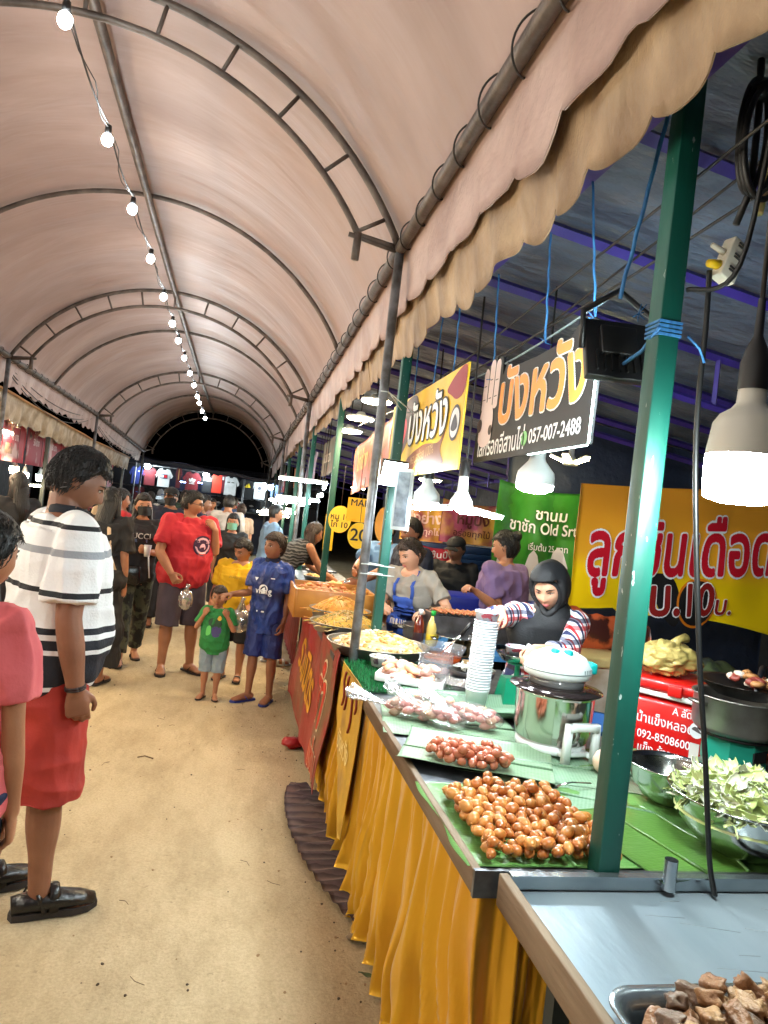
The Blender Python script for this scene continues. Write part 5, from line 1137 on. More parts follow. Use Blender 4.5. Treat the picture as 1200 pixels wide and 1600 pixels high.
# ---- meat tray on the steel table
mt = thing('meat_tray', 'rounded stainless tray of braised meat chunks on the steel table', 'tray', (.965, .885, .7535))
def rrect(w, h, r, z, n=8):
    out = []
    for cx, cy, a0 in ((w/2-r, h/2-r, 0), (-w/2+r, h/2-r, PI/2), (-w/2+r, -h/2+r, PI), (w/2-r, -h/2+r, 1.5*PI)):
        for i in range(n+1): out.append((cx+r*math.cos(a0+i/n*PI/2), cy+r*math.sin(a0+i/n*PI/2), z))
    return out
b = MB(); rings = [rrect(.50, .36, .05, .002), rrect(.54, .40, .055, .045), rrect(.57, .43, .06, .048), rrect(.572, .432, .06, .045), rrect(.545, .405, .055, .042), rrect(.505, .365, .05, .0)]
n = len(rings[0]); vs = [v for r_ in rings for v in r_]
b.add(vs, [(i*n+j, i*n+(j+1) % n, (i+1)*n+(j+1) % n, (i+1)*n+j) for i in range(5) for j in range(n)]+[tuple(range(n))], 0, True); b.obj('body', M_INOX, mt)
q = random.Random(41); MM = []
M_MEAT = [mat('braised meat', rgb(150, 108, 74), .4, col2=rgb(110, 72, 46), nscale=24, bump=.5, bscale=60), mat('braised meat pale', rgb(176, 138, 98), .4, col2=rgb(134, 94, 62), nscale=24, bump=.5, bscale=60), mat('braised meat grey', rgb(128, 106, 90), .4, col2=rgb(96, 74, 60), nscale=24, bump=.5, bscale=60)]
for k in range(6):
    bm = bmesh.new(); bmesh.ops.create_cube(bm, size=1); bmesh.ops.subdivide_edges(bm, edges=bm.edges[:], cuts=3, use_grid_fill=True); s = q.random()*90
    for v in bm.verts:
        p = v.co.copy(); p = p.lerp(p.normalized()*.55, .35); w = 1+.55*nz(p.x*2.2+s, p.y*2.2, p.z*2.2)+.18*nz(p.x*6+s, p.y*6, p.z*6); v.co = Vector((p.x*.042*w, p.y*.032*w, p.z*.022*w))
    me = bpy.data.meshes.new('meat_chunk'); bmesh.ops.subdivide_edges(bm, edges=bm.edges[:], cuts=1, use_grid_fill=True, smooth=.6)
    for f in bm.faces: f.smooth = True
    for v in bm.verts: v.co *= 1+.10*nz(v.co.x*90+s, v.co.y*90, v.co.z*90)
    bm.to_mesh(me); bm.free(); me.materials.append(M_MEAT[k % 3]); MM.append(me)
P = []
for i in range(96):
    best = None
    for t in range(14):
        x = q.uniform(.715, 1.20); y = q.uniform(.86, 1.052)
        if x < .725+.12*max(0, (y-1.0)/.06)+.02*abs(nz(y*8)): continue
        z = .772+.05*smoothstep((x-.80)/.2)
        for (a, c, e) in P:
            d = math.hypot(x-a, y-c)
            if d < .045: z = max(z, e+.026*(1-d/.06))
        z -= .0
        if best is None or z < best[2]: best = (x, y, z)
    if not best: continue
    P.append(best); o = bpy.data.objects.new('meat_chunk', q.choice(MM)); COL.objects.link(o); o.location = best; o.rotation_euler = (q.uniform(-.6, .6), q.uniform(-.6, .6), q.random()*6); tag(o, 'brown braised meat chunk heaped in the stainless tray', 'meat chunk', 'braised meat chunks in the tray')
# ================================================================== PEOPLE
def skin_mat(nm, c, c2): return mat('skin '+nm, rgb(*c), .5, col2=rgb(*c2), nscale=7, bump=.08, bscale=120, sss=.08)
SKIN = {'brown': skin_mat('brown', (140, 94, 70), (122, 78, 56)), 'tan': skin_mat('tan', (176, 122, 90), (160, 106, 76)), 'fair': skin_mat('fair', (206, 156, 128), (192, 138, 110)), 'mid': skin_mat('mid', (152, 102, 74), (138, 90, 62))}
M_HAIR = mat('black hair', rgb(10, 8, 8), .5, col2=rgb(20, 16, 15), nscale=60, stretch=(1, 1, .15), bump=.6, bscale=90)
M_HAIRB = mat('brown hair', rgb(34, 22, 16), .5, col2=rgb(54, 36, 26), nscale=60, stretch=(1, 1, .15), bump=.6, bscale=90)
M_EYEW = mat('eye white', rgb(176, 164, 154), .3); M_EYED = mat('eye dark', rgb(24, 16, 14), .2); M_LIP = mat('lip', rgb(150, 78, 72), .5); M_LIPF = mat('lip fair', rgb(186, 96, 96), .5)
def fab(nm, c, c2=None, ns=5, rough=.8, bump=.35, bs=110): return mat('cloth '+nm, rgb(*c), rough, col2=rgb(*(c2 or tuple(int(x*.86) for x in c))), nscale=ns, bump=bump, bscale=bs, bdist=.004)


class Body:
    """joint positions of one figure, facing local +y, right hand at +x, heights for a 1.70 m body scaled by s"""
    def __init__(s, h=1.70, w=1.0, belly=0.0, fem=False, lean=0.0, side=0.0, twist=0.0, head=(0, 0, 0), hs=1.0, arms=None, feet=None, child=0.0, hipdrop=0.0, leanlow=0.0):
        s.k = h/1.70; s.w = w; s.belly = belly; s.fem = fem; s.lean = lean; s.side = side; s.twist = twist; s.child = child; s.ll = leanlow
        s.headrot = head; s.hs = hs*(1+.28*child)
        s.legf = 1-.12*child
        hip = (.885*s.legf)-hipdrop
        s.hipz = hip
        s.J = {}
        # spine
        s.tl = .515*(1-.04*child)                      # hip line to neck base
        s.feet = feet or {'R': (.095, 0.0, 0.0), 'L': (-.095, 0.0, 0.0)}
        s.arms = arms or {}
        top = s.spine(1.0)
        s.neck = s.pt(1.0, 0, 0); 
        nd = (s.axes(1.0)[2]*.8+Vector((0, 0, .2))).normalized()
        s.head_c = s.neck + nd*.052 + Vector((0, .0, .0)) + (Matrix.Rotation(s.headrot[0], 3, 'Z') @ Vector((0, .020, .080)))*s.hs
        for sd, sg in (('R', 1), ('L', -1)):
            s.J['sh'+sd] = s.pt(.90, sg*.172*w*(.90 if fem else 1)*(1-.06*child), -.005)
            a = s.arms.get(sd, {})
            ua = Vector(a.get('ua', (sg*.12, .02, -1))).normalized(); fa = Vector(a.get('fa', (sg*.02, .16, -1))).normalized()
            s.J['el'+sd] = s.J['sh'+sd]+ua*.285; s.J['wr'+sd] = s.J['el'+sd]+fa*.245
            if 'hand' in a:
                tgt = Vector(a['hand'])/s.k; S = s.J['sh'+sd]; d = tgt-S; L = min(d.length, .525); d.normalize()
                pole = Vector(a.get('pole', (sg*.4, -.6, -.8))); pole = (pole-d*pole.dot(d)).normalized()
                a1 = .285; a2 = .245; x = (a1*a1-a2*a2+L*L)/(2*L); hgt = math.sqrt(max(a1*a1-x*x, 0))
                s.J['el'+sd] = S+d*x+pole*hgt; s.J['wr'+sd] = S+d*L
            f = s.feet[sd]; H = Vector((s.pt(0, 0, 0).x+sg*.092*w**.6, s.pt(0, 0, 0).y, hip-.01)); A = Vector((f[0], f[1], .078))
            d = A-H; L = d.length; l1 = l2 = max(.5012*(hip+hipdrop-.088), .1)
            if L > l1+l2-.004: d2 = d.normalized(); kn = H+d2*(L*l1/(l1+l2))
            else:
                x = (l1*l1-l2*l2+L*L)/(2*L); q = math.sqrt(max(l1*l1-x*x, 0)); dn = d.normalized(); yaw = f[2]
                pole = Vector((math.sin(yaw), math.cos(yaw), 0)); pole = (pole-dn*pole.dot(dn)).normalized(); kn = H+dn*x+pole*q
            s.J['hip'+sd] = H; s.J['kn'+sd] = kn; s.J['an'+sd] = A
    def spine(s, t):
        n = 12; p = Vector((0, 0, s.hipz)); m = max(int(round(t*n)), 0)
        for i in range(m):
            u = (i+.5)/n; a = s.ll+s.lean*smoothstep(u*1.3); b = s.side*smoothstep(u*1.2)
            p = p+Vector((math.sin(b), math.sin(a)*math.cos(b), math.cos(a)*math.cos(b)))*(s.tl/n)
        return p
    def axes(s, t):
        a = s.ll+s.lean*smoothstep(t*1.3); b = s.side*smoothstep(t*1.2); tw = s.twist*smoothstep(t)
        up = Vector((math.sin(b), math.sin(a)*math.cos(b), math.cos(a)*math.cos(b)))
        x = Vector((math.cos(tw), -math.sin(tw), 0)); x = (x-up*x.dot(up)).normalized(); y = up.cross(x)
        return x, y, up
    def pt(s, t, x, y):
        X, Y, U = s.axes(t); p = s.spine(min(max(t, 0), 1))
        if t < 0: p = p+U*t*s.tl
        if t > 1: p = p+U*(t-1)*s.tl
        return p+X*x+Y*y
# torso profile: (t along the spine, half width, half depth, forward offset)
def torso_rings(s, inflate=0.0, t0=-.20, t1=1.04, loose=0.0):
    w = s.w; be = s.belly
    if s.fem: P = [(-.22, .10, .085, -.01), (-.12, .158, .115, -.012), (0, .170, .122, -.014), (.14, .155, .108, .0), (.32, .128, .092, .004), (.5, .135, .098, .008), (.68, .150, .118, .018), (.82, .150, .100, .008), (.92, .130, .078, 0), (1.0, .068, .058, 0), (1.06, .050, .050, .0)]
    else: P = [(-.22, .10, .085, -.01), (-.12, .150, .112, -.01), (0, .163, .115, -.01), (.14, .155, .108, .0), (.32, .147, .104, .004), (.5, .155, .110, .006), (.68, .168, .118, .010), (.82, .172, .106, .004), (.92, .145, .082, -.004), (1.0, .078, .062, -.004), (1.06, .056, .054, .0)]
    out = []
    ts = [p[0] for p in P]
    n = 22
    for i in range(n+1):
        t = lerp(t0, t1, i/n); rx = interp(t, ts, [p[1] for p in P])*w; ry = interp(t, ts, [p[2] for p in P])*(.55+.45*w); oy = interp(t, ts, [p[3] for p in P])
        bb = be*math.exp(-((t-.22)/.26)**2); ry += bb*.55; rx += bb*.35; oy += bb*.55
        f = 1-smoothstep((t-.84)/.2)
        k = inflate+loose*f*(1+.5*max(0, .5-t))
        c = s.pt(t, 0, oy); X, Y, U = s.axes(t); out.append((c, X, Y, rx+k, ry+k))
    return out
def loft(b, rings, n=28, power=2.4, mi=0):
    vs = []; k = len(rings)
    for (c, X, Y, rx, ry) in rings:
        for j in range(n):
            a = 2*PI*j/n; ca, sa = math.cos(a), math.sin(a); ca = math.copysign(abs(ca)**(2/power), ca); sa = math.copysign(abs(sa)**(2/power), sa)
            vs.append(c+X*rx*ca+Y*ry*sa)
    fs = [(i*n+j, i*n+(j+1) % n, (i+1)*n+(j+1) % n, (i+1)*n+j) for i in range(k-1) for j in range(n)]+[tuple(range(n-1, -1, -1)), tuple((k-1)*n+j for j in range(n))]
    b.add(vs, fs, mi, True)
def limb(b, pts, rs, n=14, sub=5, cuff=False):
    """smooth tapered limb through joints"""
    P = []; Rr = []
    for i in range(len(pts)-1):
        for j in range(sub):
            t = j/sub; P.append(pts[i].lerp(pts[i+1], t)); Rr.append(lerp(rs[i], rs[i+1], smoothstep(t)))
    P.append(pts[-1]); Rr.append(rs[-1])
    Q = [P[0]]+[(P[i-1]+P[i]*2+P[i+1])/4 for i in range(1, len(P)-1)]+[P[-1]]
    if cuff:
        d = (Q[-1]-Q[-2]).normalized(); Q += [Q[-1]+d*.003, Q[-1]-d*.022]; Rr += [Rr[-1]-.004, Rr[-1]-.013]
    b.tube(Q, Rr, n)
    b.ball(Q[0], Rr[0]*.99, 12, 8)
    if not cuff: b.ball(Q[-1], Rr[-1]*.99, 12, 8)
def head_pt(n, hs, fem=False, child=0.0):
    """point of the sculpted head for a unit direction n (x side, y face, z up)"""
    rx, ry, rz = .074, .094, .112
    x, y, z = n.x*rx, n.y*ry, n.z*rz
    if z < 0:
        t = min(-z/rz, 1); x *= 1-.30*t**1.4*(1-.2*child); 
        if y < 0: y *= 1-.42*t**1.2
        else: y *= 1-.03*t
    if n.y > 0:
        f = n.y; gx = lambda s_: math.exp(-(x/s_)**2); gz = lambda c, s_: math.exp(-((z-c)/s_)**2)
        d = 0.0
        nose = .026*(1-.35*child)*(.9 if fem else 1)
        prof = max(0, min(1, (.020-z)/.045)) if z > -.030 else max(0, 1-(-.030-z)/.010)
        d += nose*prof*math.exp(-(x/(.0085+.006*max(0, (.01-z)/.04)))**2)
        for sx in (-1, 1):
            d -= .0085*math.exp(-((x-sx*.031)/.017)**2)*gz(.006, .012)
            d += .004*math.exp(-((x-sx*.030)/.022)**2)*gz(.030, .010)
            d += .005*math.exp(-((x-sx*.042)/.020)**2)*gz(-.025, .022)
        d += .0075*gx(.020)*gz(-.052, .007)+.007*gx(.018)*gz(-.064, .007)-.005*gx(.024)*gz(-.058, .003)
        d += .011*gx(.020)*gz(-.098, .016)-.004*gx(.02)*gz(-.080, .007)
        y += d*f**.5
    return Vector((x, y, z))*hs
def head_matrix(s):
    yaw, pit, rol = s.headrot
    M = Matrix.Rotation(-yaw, 4, 'Z') @ Matrix.Rotation(pit, 4, 'X') @ Matrix.Rotation(rol, 4, 'Y')
    M.translation = s.head_c
    return M
def hand_geo(b, wr, d, palm, s=1.0, curl=.35, thumb_side=1, spread=.06, point=None):
    """palm plate, four bent fingers and a side thumb; d: forearm direction, palm: direction the palm faces"""
    d = Vector(d).normalized(); palm = Vector(palm); palm = (palm-d*palm.dot(d)).normalized(); side = d.cross(palm)*thumb_side
    side.normalize(); P = lambda a, c, e: wr+d*a*s+side*c*s+palm*e*s
    b.tube([P(-.02, 0, 0), P(.01, .0, 0), P(.045, .0, 0), P(.085, -.002, .002), P(.094, -.002, .002)], [.026*s, .030*s, .040*s, .041*s, .036*s], 14, ry=[.019*s, .016*s, .015*s, .012*s, .010*s], up=palm, power=2.6)
    for i, (off, L, r) in enumerate(((.031, .072, .0085), (.010, .080, .009), (-.011, .075, .0086), (-.031, .060, .0076))):
        p = P(.084-.006*abs(i-1.2), off, .002); pts = [p]; ang = .12; c = curl*(1+.12*i)
        spr = side*(off*spread*20*.04/.031)
        for seg in (.44, .32, .26):
            ang += c*(.9 if seg > .4 else 1.1)
            p = p+((d*math.cos(ang)+palm*math.sin(ang)+spr*.12).normalized())*(L*seg*s); pts.append(p)
        b.tube(pts, [r*s*1.04, r*s, r*s*.93, r*s*.78], 9); b.ball(pts[-1], r*s*.78, 8, 6); b.ball(pts[0], r*s*1.04, 8, 6)
    p0 = P(.015, .026, .006); p1 = P(.045, .050, .016); p2 = P(.070, .056, .024+.01*curl); p3 = P(.092, .052-.01*curl, .030+.015*curl)
    b.tube([p0, p1, p2, p3], [.013*s, .0115*s, .010*s, .0082*s], 9); b.ball(p3, .0082*s, 8, 6)
def remesh(b, voxel, smooth=2, name='m', mats=None):
    me = b.mesh('raw', mats or [])
    r = evald(me, [('REMESH', dict(mode='VOXEL', voxel_size=voxel, use_smooth_shade=True)), ('SMOOTH', dict(factor=.5, iterations=smooth))])
    bpy.data.meshes.remove(me); r.name = name
    r.materials.clear()
    for m in (mats if isinstance(mats, (list, tuple)) else [mats]): r.materials.append(m)
    return r
def wrinkle(me, amp, freq, seed=0.0, stretch=(1, 1, .45)):
    n = len(me.vertices); co = np.empty(n*3); me.vertices.foreach_get('co', co); no = np.empty(n*3)
    me.vertex_normals.foreach_get('vector', no); co = co.reshape(-1, 3); no = no.reshape(-1, 3)
    for i in range(n):
        x, y, z = co[i]; k = noise.noise((x*freq*stretch[0]+seed, y*freq*stretch[1], z*freq*stretch[2]))+.5*noise.noise((x*freq*2.3, y*freq*2.3+seed, z*freq*1.1))
        co[i] += no[i]*amp*k
    me.vertices.foreach_set('co', co.ravel()); me.update()
    return me
def folds(me, amp, seed=0.0):
    """cloth folds: sharp creases running mostly down and aslant, plus soft bagging"""
    n = len(me.vertices); co = np.empty(n*3); me.vertices.foreach_get('co', co); no = np.empty(n*3); me.vertex_normals.foreach_get('vector', no); co = co.reshape(-1, 3); no = no.reshape(-1, 3)
    N = noise.noise
    for i in range(n):
        x, y, z = co[i]; w = N((x*5+seed, y*5, z*4)); u = z*.8+.6*x+.10*w
        a = N((x*13+seed, y*13, u*5)); c = N((x*7, y*7+seed, (z-.5*x)*10)); e = N((x*26, y*26, z*12+seed))
        co[i] += no[i]*amp*(.9*w+.9*(.5-abs(a)*2)+.8*(.5-abs(c)*2)+.25*e)
    me.vertices.foreach_set('co', co.ravel()); me.update()
    return me
def wrap(s, me, nm, root):
    me.transform(Matrix.Scale(s.k, 4)); me.update()
    o = bpy.data.objects.new(nm, me); COL.objects.link(o); o.parent = root
    return o
def person(label, loc, yaw, body, skin='tan', voxel=.008, shirt=None, legs=None, hair='short', hair_m=None, shoes='sandal', shoe_m=None, group=None, hands=None, extras=None, face=True, bust=1.0, lipm=None, sock=None, down=False):
    s = body; root = thing('person', label, 'person', (loc[0], loc[1], loc[2] if len(loc) > 2 else 0), -yaw, group)
    sk = SKIN[skin]; q = random.Random(hash(label) % 999 if False else len(label))
    # ---- body, one continuous surface
    b = MB(); loft(b, torso_rings(s), 26)
    Mh = head_matrix(s)
    b.ball((0, 0, 0), 1.0, 44, 34, fn=lambda p, n: Mh @ head_pt(n, s.hs, s.fem, s.child))
    ce = Mh @ Vector((0, -.012*s.hs, -.055*s.hs)); b.tube([s.pt(.93, 0, -.012), s.neck.lerp(ce, .5)+Vector((0, -.004, 0)), ce], [.062*(.85 if s.fem else 1)*s.w**.5, .053*(.85 if s.fem else 1)*s.w**.5, .052*(.88 if s.fem else 1)*s.hs**.5], 14)
    for sg in (-1, 1):
        ec = Vector((sg*.073, -.008, -.002))*s.hs
        b.ball((0, 0, 0), 1.0, 12, 8, fn=lambda p, n: Mh @ (ec+Vector((n.x*.010+sg*.006*max(0, -n.y), n.y*.019, n.z*.030))*s.hs))
    hands = hands or {}
    for sd, sg in (('R', 1), ('L', -1)):
        sh, el, wr = s.J['sh'+sd], s.J['el'+sd], s.J['wr'+sd]; aw = (.85 if s.fem else 1.0)*s.w**.5*(1-.1*s.child)
        limb(b, [sh, sh.lerp(el, .5), el, el.lerp(wr, .35), wr], [.056*aw, .048*aw, .040*aw, .041*aw, .028*aw])
        h = hands.get(sd, {}); d = (wr-el).normalized() if 'dir' not in h else Vector(h['dir']).normalized()
        hand_geo(b, wr, d, h.get('palm', (-sg, .15, 0)), .98*(1-.05*s.child)*(.92 if s.fem else 1), h.get('curl', .30), h.get('thumb', sg))
        H, K, A = s.J['hip'+sd], s.J['kn'+sd], s.J['an'+sd]; lw = (.5+.5*s.w)*(1-.05*s.child)
        limb(b, [H, H.lerp(K, .5), K, K.lerp(A, .35), K.lerp(A, .75), A], [.088*lw, .074*lw, .054*lw, .055*lw, .038*lw, .034*lw], 16)
        f = s.feet[sd]; dy = Vector((math.sin(f[2]), math.cos(f[2]), 0)); fs = (1-.08*s.child)*(.92 if s.fem else 1); up = .012
        b.tube([A-dy*.055*fs+Vector((0, 0, -.040)), A-dy*.02*fs+Vector((0, 0, -.030)), A+dy*.06*fs+Vector((0, 0, -.036)), A+dy*.13*fs+Vector((0, 0, -.048)), A+dy*.175*fs+Vector((0, 0, -.054))], [.028*fs, .036*fs, .036*fs, .044*fs, .034*fs], 14, ry=[.028, .040, .032, .020, .012], up=(0, 0, 1))
    me = remesh(b, voxel, 2, 'body', [sk]); wrap(s, me, 'body', root)
    # ---- face
    def on_head(x, z, lift=0.0):
        """front surface of the head at x, z (head metres)"""
        best = None
        n = Vector((x/.074, 0, z/.112)); n.y = math.sqrt(max(.05, 1-n.x**2-n.z**2)); n.normalize()
        p = head_pt(n, 1.0, s.fem, s.child); return Mh @ ((p+Vector((0, lift, 0)))*s.hs)
    if face:
        lm = lipm or M_LIP
        for sg in (-1, 1):
            b = MB(); e = on_head(sg*.031, .006, .000); R3 = Mh.to_3x3()
            b.ball(e, (.0135*s.hs, .005*s.hs, (.0046 if not down else .0016)*s.hs), 12, 8, 0, R3.to_4x4()); b.ball(e+R3 @ Vector((0, .0032*s.hs, 0)), (.0058*s.hs, .0036*s.hs, (.0048 if not down else .0012)*s.hs), 10, 6, 1, R3.to_4x4())
            b.tube([on_head(sg*(.031-.015), .010, .004), on_head(sg*.031, .0145, .006), on_head(sg*(.031+.017), .009, .003)], [.0012*s.hs, .002*s.hs, .0012*s.hs], 6, 1)
            me = b.mesh('eye', [M_EYEW, M_EYED]); wrap(s, me, 'eye', root)
            b = MB(); b.tube([on_head(sg*.014, .024, .002), on_head(sg*.030, .029, .003), on_head(sg*.050, .023, .0015)], [.0028*s.hs, .0032*s.hs, .0012*s.hs], 6); wrap(s, b.mesh('eyebrow', [hair_m or M_HAIR]), 'eyebrow', root)
        b = MB(); b.tube([on_head(-.022, -.060, .002), on_head(-.010, -.0545, .0035), on_head(0, -.0555, .0035), on_head(.010, -.0545, .0035), on_head(.022, -.060, .002)], [.001, .0042*s.hs, .0040*s.hs, .0042*s.hs, .001], 6)
        b.tube([on_head(-.020, -.061, .002), on_head(0, -.066, .003), on_head(.020, -.061, .002)], [.001, .0048*s.hs, .001], 6); wrap(s, b.mesh('mouth', [lm]), 'mouth', root)
    # ---- hair
    hm = hair_m or M_HAIR
    if hair and hair != 'hijab':
        b = MB()
        def hr(p, n):
            base = head_pt(n, 1.0, s.fem, s.child)
            back = max(0, -n.y); lowz = -.060-.03*(hair != 'short') if n.y < -.15 else lerp(.048, -.030, smoothstep((.55-n.y)/.55) if n.y < .55 else 0)
            if n.y >= -.15 and n.y < .55: lowz = lerp(.050, -.012, smoothstep((.50-n.y)/.50))
            lowz += .010*nz(n.x*6, n.y*6, 3)
            k = smoothstep((base.z-lowz)/.014)
            tk = .6 if hair in ('bun', 'low') else 1.0; th = lerp(-.012, (.011+.010*max(0, n.z))*tk+(.006*max(0, n.y) if hair == 'short' else .003), k)+.003*k*nz(n.x*9+3, n.y*9, n.z*9)+.003*k*nz(n.x*22, n.y*22, n.z*8)
            return Mh @ ((base+n*th)*s.hs)
        b.ball((0, 0, 0), 1.0, 56, 42, fn=hr)
        if voxel < .0085:
            rg = random.Random(len(label)+5)
            for k in range(1500 if voxel < .0065 else 700):
                a = rg.uniform(0, 2*PI); zc = rg.uniform(-.5, 1); rr_ = math.sqrt(max(0, 1-zc*zc)); n = Vector((rr_*math.cos(a), rr_*math.sin(a), zc))
                base = head_pt(n, 1.0, s.fem, s.child); lz = lerp(.055, -.02, smoothstep((.50-n.y)/.50)) if n.y > -.15 else -.05
                if base.z < lz: continue
                flow = Vector((n.x*.5+.35*nz(n.x*3, n.y*3, n.z*3), -.3-n.y*.2+(1.2*max(0, n.z-.3) if hair == 'short' and n.y > 0 else 0), -.75+.5*n.z)); flow = (flow-n*flow.dot(n))
                if flow.length < 1e-3: continue
                flow.normalize(); L = rg.uniform(.016, .032); th = .011+.008*max(0, n.z)
                p = [Mh @ ((base+n*th)*s.hs), Mh @ ((base+n*(th+.003)+flow*L*.5)*s.hs), Mh @ ((base+n*(th+rg.uniform(-.006, .003))+flow*L)*s.hs)]
                b.tube(p, [.0017*s.hs, .0015*s.hs, .0004], 4)
        if hair == 'long':
            for k in range(15):
                a = lerp(-1.15, 1.15, k/14); x0 = .070*math.sin(a)*1.05; y0 = -.070*math.cos(a)
                p = Mh @ (Vector((x0, y0-.008, -.01))*s.hs); L = .33+.05*math.sin(k*2.3)
                e = s.pt(.62, x0*1.5, -.105*math.cos(a)-.02 if abs(a) < .8 else .06)
                if s.lean > .5: e = p+Vector((x0*.3, .03, -.33))
                b.tube([Mh @ (Vector((x0*.96, y0*.93, .055))*s.hs), p, p.lerp(e, .5)+Vector((0, -.012, 0)), e], [.022, .026, .022, .009], 8)
        if hair == 'bun':
            b.ball(Mh @ (Vector((0, -.085, .075))*s.hs), .042*s.hs, 20, 14, fn=lambda p, n: p*(1+.12*nz(n.x*4, n.y*4, n.z*4)))
            for k in range(10): b.tube([Mh @ (Vector((.05*math.sin(k), -.075+.02*math.cos(k), .075))*s.hs), Mh @ (Vector((.075*math.sin(k*1.7), -.09+.03*math.cos(k*2), .10+.02*math.sin(k*3)))*s.hs)], [.003, .001], 4)
        if hair == 'low': b.tube([Mh @ (Vector((0, -.09, .0))*s.hs), Mh @ (Vector((0, -.12, -.02))*s.hs), Mh @ (Vector((0, -.10, -.05))*s.hs)], [.030, .036, .02], 10)
        wrap(s, b.mesh('hair', [hm]), 'hair', root)
    # ---- shirt
    if shirt:
        b = MB(); t0 = shirt.get('hem', -.16); loft(b, torso_rings(s, shirt.get('inf', .016), t0, 1.005, shirt.get('loose', .012)), 34, 2.6)
        sl = shirt.get('sleeve', .62)
        for sd, sg in (('R', 1), ('L', -1)):
            if sl <= 0: continue
            sh, el, wr = s.J['sh'+sd], s.J['el'+sd], s.J['wr'+sd]; aw = (.88 if s.fem else 1.0)*s.w**.5*(1-.08*s.child); i_ = shirt.get('inf', .016)
            inn = s.pt(.84, sg*.11*s.w, 0)
            b.ball(sh+Vector((0, 0, -.006)), .058*aw+i_, 16, 12); b.ball(s.pt(.93, sg*.105*s.w, -.006), .052*aw+i_, 14, 10)
            if sl <= 1: limb(b, [inn, sh+Vector((0, 0, -.004)), sh.lerp(el, sl)], [.062*aw+i_, .057*aw+i_, shirt.get('cuff', .060)*aw+i_], 20, 5, True)
            else: limb(b, [inn, sh, el, el.lerp(wr, sl-1)], [.064*aw+i_, .058*aw+i_, .050*aw+i_, .044*aw+i_], 20, 5, True)
        # cut the rounded sleeve ends flat is left to the cloth; skirt part of a dress
        if shirt.get('skirt'):
            L = shirt['skirt']; c = s.pt(-.1, 0, 0); c2 = Vector((lerp(c.x, (s.J['knR'].x+s.J['knL'].x)/2, .8), lerp(c.y, (s.J['knR'].y+s.J['knL'].y)/2, .8), s.hipz-L))
            loft(b, [(s.pt(.1, 0, 0), Vector((1, 0, 0)), Vector((0, 1, 0)), .15*s.w, .12), (c, Vector((1, 0, 0)), Vector((0, 1, 0)), .185*s.w, .14), (c.lerp(c2, .5), Vector((1, 0, 0)), Vector((0, 1, 0)), .19*s.w*shirt.get('flare', 1), .15), (c2, Vector((1, 0, 0)), Vector((0, 1, 0)), .185*s.w*shirt.get('flare', 1), .15)], 30)
        me = remesh(b, max(voxel, .006), 3, shirt.get('name', 'shirt'), [shirt['m']]); folds(me, shirt.get('wr', .007)*1.5, len(label)); so = wrap(s, me, shirt.get('name', 'shirt'), root)
        if shirt.get('collar'):
            b = MB(); X, Y, U = s.axes(1.0); pts = []
            for i in range(25): a = 2*PI*i/24; pts.append(s.pt(.985, .068*s.w**.5*math.cos(a), .064*math.sin(a)+.004)+U*(.022-.016*max(0, math.sin(a))))
            b.tube(pts, .010, 8, ry=[.026]*25, up=(0, 0, 1)); wrap(s, b.mesh('collar', [shirt['collar']]), 'collar', so)
    # ---- legs wear
    if legs:
        b = MB(); fr = legs.get('len', .5); lo = legs.get('loose', .022); loft(b, torso_rings(s, .008, -.22, .10, .004), 30, 2.5)
        for sd, sg in (('R', 1), ('L', -1)):
            H, K, A = s.J['hip'+sd], s.J['kn'+sd], s.J['an'+sd]; lw = (.5+.5*s.w)*(1-.05*s.child); H2 = H+Vector((0, 0, .02))
            def at(t): return H2.lerp(K, t*2) if t < .5 else K.lerp(A, t*2-1)
            def rr(t): return interp(t, [0, .25, .5, .68, .9, 1], [.094, .082, .064, .062, .05, .048])*lw
            n = 8; P = [at(fr*i/n) for i in range(n+1)]; Rr = [rr(fr*i/n)+lo*(.3+.7*i/n) for i in range(n+1)]
            d = (P[-1]-P[-2]).normalized(); P += [P[-1]+d*.003, P[-1]-d*.025]; Rr += [Rr[-1]-.004, Rr[-1]-.014]
            b.tube(P, Rr, 20)
        me = remesh(b, max(voxel, .006), 3, 'trousers' if fr > .8 else 'shorts', [legs['m']]); folds(me, legs.get('wr', .006)*1.3, 3+len(label)); wrap(s, me, 'trousers' if fr > .8 else 'shorts', root)
    # ---- shoes
    for sd, sg in (('R', 1), ('L', -1)):
        if not shoes: continue
        A = s.J['an'+sd]; f = s.feet[sd]; dy = Vector((math.sin(f[2]), math.cos(f[2]), 0)); dx = Vector((dy.y, -dy.x, 0)); fs = (1-.08*s.child)*(.92 if s.fem else 1); b = MB()
        P = lambda y, x, z: A+dy*y*fs+dx*x*fs+Vector((0, 0, z-.078))
        ol = [(-.092, 0), (-.082, .028), (-.04, .036), (.04, .038), (.11, .050), (.165, .042), (.20, .012), (.20, -.012), (.165, -.042), (.11, -.046), (.04, -.036), (-.04, -.036), (-.082, -.028)]
        n = len(ol); th = .016 if shoes != 'closed' else .022; vs = [P(y, x, .0) for y, x in ol]+[P(y, x, th) for y, x in ol]
        b.add(vs, [tuple(range(n)), tuple(range(2*n-1, n-1, -1))]+[(i, n+i, n+(i+1) % n, (i+1) % n) for i in range(n)], 0, False)
        def strap(y0, y1, h0, h1, r, x0=-.043, x1=.043, m=1):
            b.tube([P(y0, x0, th), P(lerp(y0, y1, .3), x0*.75, lerp(th, h0, .85)), P(lerp(y0, y1, .5), 0, h0), P(lerp(y0, y1, .7), x1*.75, lerp(th, h1, .85)), P(y1, x1, th)], r, 8, m, ry=[.0045]*5, up=(0, 0, 1))
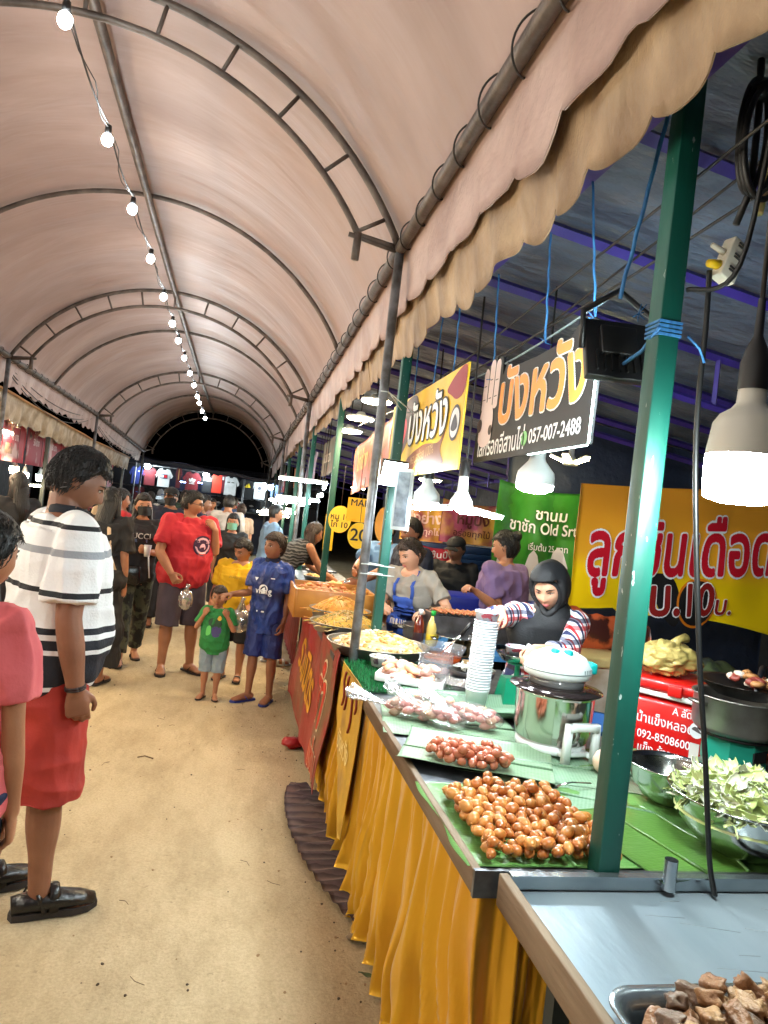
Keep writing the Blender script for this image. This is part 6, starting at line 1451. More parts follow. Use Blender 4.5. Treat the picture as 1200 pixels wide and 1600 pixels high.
        if shoes == 'flip':
            strap(.02, .13, .060, .05, .006, -.040, .0); strap(.02, .13, .060, .05, .006, .040, .0)
        elif shoes == 'slide': strap(.085, .085, .066, .066, .032)
        elif shoes == 'closed':
            b.tube([P(-.085, 0, .045), P(-.03, 0, .05), P(.06, 0, .048), P(.14, 0, .038), P(.19, 0, .030)], [.030, .042, .045, .046, .030], 14, 1, ry=[.032, .034, .036, .026, .016], up=(0, 0, 1))
            strap(.045, .05, .103, .100, .018); strap(-.06, .02, .10, .098, .010)
        else:
            strap(.10, .10, .064, .062, .018); strap(.02, .03, .095, .09, .014); strap(-.05, .02, .10, .10, .008)
        sm = shoe_m or (M_SOLE, M_STRAP)
        me = b.mesh('shoe' if shoes == 'closed' else 'sandal', list(sm)); wrap(s, me, me.name.split('.')[0], root)
    if extras: extras(s, root, Mh, on_head)
    return root
M_SOLE = mat('dark sole', rgb(40, 34, 32), .7); M_STRAP = mat('dark strap', rgb(28, 24, 24), .5); M_LEATHER = mat('black leather', rgb(24, 22, 22), .3, bump=.2, bscale=50)
def mask_extra(m):
    def f(s, root, Mh, oh):
        b = MB()
        def fn(u, v):
            x = lerp(-.062, .062, u); z = lerp(-.094, -.004+.006*math.cos((u-.5)*PI), v); p = Vector((x, .030+.078*math.cos(x/.062*1.22)+.012*math.exp(-(x/.02)**2)*math.exp(-((z+.03)/.03)**2), z*(1-.10*abs(x)/.06)))
            return Mh @ (p*s.hs)
        b.sheet(fn, 20, 12, thick=.003); o = wrap(s, b.mesh('face_mask', [m]), 'face_mask', root)
        b = MB()
        for sg in (-1, 1): b.tube([Mh @ (Vector((sg*.062, .055, -.03))*s.hs), Mh @ (Vector((sg*.078, .0, .0))*s.hs)], .0018, 5)
        wrap(s, b.mesh('ear_loop', [m]), 'ear_loop', o)
    return f
def multi(*fs):
    def f(*a):
        for g_ in fs: g_(*a)
    return f
def cap_extra(m, badge=None):
    def f(s, root, Mh, oh):
        b = MB(); b.ball((0, 0, 0), 1, 28, 18, fn=lambda p, n: Mh @ (Vector((n.x*.090, n.y*.108-.004, max(n.z, -.05)*.078+.052))*s.hs))
        b.sheet(lambda u, v: Mh @ (Vector(((u-.5)*.15, .088+v*.075*math.cos((u-.5)*2.2), .050-.012*v-.10*(u-.5)**2))*s.hs), 14, 6, thick=.004)
        wrap(s, b.mesh('cap', [m]), 'cap', root)
    return f
# ---- front figures
STR = ramp_mat('striped polo', [(0, rgb(22, 24, 34)), (.095, rgb(226, 226, 226)), (.12, rgb(22, 24, 34)), (.275, rgb(226, 226, 226)), (.30, rgb(22, 24, 34)), (.345, rgb(226, 226, 226)), (.375, rgb(22, 24, 34)), (.405, rgb(226, 226, 226)), (.575, rgb(20, 22, 28)), (.603, rgb(232, 232, 232)), (.765, rgb(150, 154, 160)), (.80, rgb(232, 232, 232)), (.895, rgb(20, 22, 28)), (.918, rgb(234, 234, 234))], 2, .8, .3, 120, 'CONSTANT', None, .765, 1.46)
def man_extra(s, root, Mh, oh):
    b = MB()
    for sg in (-1, 1):
        for k in range(26):
            z = -.045+.0018*k; y = -.03+.0024*(k % 11); p = Vector((sg*(.0745-.02*abs(y)), y-.005, z+.004))
            b.tube([Mh @ (p*s.hs), Mh @ ((p+Vector((sg*.003, -.008, -.007)))*s.hs)], [.0022, .0008], 4)
    wrap(s, b.mesh('grey_sideburn', [mat('grey hair', rgb(120, 116, 112), .5)]), 'grey_sideburn', root)
    w = s.J['wrR']; d = (s.J['wrR']-s.J['elR']).normalized(); x, y, _ = frame(d)
    b = MB(); b.tube([w-d*.012+x*.036*math.cos(a*PI/10)+y*.031*math.sin(a*PI/10) for a in range(21)], .004, 6)
    b.tube([w-d*.004+x*.037*math.cos(a*PI/10)+y*.032*math.sin(a*PI/10) for a in range(21)], .003, 6); wrap(s, b.mesh('bracelet', [mat('bracelet', rgb(40, 26, 26), .5)]), 'bracelet', root)
    # polo placket cuff edge on the sleeve
man = Body(1.72, 1.15, .05, False, .04, 0, 0, (R(10), R(-24), 0), 1.03, {'R': dict(ua=(.16, -.06, -1), fa=(.03, .20, -1)), 'L': dict(ua=(-.15, 0, -1), fa=(0, .2, -1))}, {'R': (.10, .04, R(8)), 'L': (-.13, -.09, R(-6))})
person('stout man in a white, black and grey striped polo and red shorts, head bowed', (-.63, 2.78), R(62), man, 'brown', .0055,
    dict(m=STR, hem=-.235, sleeve=.80, inf=.016, loose=.014, wr=.006, collar=fab('navy collar', (20, 22, 32)), cuff=.074), dict(m=fab('red shorts', (176, 52, 40), (150, 42, 34), 6), len=.565, loose=.052, wr=.010), 'short', None, 'closed', (M_SOLE, M_LEATHER), hands={'R': dict(palm=(-.9, .2, .3), curl=.42), 'L': dict(palm=(.9, .2, 0), curl=.4)}, extras=man_extra)
wp = Body(1.49, .92, .01, True, .06, 0, 0, (R(10), R(-8), 0), 1.0, {'R': dict(ua=(.10, .05, -1), fa=(.02, .12, -1)), 'L': dict(ua=(-.1, .1, -1), fa=(0, .2, -1))})
person('woman in a pink tee and jeans with long dark hair, walking past the striped man', (-.625, 1.90), R(24), wp, 'tan', .006,
    dict(m=fab('pink tee', (226, 110, 112), (210, 92, 98), 5), hem=-.26, sleeve=.72, inf=.014, loose=.016, wr=.008, cuff=.066), dict(m=fab('dark jeans', (32, 42, 74), (24, 32, 56), 12), len=.97, loose=.014), 'long', None, 'flip', hands={'R': dict(palm=(-.8, -.5, 0), curl=.35)})

# ---- hijab seller
def hijab_extra(s, root, Mh, oh):
    b = MB()
    def hr(p, n):
        base = head_pt(n, 1.0, True)
        face = smoothstep((n.y-.38)/.22)*smoothstep((.062-base.z)/.02)
        th = lerp(.026+.012*max(0, -n.y)+.006*max(0, n.z), -.022, face)
        return Mh @ ((base+n*th)*s.hs)
    b.ball((0, 0, 0), 1, 60, 44, fn=hr)
    rings = []
    for t, rx, ry, oy, dz in ((0, .072, .078, -.018, -.085), (.3, .086, .098, .0, -.112), (.55, .125, .118, .012, -.155)):
        c = Mh @ (Vector((0, oy, dz))*s.hs); X, Y, U = s.axes(1.0); rings.append((c, X, Y, rx*s.hs, ry*s.hs))
    for t, rx, ry, oy in ((.90, .185, .118, .015), (.78, .19, .135, .03), (.62, .165, .14, .045)):
        X, Y, U = s.axes(t); rings.append((s.pt(t, 0, oy), X, Y, rx*s.w, ry))
    loft(b, rings, 40)
    # open the face: carve by pushing points in front of the mouth back
    me = b.mesh('hijab', [fab('black hijab', (10, 10, 13), (18, 18, 22), 5, .7)])
    Mi = Mh.inverted()
    for v in me.vertices:
        q = Mi @ v.co/1.0
        if q.y > .02 and -.098*s.hs < q.z < .06*s.hs and abs(q.x) < .056*s.hs*(1-.45*max(0, -q.z/.10)): v.co = Mh @ Vector((q.x, min(q.y, .035*s.hs), q.z))
    wrinkle(me, .008, 10, 2, (1, 1, .25)); hj_o = wrap(s, me, 'hijab', root)
    b = MB(); pts = []
    for i in range(33):
        a = 2*PI*i/32; z = -.024+.088*math.sin(a); x = .062*math.cos(a)*(1-.28*max(0, -math.sin(a))); y = .050-.012*abs(math.cos(a))+.012*math.sin(a)*0+(.030 if math.sin(a) < -.6 else 0)*(-math.sin(a)-.6)/.4+(.022 if math.sin(a) > .5 else 0)*(math.sin(a)-.5)
        pts.append(Mh @ (Vector((x, y, z))*s.hs))
    b.tube(pts, .018*s.hs, 10); wrap(s, b.mesh('hijab_edge', [MC['cloth black hijab']]), 'hijab_edge', hj_o)
    b = MB(); q = random.Random(2)
    X, Y, U = s.axes(.7)
    for k in range(120):
        a = q.uniform(-1.3, 1.3); t = .60-.10*math.cos(a)+q.uniform(-.04, .03); c = s.pt(t, .190*math.sin(a), .165*math.cos(a)*.95+.05); b.ball(c, (q.uniform(.008, .018), q.uniform(.006, .01), q.uniform(.008, .016)), 6, 4)
    wrap(s, b.mesh('patterned_trim', [mat('white print', rgb(206, 206, 206), .8)]), 'patterned_trim', root)
def plaid_mat():
    m = bpy.data.materials.new('plaid'); m.use_nodes = True; nt = m.node_tree; b = nt.nodes['Principled BSDF']; b.inputs['Roughness'].default_value = .8
    tc = nt.nodes.new('ShaderNodeTexCoord'); sp = nt.nodes.new('ShaderNodeSeparateXYZ'); nt.links.new(tc.outputs['Object'], sp.inputs[0]); outs = []
    for ax in ((0, .6), (2, 1)):
        mm = nt.nodes.new('ShaderNodeMath'); mm.operation = 'WRAP'; mm.inputs[1].default_value = .085; mm.inputs[2].default_value = 0
        ad = nt.nodes.new('ShaderNodeMath'); ad.operation = 'ADD'; nt.links.new(sp.outputs[ax[0]], ad.inputs[0])
        if ax[0] == 0: nt.links.new(sp.outputs[1], ad.inputs[1])
        else: ad.inputs[1].default_value = 0
        nt.links.new(ad.outputs[0], mm.inputs[0]); r = nt.nodes.new('ShaderNodeValToRGB'); r.color_ramp.interpolation = 'CONSTANT'
        mr = nt.nodes.new('ShaderNodeMapRange'); mr.inputs[2].default_value = .085; nt.links.new(mm.outputs[0], mr.inputs[0]); nt.links.new(mr.outputs[0], r.inputs[0])
        cr = r.color_ramp; st = [(0, (.9, .9, .9, 1)), (.30, rgb(200, 40, 52)), (.52, rgb(230, 224, 226)), (.66, rgb(40, 48, 92)), (.88, rgb(232, 228, 230))]
        while len(cr.elements) < len(st): cr.elements.new(1)
        for e, (p, c) in zip(cr.elements, st): e.position = p; e.color = c
        outs.append(r)
    x = nt.nodes.new('ShaderNodeMix'); x.data_type = 'RGBA'; x.blend_type = 'MULTIPLY'; x.inputs[0].default_value = .85; nt.links.new(outs[0].outputs[0], x.inputs[6]); nt.links.new(outs[1].outputs[0], x.inputs[7]); nt.links.new(x.outputs[2], b.inputs['Base Color'])
    return m
def local(p, loc, yaw):
    d = Vector(p)-Vector((loc[0], loc[1], loc[2] if len(loc) > 2 else 0)); return tuple(Matrix.Rotation(yaw, 3, 'Z') @ d)
HL, HY = (1.56, 3.34, 0), R(206)
hj = Body(1.47, 1.12, .03, True, .46, 0, 0, (R(16), R(-24), R(6)), 1.10, {'R': dict(hand=local((1.165, 2.955, 1.205), HL, HY), pole=(.7, -.3, -.6)), 'L': dict(hand=local((1.335, 2.93, 1.05), HL, HY), pole=(-.8, -.2, -.5))})

person('seller in a black hijab and plaid shirt, hand on the paper cups', HL, HY, hj, 'fair', .0055,
    dict(m=plaid_mat(), hem=-.2, sleeve=1.55, inf=.014, loose=.012, wr=.006), dict(m=fab('black trousers', (24, 24, 28)), len=.97, loose=.02), 'hijab', None, 'flip', lipm=M_LIPF, down=True,
    hands={'R': dict(dir=(.25, .75, -.55), palm=(.1, -.45, -.9), curl=.5), 'L': dict(dir=(.2, .85, -.3), palm=(.3, -.2, -.9), curl=.55)}, extras=hijab_extra)
def tee_print(body, z, size, col, fn=None, y=.16, shapes=None, x=0.0, circle=None):
    """flat print that follows the chest: found by ray casting onto the shirt"""
    def f(s, root, Mh, oh):
        so = [c for c in root.children if c.name.startswith(('shirt', 'jersey'))][0]; me = so.data
        from mathutils.bvhtree import BVHTree
        T = BVHTree.FromPolygons([v.co for v in me.vertices], [tuple(p.vertices) for p in me.polygons])
        X, Y, U = s.axes(.65); k = s.k
        def F(u, v, l=0.0):
            o = (s.pt(.65, 0, 0)+X*(x-u)*-1*-1+U*(z+v))*k if False else (s.pt(.65, 0, 0)+X*(x-u)+U*(z+v))*k
            h = T.ray_cast(o+Y*.6, -Y); p = h[0] if h[0] is not None else o+Y*.15
            return p+Y*(.003+l)
        b = MB()
        for sh in (shapes or []): flat(b, F, sh[0], sh[2], sh[1])
        if body: lettering(b, body, F, size, size and .006, 0, .004)
        if b.v:
            o = b.obj('print', [mat('print %s' % str(c), c, .6) for c in (col if isinstance(col, list) else [col])], so)
    return f
def circ(u, v, r, n=22, ry=None): return [(u+r*math.cos(2*PI*a/n), v+(ry or r)*math.sin(2*PI*a/n)) for a in range(n)]
def carry_bag(pos, size, m, name='plastic_bag', label='', dz=-.10, seed=1, fill=None):
    b = MB(); c = Vector(pos)
    b.ball(c+Vector((0, 0, dz)), size, 22, 16, fn=lambda p, n: p*(1+.18*nz(n.x*3+seed, n.y*3, n.z*3)))
    b.tube([c+Vector((0, 0, dz+size[2]*.8)), c+Vector((0, 0, .0)), c+Vector((.01, 0, .03))], [size[0]*.5, .014, .022], 10)
    tag(b.obj(name, m), label, 'bag')
M_CARRY = plastic_mat('thin carrier', .45)
# ---- seller in purple at the grill, back to us
PL, PY = (1.84, 4.62, 0), R(-28)
pw = Body(1.60, 1.0, 0, True, .10, 0, 0, (R(-28), R(-10), 0), 1.0, {'L': dict(hand=local((1.55, 4.40, 1.14), PL, PY), pole=(-.5, -.4, -.8)), 'R': dict(ua=(.25, .1, -1), fa=(-.1, .6, -.6))})
person('seller in a mauve tee with a messy bun, one arm stretched over the grill', PL, PY, pw, 'tan', .007, dict(m=fab('mauve tee', (124, 100, 142), (108, 86, 126), 5), hem=-.22, sleeve=.72, inf=.016, loose=.03, wr=.010), dict(m=fab('dark trousers', (36, 36, 46)), len=.97), 'bun', M_HAIR, 'flip', hands={'L': dict(palm=(0, 0, -1), curl=.7)})
def wrist_band(s, root, Mh, oh): pass
# ---- seller in grey tee and blue apron
AL, AY = (1.27, 4.80, 0), R(222)
def apron(s, root, Mh, oh):
    b = MB()
    from mathutils.bvhtree import BVHTree
    me = [c for c in root.children if c.name.startswith('shirt')][0].data; T = BVHTree.FromPolygons([v.co for v in me.vertices], [tuple(p.vertices) for p in me.polygons])
    def on(t, x, l=.012):
        X, Y, U = s.axes(max(t, 0)); o = s.pt(t, x, 0)*s.k; h = T.ray_cast(o+Y*.7, -Y); p = h[0]/s.k if h[0] is not None else s.pt(t, x, .15)
        return p+Y*l
    def fn(u, v):
        t = lerp(-.33, .76, v); wd = lerp(.165, .090, smoothstep((t-.25)/.3)); x = lerp(-wd, wd, u); return on(t, x, .014+.008*nz(x*12, t*3, 2))
    b.sheet(fn, 20, 24, thick=.004)
    for sg in (-1, 1): b.tube([on(.72, sg*.078), on(.82, sg*.082), on(.90, sg*.080), on(.955, sg*.074, .010), s.pt(1.02, sg*.066, -.01)], .015, 8, ry=[.005]*5)
    o = wrap(s, b.mesh('apron', [fab('blue apron', (52, 88, 178), (40, 68, 146), 6)]), 'apron', root)
    b = MB(); F = lambda u, v, l: on(.18+v/.515, -u, .026+l)
    lettering(b, 'ข้าวเหนียว', F, .06, .004, 0, .002); flat(b, F, [(-.09, -.05), (.09, -.05), (.09, -.025), (-.09, -.025)], .001, 1); wrap(s, b.mesh('apron_print', [mat('print cream', rgb(214, 196, 176), .6), mat('print dark', rgb(40, 34, 44), .6)]), 'apron_print', o)
aw = Body(1.50, 1.05, .02, True, .52, 0, 0, (R(18), R(-20), R(4)), 1.05, {'R': dict(hand=local((.98, 4.50, .98), AL, AY), pole=(.6, -.5, -.5)), 'L': dict(hand=local((1.22, 4.36, .98), AL, AY), pole=(-.6, -.5, -.4))})
person('seller in a grey tee and blue bib apron leaning over the trays', AL, AY, aw, 'fair', .007, dict(m=fab('grey tee', (164, 156, 146), (146, 138, 128), 5), hem=-.2, sleeve=.72, inf=.016, loose=.022, wr=.008), dict(m=fab('dark trousers', (36, 36, 46)), len=.97), 'low', M_HAIRB, 'flip', lipm=M_LIPF, hands={'R': dict(palm=(0, 0, -1), curl=.5), 'L': dict(palm=(0, 0, -1), curl=.5)}, extras=apron)
# ---- seller in black cap and two more behind the signs
cp = Body(1.50, 1.0, 0, False, .1, 0, 0, (R(20), R(-12), 0))
person('seller in a black cap and black shirt sitting low behind the blue crate', (1.80, 5.72, 0), R(205), cp, 'mid', .010, dict(m=fab('black shirt', (20, 20, 22)), hem=-.2, sleeve=.72), dict(m=fab('black trousers', (24, 24, 28)), len=.97), 'short', None, 'flip', extras=multi(cap_extra(fab('black cap', (18, 18, 20)))))
S1 = (1.30, 6.05, 0)
b1 = Body(1.60, 1.0, 0, False, .2, 0, 0, (R(10), R(-20), 0), 1.0, {'R': dict(hand=local((.92, 5.62, 1.06), S1, R(228)), pole=(.6, -.4, -.6)), 'L': dict(hand=local((1.0, 5.72, 1.0), S1, R(228)), pole=(-.6, -.4, -.6))})
person('seller in a light blue shirt handing food across the counter behind the yellow price signs', S1, R(228), b1, 'tan', .009, dict(m=fab('light blue shirt', (110, 150, 196)), hem=-.2, sleeve=.72), dict(m=fab('dark trousers', (36, 36, 46)), len=.97), 'short', None, 'flip')
person('man in a dark navy tee standing behind the slim green post', (1.42, 5.55, 0), R(250), Body(1.62, 1.0, 0, False, .15, 0, 0, (0, R(-12), 0)), 'mid', .010, dict(m=fab('dark navy tee', (26, 32, 52)), hem=-.2, sleeve=.7), dict(m=fab('dark trousers', (36, 36, 46)), len=.97), 'short', None, 'flip')

# ---- family group in the aisle
RL, RY = (-.42, 6.46, 0), R(150)
rm = Body(1.64, 1.14, .035, False, .06, 0, 0, (R(-52), R(-6), 0), .98, {'R': dict(ua=(.28, .12, -.9), fa=(-.22, .62, -.66)), 'L': dict(ua=(-.10, .32, -.9), fa=(.24, .30, .9))}, {'R': (.13, .02, R(24)), 'L': (-.13, .05, R(-14))})
def red_extra(s, root, Mh, oh):
    b = MB()
    for sg in (-1, 1):
        e = Mh @ (Vector((sg*.033, .098, .006))*s.hs); x = Mh.to_3x3() @ Vector((1, 0, 0)); z = Mh.to_3x3() @ Vector((0, 0, 1)); b.tube([e+x*.024*math.cos(a*PI/8)+z*.017*math.sin(a*PI/8) for a in range(17)], .0025, 5); b.tube([e+x*sg*.024, Mh @ (Vector((sg*.078, .0, .012))*s.hs)], .0022, 5)
    wrap(s, b.mesh('glasses', [mat('glasses frame', rgb(24, 20, 20), .3)]), 'glasses', root)
DK = rgb(58, 26, 62); LP = rgb(226, 176, 190)
red_print = tee_print('EST. 80', -.01, .05, [LP, DK], x=-.055, shapes=[(circ(0, -.04, .092), 1, .001), (circ(0, -.04, .074), 0, .0025), (circ(0, -.04, .056), 1, .004), (smooth_outline([(-.03, -.06), (-.01, -.02), (.01, -.015), (.03, -.05), (.02, -.075), (0, -.06)]), 0, .0055)])
person('man in glasses and a red tee with a round emblem, holding a food bag', RL, RY, rm, 'tan', .0075, dict(m=fab('red tee', (196, 40, 52), (176, 32, 46), 5), hem=-.20, sleeve=.74, inf=.016, loose=.022, wr=.010), dict(m=fab('grey purple shorts', (82, 70, 82), (68, 58, 70)), len=.56, loose=.040), 'short', None, 'flip', hands={'R': dict(palm=(-.6, .3, -.5), curl=.7), 'L': dict(dir=(.5, .1, .6), palm=(.4, -.8, 0), curl=.6)}, extras=multi(red_extra, red_print))
carry_bag((-.36, 6.12, .78), (.06, .05, .085), plastic_mat('bag of snacks', .25, (1, .9, .8, 1)), 'plastic_bag', 'small knotted plastic bag of orange snacks in the hand of the red tee man', -.10, 2)
b = MB(); b.ball((-.36, 6.12, .655), (.045, .04, .03), 14, 8, fn=lambda p, n: p*(1+.2*nz(n.x*3, n.y*3, n.z*3))); tag(b.obj('snack_filling', mat('orange snack', rgb(206, 110, 50), .5)), 'orange snacks at the bottom of the red tee man\'s plastic bag', 'food', kind='stuff')
YL, YY = (.07, 6.32, 0), R(196)
yb = Body(1.30, 1.22, .04, False, .10, 0, 0, (R(26), R(-22), 0), 1.0, {'R': dict(ua=(.22, .05, -1), fa=(-.1, .7, -.5)), 'L': dict(ua=(-.2, .1, -1), fa=(.15, .8, -.45))}, {'R': (.10, 0, R(10)), 'L': (-.10, .02, R(-10))}, child=.55)
person('stout boy in a yellow tee and black shorts looking down at a carrier bag', YL, YY, yb, 'tan', .0075, dict(m=fab('yellow tee', (226, 176, 16), (206, 156, 12), 5), hem=-.26, sleeve=.78, inf=.018, loose=.026, wr=.010), dict(m=fab('black shorts', (22, 22, 26)), len=.52, loose=.032), 'short', None, 'slide', (mat('slide sole', rgb(40, 36, 34), .7), mat('slide strap', rgb(190, 186, 180), .5, col2=rgb(40, 40, 40), nscale=40, ramp=(.48, .52))), hands={'R': dict(palm=(-.3, 0, -.8), curl=.6), 'L': dict(palm=(.3, 0, -.8), curl=.6)}, extras=tee_print('MARINE', .03, .042, rgb(170, 140, 40)))
TL = (-.08, 5.66, 0)
tb = Body(.94, 1.0, .035, False, .04, 0, 0, (R(4), R(-4), 0), 1.02, {'R': dict(ua=(.34, .25, -.85), fa=(-.42, .32, .85)), 'L': dict(ua=(-.34, .25, -.85), fa=(.42, .32, .85))}, {'R': (.085, 0, R(14)), 'L': (-.085, .0, R(-14))}, child=1.0)
GP = [rgb(96, 196, 96), rgb(70, 60, 110), rgb(34, 70, 44), rgb(220, 180, 60)]
tod = tee_print(None, -.02, 0, GP, shapes=[(smooth_outline([(-.09, .02), (-.04, .07), (.05, .05), (.10, .0), (.06, -.06), (-.05, -.05)]), 2, .001), (smooth_outline([(-.02, -.06), (.05, -.03), (.10, -.07), (.08, -.17), (.0, -.18), (-.03, -.12)]), 1, .002), (smooth_outline([(-.10, -.06), (-.05, -.04), (-.04, -.14), (-.10, -.17)]), 0, .003), (smooth_outline([(.03, .07), (.06, .11), (.09, .07), (.06, .04)]), 3, .003)])
person('toddler in a green printed tee and pale denim shorts eating with both hands', TL, R(188), tb, 'tan', .006, dict(m=fab('green tee', (44, 136, 66), (34, 112, 54), 6), hem=-.30, sleeve=.72, inf=.016, loose=.02, wr=.008), dict(m=fab('pale denim', (146, 160, 166), (120, 136, 146), 10), len=.56, loose=.034), 'short', M_HAIRB, 'flip', hands={'R': dict(palm=(-.3, -.9, 0), curl=.6), 'L': dict(palm=(.3, -.9, 0), curl=.6)}, extras=tod)
BL, BY = (.30, 5.66, 0), R(206)
bb_ = Body(1.40, .84, .0, False, .03, 0, 0, (R(22), R(2), R(-4)), 1.0, {'R': dict(ua=(.06, .30, -.9), fa=(.35, .9, -.05)), 'L': dict(ua=(-.16, -.06, -1), fa=(.0, .2, -1))}, {'R': (.09, .04, R(30)), 'L': (-.10, -.02, R(-4))}, child=.45)
JER = mat('blue jersey', rgb(30, 62, 140), .5, col2=rgb(16, 30, 76), nscale=4, bump=.3, bscale=60, ramp=(.4, .6))
jers = tee_print('vizag', -.10, .085, [WHITE, rgb(20, 28, 60)], shapes=[(circ(.0, .02, .042, 18), 0, .001), (circ(0, .02, .032, 18), 1, .002), (smooth_outline([(-.02, 0), (0, .04), (.02, .01), (0, .0)]), 0, .003), ([(-.05, -.20), (.03, -.20), (.03, -.185), (-.05, -.185)], 0, .001), ([(.06, .12), (.10, .12), (.10, .13), (.06, .13)], 0, .001), ([(-.10, .12), (-.06, .12), (-.08, .09)], 0, .001)])
person('boy in a shiny blue football jersey and blue shorts with white trim, glancing sideways', BL, BY, bb_, 'mid', .006, dict(m=JER, hem=-.36, sleeve=.80, inf=.016, loose=.024, wr=.012, name='jersey', collar=fab('navy rib', (20, 28, 60))), dict(m=mat('blue shorts', rgb(26, 48, 118), .5, col2=rgb(18, 30, 80), nscale=4, bump=.3, bscale=50), len=.52, loose=.04), 'short', M_HAIRB, 'flip', (mat('blue sole', rgb(40, 56, 130), .6), mat('blue strap', rgb(60, 80, 170), .5)), hands={'R': dict(palm=(0, 0, -1), curl=.55), 'L': dict(palm=(.9, 0, 0), curl=.4)}, extras=jers)
carry_bag((.10, 5.90, .74), (.09, .07, .10), plastic_mat('pale carrier', .40, (1, .94, .86, 1)), 'carrier_bag', 'pale carrier bag hanging between the yellow tee boy and the jersey boy', -.16, 5)
# ---- masked woman and the one with the strap bag
ML, MY = (-.86, 6.75, 0), R(168)
mw = Body(1.56, .96, 0, True, .05, 0, 0, (R(-4), R(0), R(3)), 1.0, {'R': dict(ua=(.30, .06, -.9), fa=(.12, .5, .75)), 'L': dict(ua=(-.16, .1, -1), fa=(.52, .75, .10))}, {'R': (.08, .20, R(6)), 'L': (-.08, -.14, R(-6))})
CAMO = mat('camo trousers', rgb(74, 76, 58), .8, col2=rgb(28, 28, 24), nscale=16, ramp=(.46, .54), bump=.3, bscale=80)
person('woman in a black face mask, black tee and camouflage trousers with a drink', ML, MY, mw, 'tan', .0075, dict(m=fab('black tee', (22, 22, 26), (34, 32, 38)), hem=-.18, sleeve=.74, inf=.014, loose=.018), dict(m=CAMO, len=.95, loose=.02), 'long', None, 'flip', hands={'R': dict(palm=(-.6, 0, -.4), curl=.7), 'L': dict(palm=(.6, .2, .5), curl=.7)}, extras=multi(mask_extra(fab('black mask', (16, 16, 18))), tee_print('UCCI', .02, .075, [rgb(190, 186, 180), rgb(90, 110, 150)], shapes=[([(-.07, -.06), (.06, -.06), (.06, -.03), (-.07, -.03)], 1, .001)])))
carry_bag((-1.03, 6.50, 1.05), (.07, .05, .12), M_CARRY, 'plastic_bag', 'clear plastic bag dangling from the raised hand of the masked woman', -.12, 8)
b = MB(); b.tube([(-.735, 6.42, 1.02), (-.70, 6.40, .80)], .006, 6); b.lathe([(.024, 0), (.032, .10)], (-.745, 6.43, .98), 16, close=True); tag(b.obj('drink_cup', mat('cup clear white', rgb(206, 206, 206), .3)), 'small white drink cup with a straw in the masked woman\'s hand', 'cup')
hb = thing('shoulder_bag', 'black shoulder bag with a shiny yellow panel at the masked woman\'s hip', 'bag', (-.92, 6.50, .80), R(10))
b = MB(); b.box((0, 0, 0), (.26, .09, .17), bev=.025); b.obj('body', mat('bag black', rgb(20, 20, 20), .25, bump=.3, bscale=20), hb); b = MB(); b.box((-.06, -.047, .035), (.13, .006, .09), bev=.002); b.obj('panel', mat('bag yellow', rgb(206, 160, 30), .3), hb); b = MB(); b.tube([(-.11, .03, .08), (-.06, .12, .35), (.10, .15, .62)], .010, 6, ry=[.004]*3); b.obj('strap', mat('bag black', rgb(20, 20, 20), .25), hb)
KL = (-1.02, 5.90, 0)
kw = Body(1.58, 1.02, 0, True, .04, 0, 0, (R(-20), R(-14), 0), 1.0, {'R': dict(ua=(.16, -.02, -1), fa=(.0, .2, -1)), 'L': dict(ua=(-.1, .1, -1), fa=(0, .4, -1))})
def strap_extra(s, root, Mh, oh):
    b = MB(); b.tube([s.pt(.93, -.06, .07), s.pt(.97, .06, -.02), s.pt(.80, .10, -.13), s.pt(.45, .13, -.12), s.pt(.15, .17, -.08)], .016, 8, ry=[.004]*5); wrap(s, b.mesh('bag_strap', [mat('cream strap', rgb(214, 186, 150), .5)]), 'bag_strap', root)
person('long haired woman in a long black dress with a cream bag strap', KL, R(18), kw, 'tan', .0075, dict(m=fab('black dress', (22, 20, 22), (32, 30, 30)), hem=-.2, sleeve=.80, inf=.02, loose=.03, skirt=.72, flare=1.25, name='dress', wr=.012, cuff=.07), None, 'long', None, 'flip', extras=strap_extra)
# ---- woman bending over a far counter
EL, EY = (.46, 7.05, 0), R(72)
ew = Body(1.58, .94, 0, True, .95, 0, 0, (0, R(-10), 0), 1.0, {'R': dict(ua=(.2, .5, -.9), fa=(0, .8, -.4)), 'L': dict(ua=(-.2, .6, -.8), fa=(.0, .8, -.4))})
ZEB = ramp_mat('zebra dress', [(0, rgb(20, 20, 22)), (.55, rgb(90, 88, 88))], 2, .8, .3, 100, 'CONSTANT', .03, 0, .03, .05)
person('woman in a short black and grey striped dress bending over a stall', EL, EY, ew, 'tan', .0075, dict(m=ZEB, hem=-.2, sleeve=0, inf=.010, loose=.008, skirt=.30, flare=.95, name='dress', wr=.005), None, 'long', M_HAIRB, 'sandal', (mat('pale sole', rgb(190, 190, 190), .6), mat('pale strap', rgb(206, 206, 206), .5)))
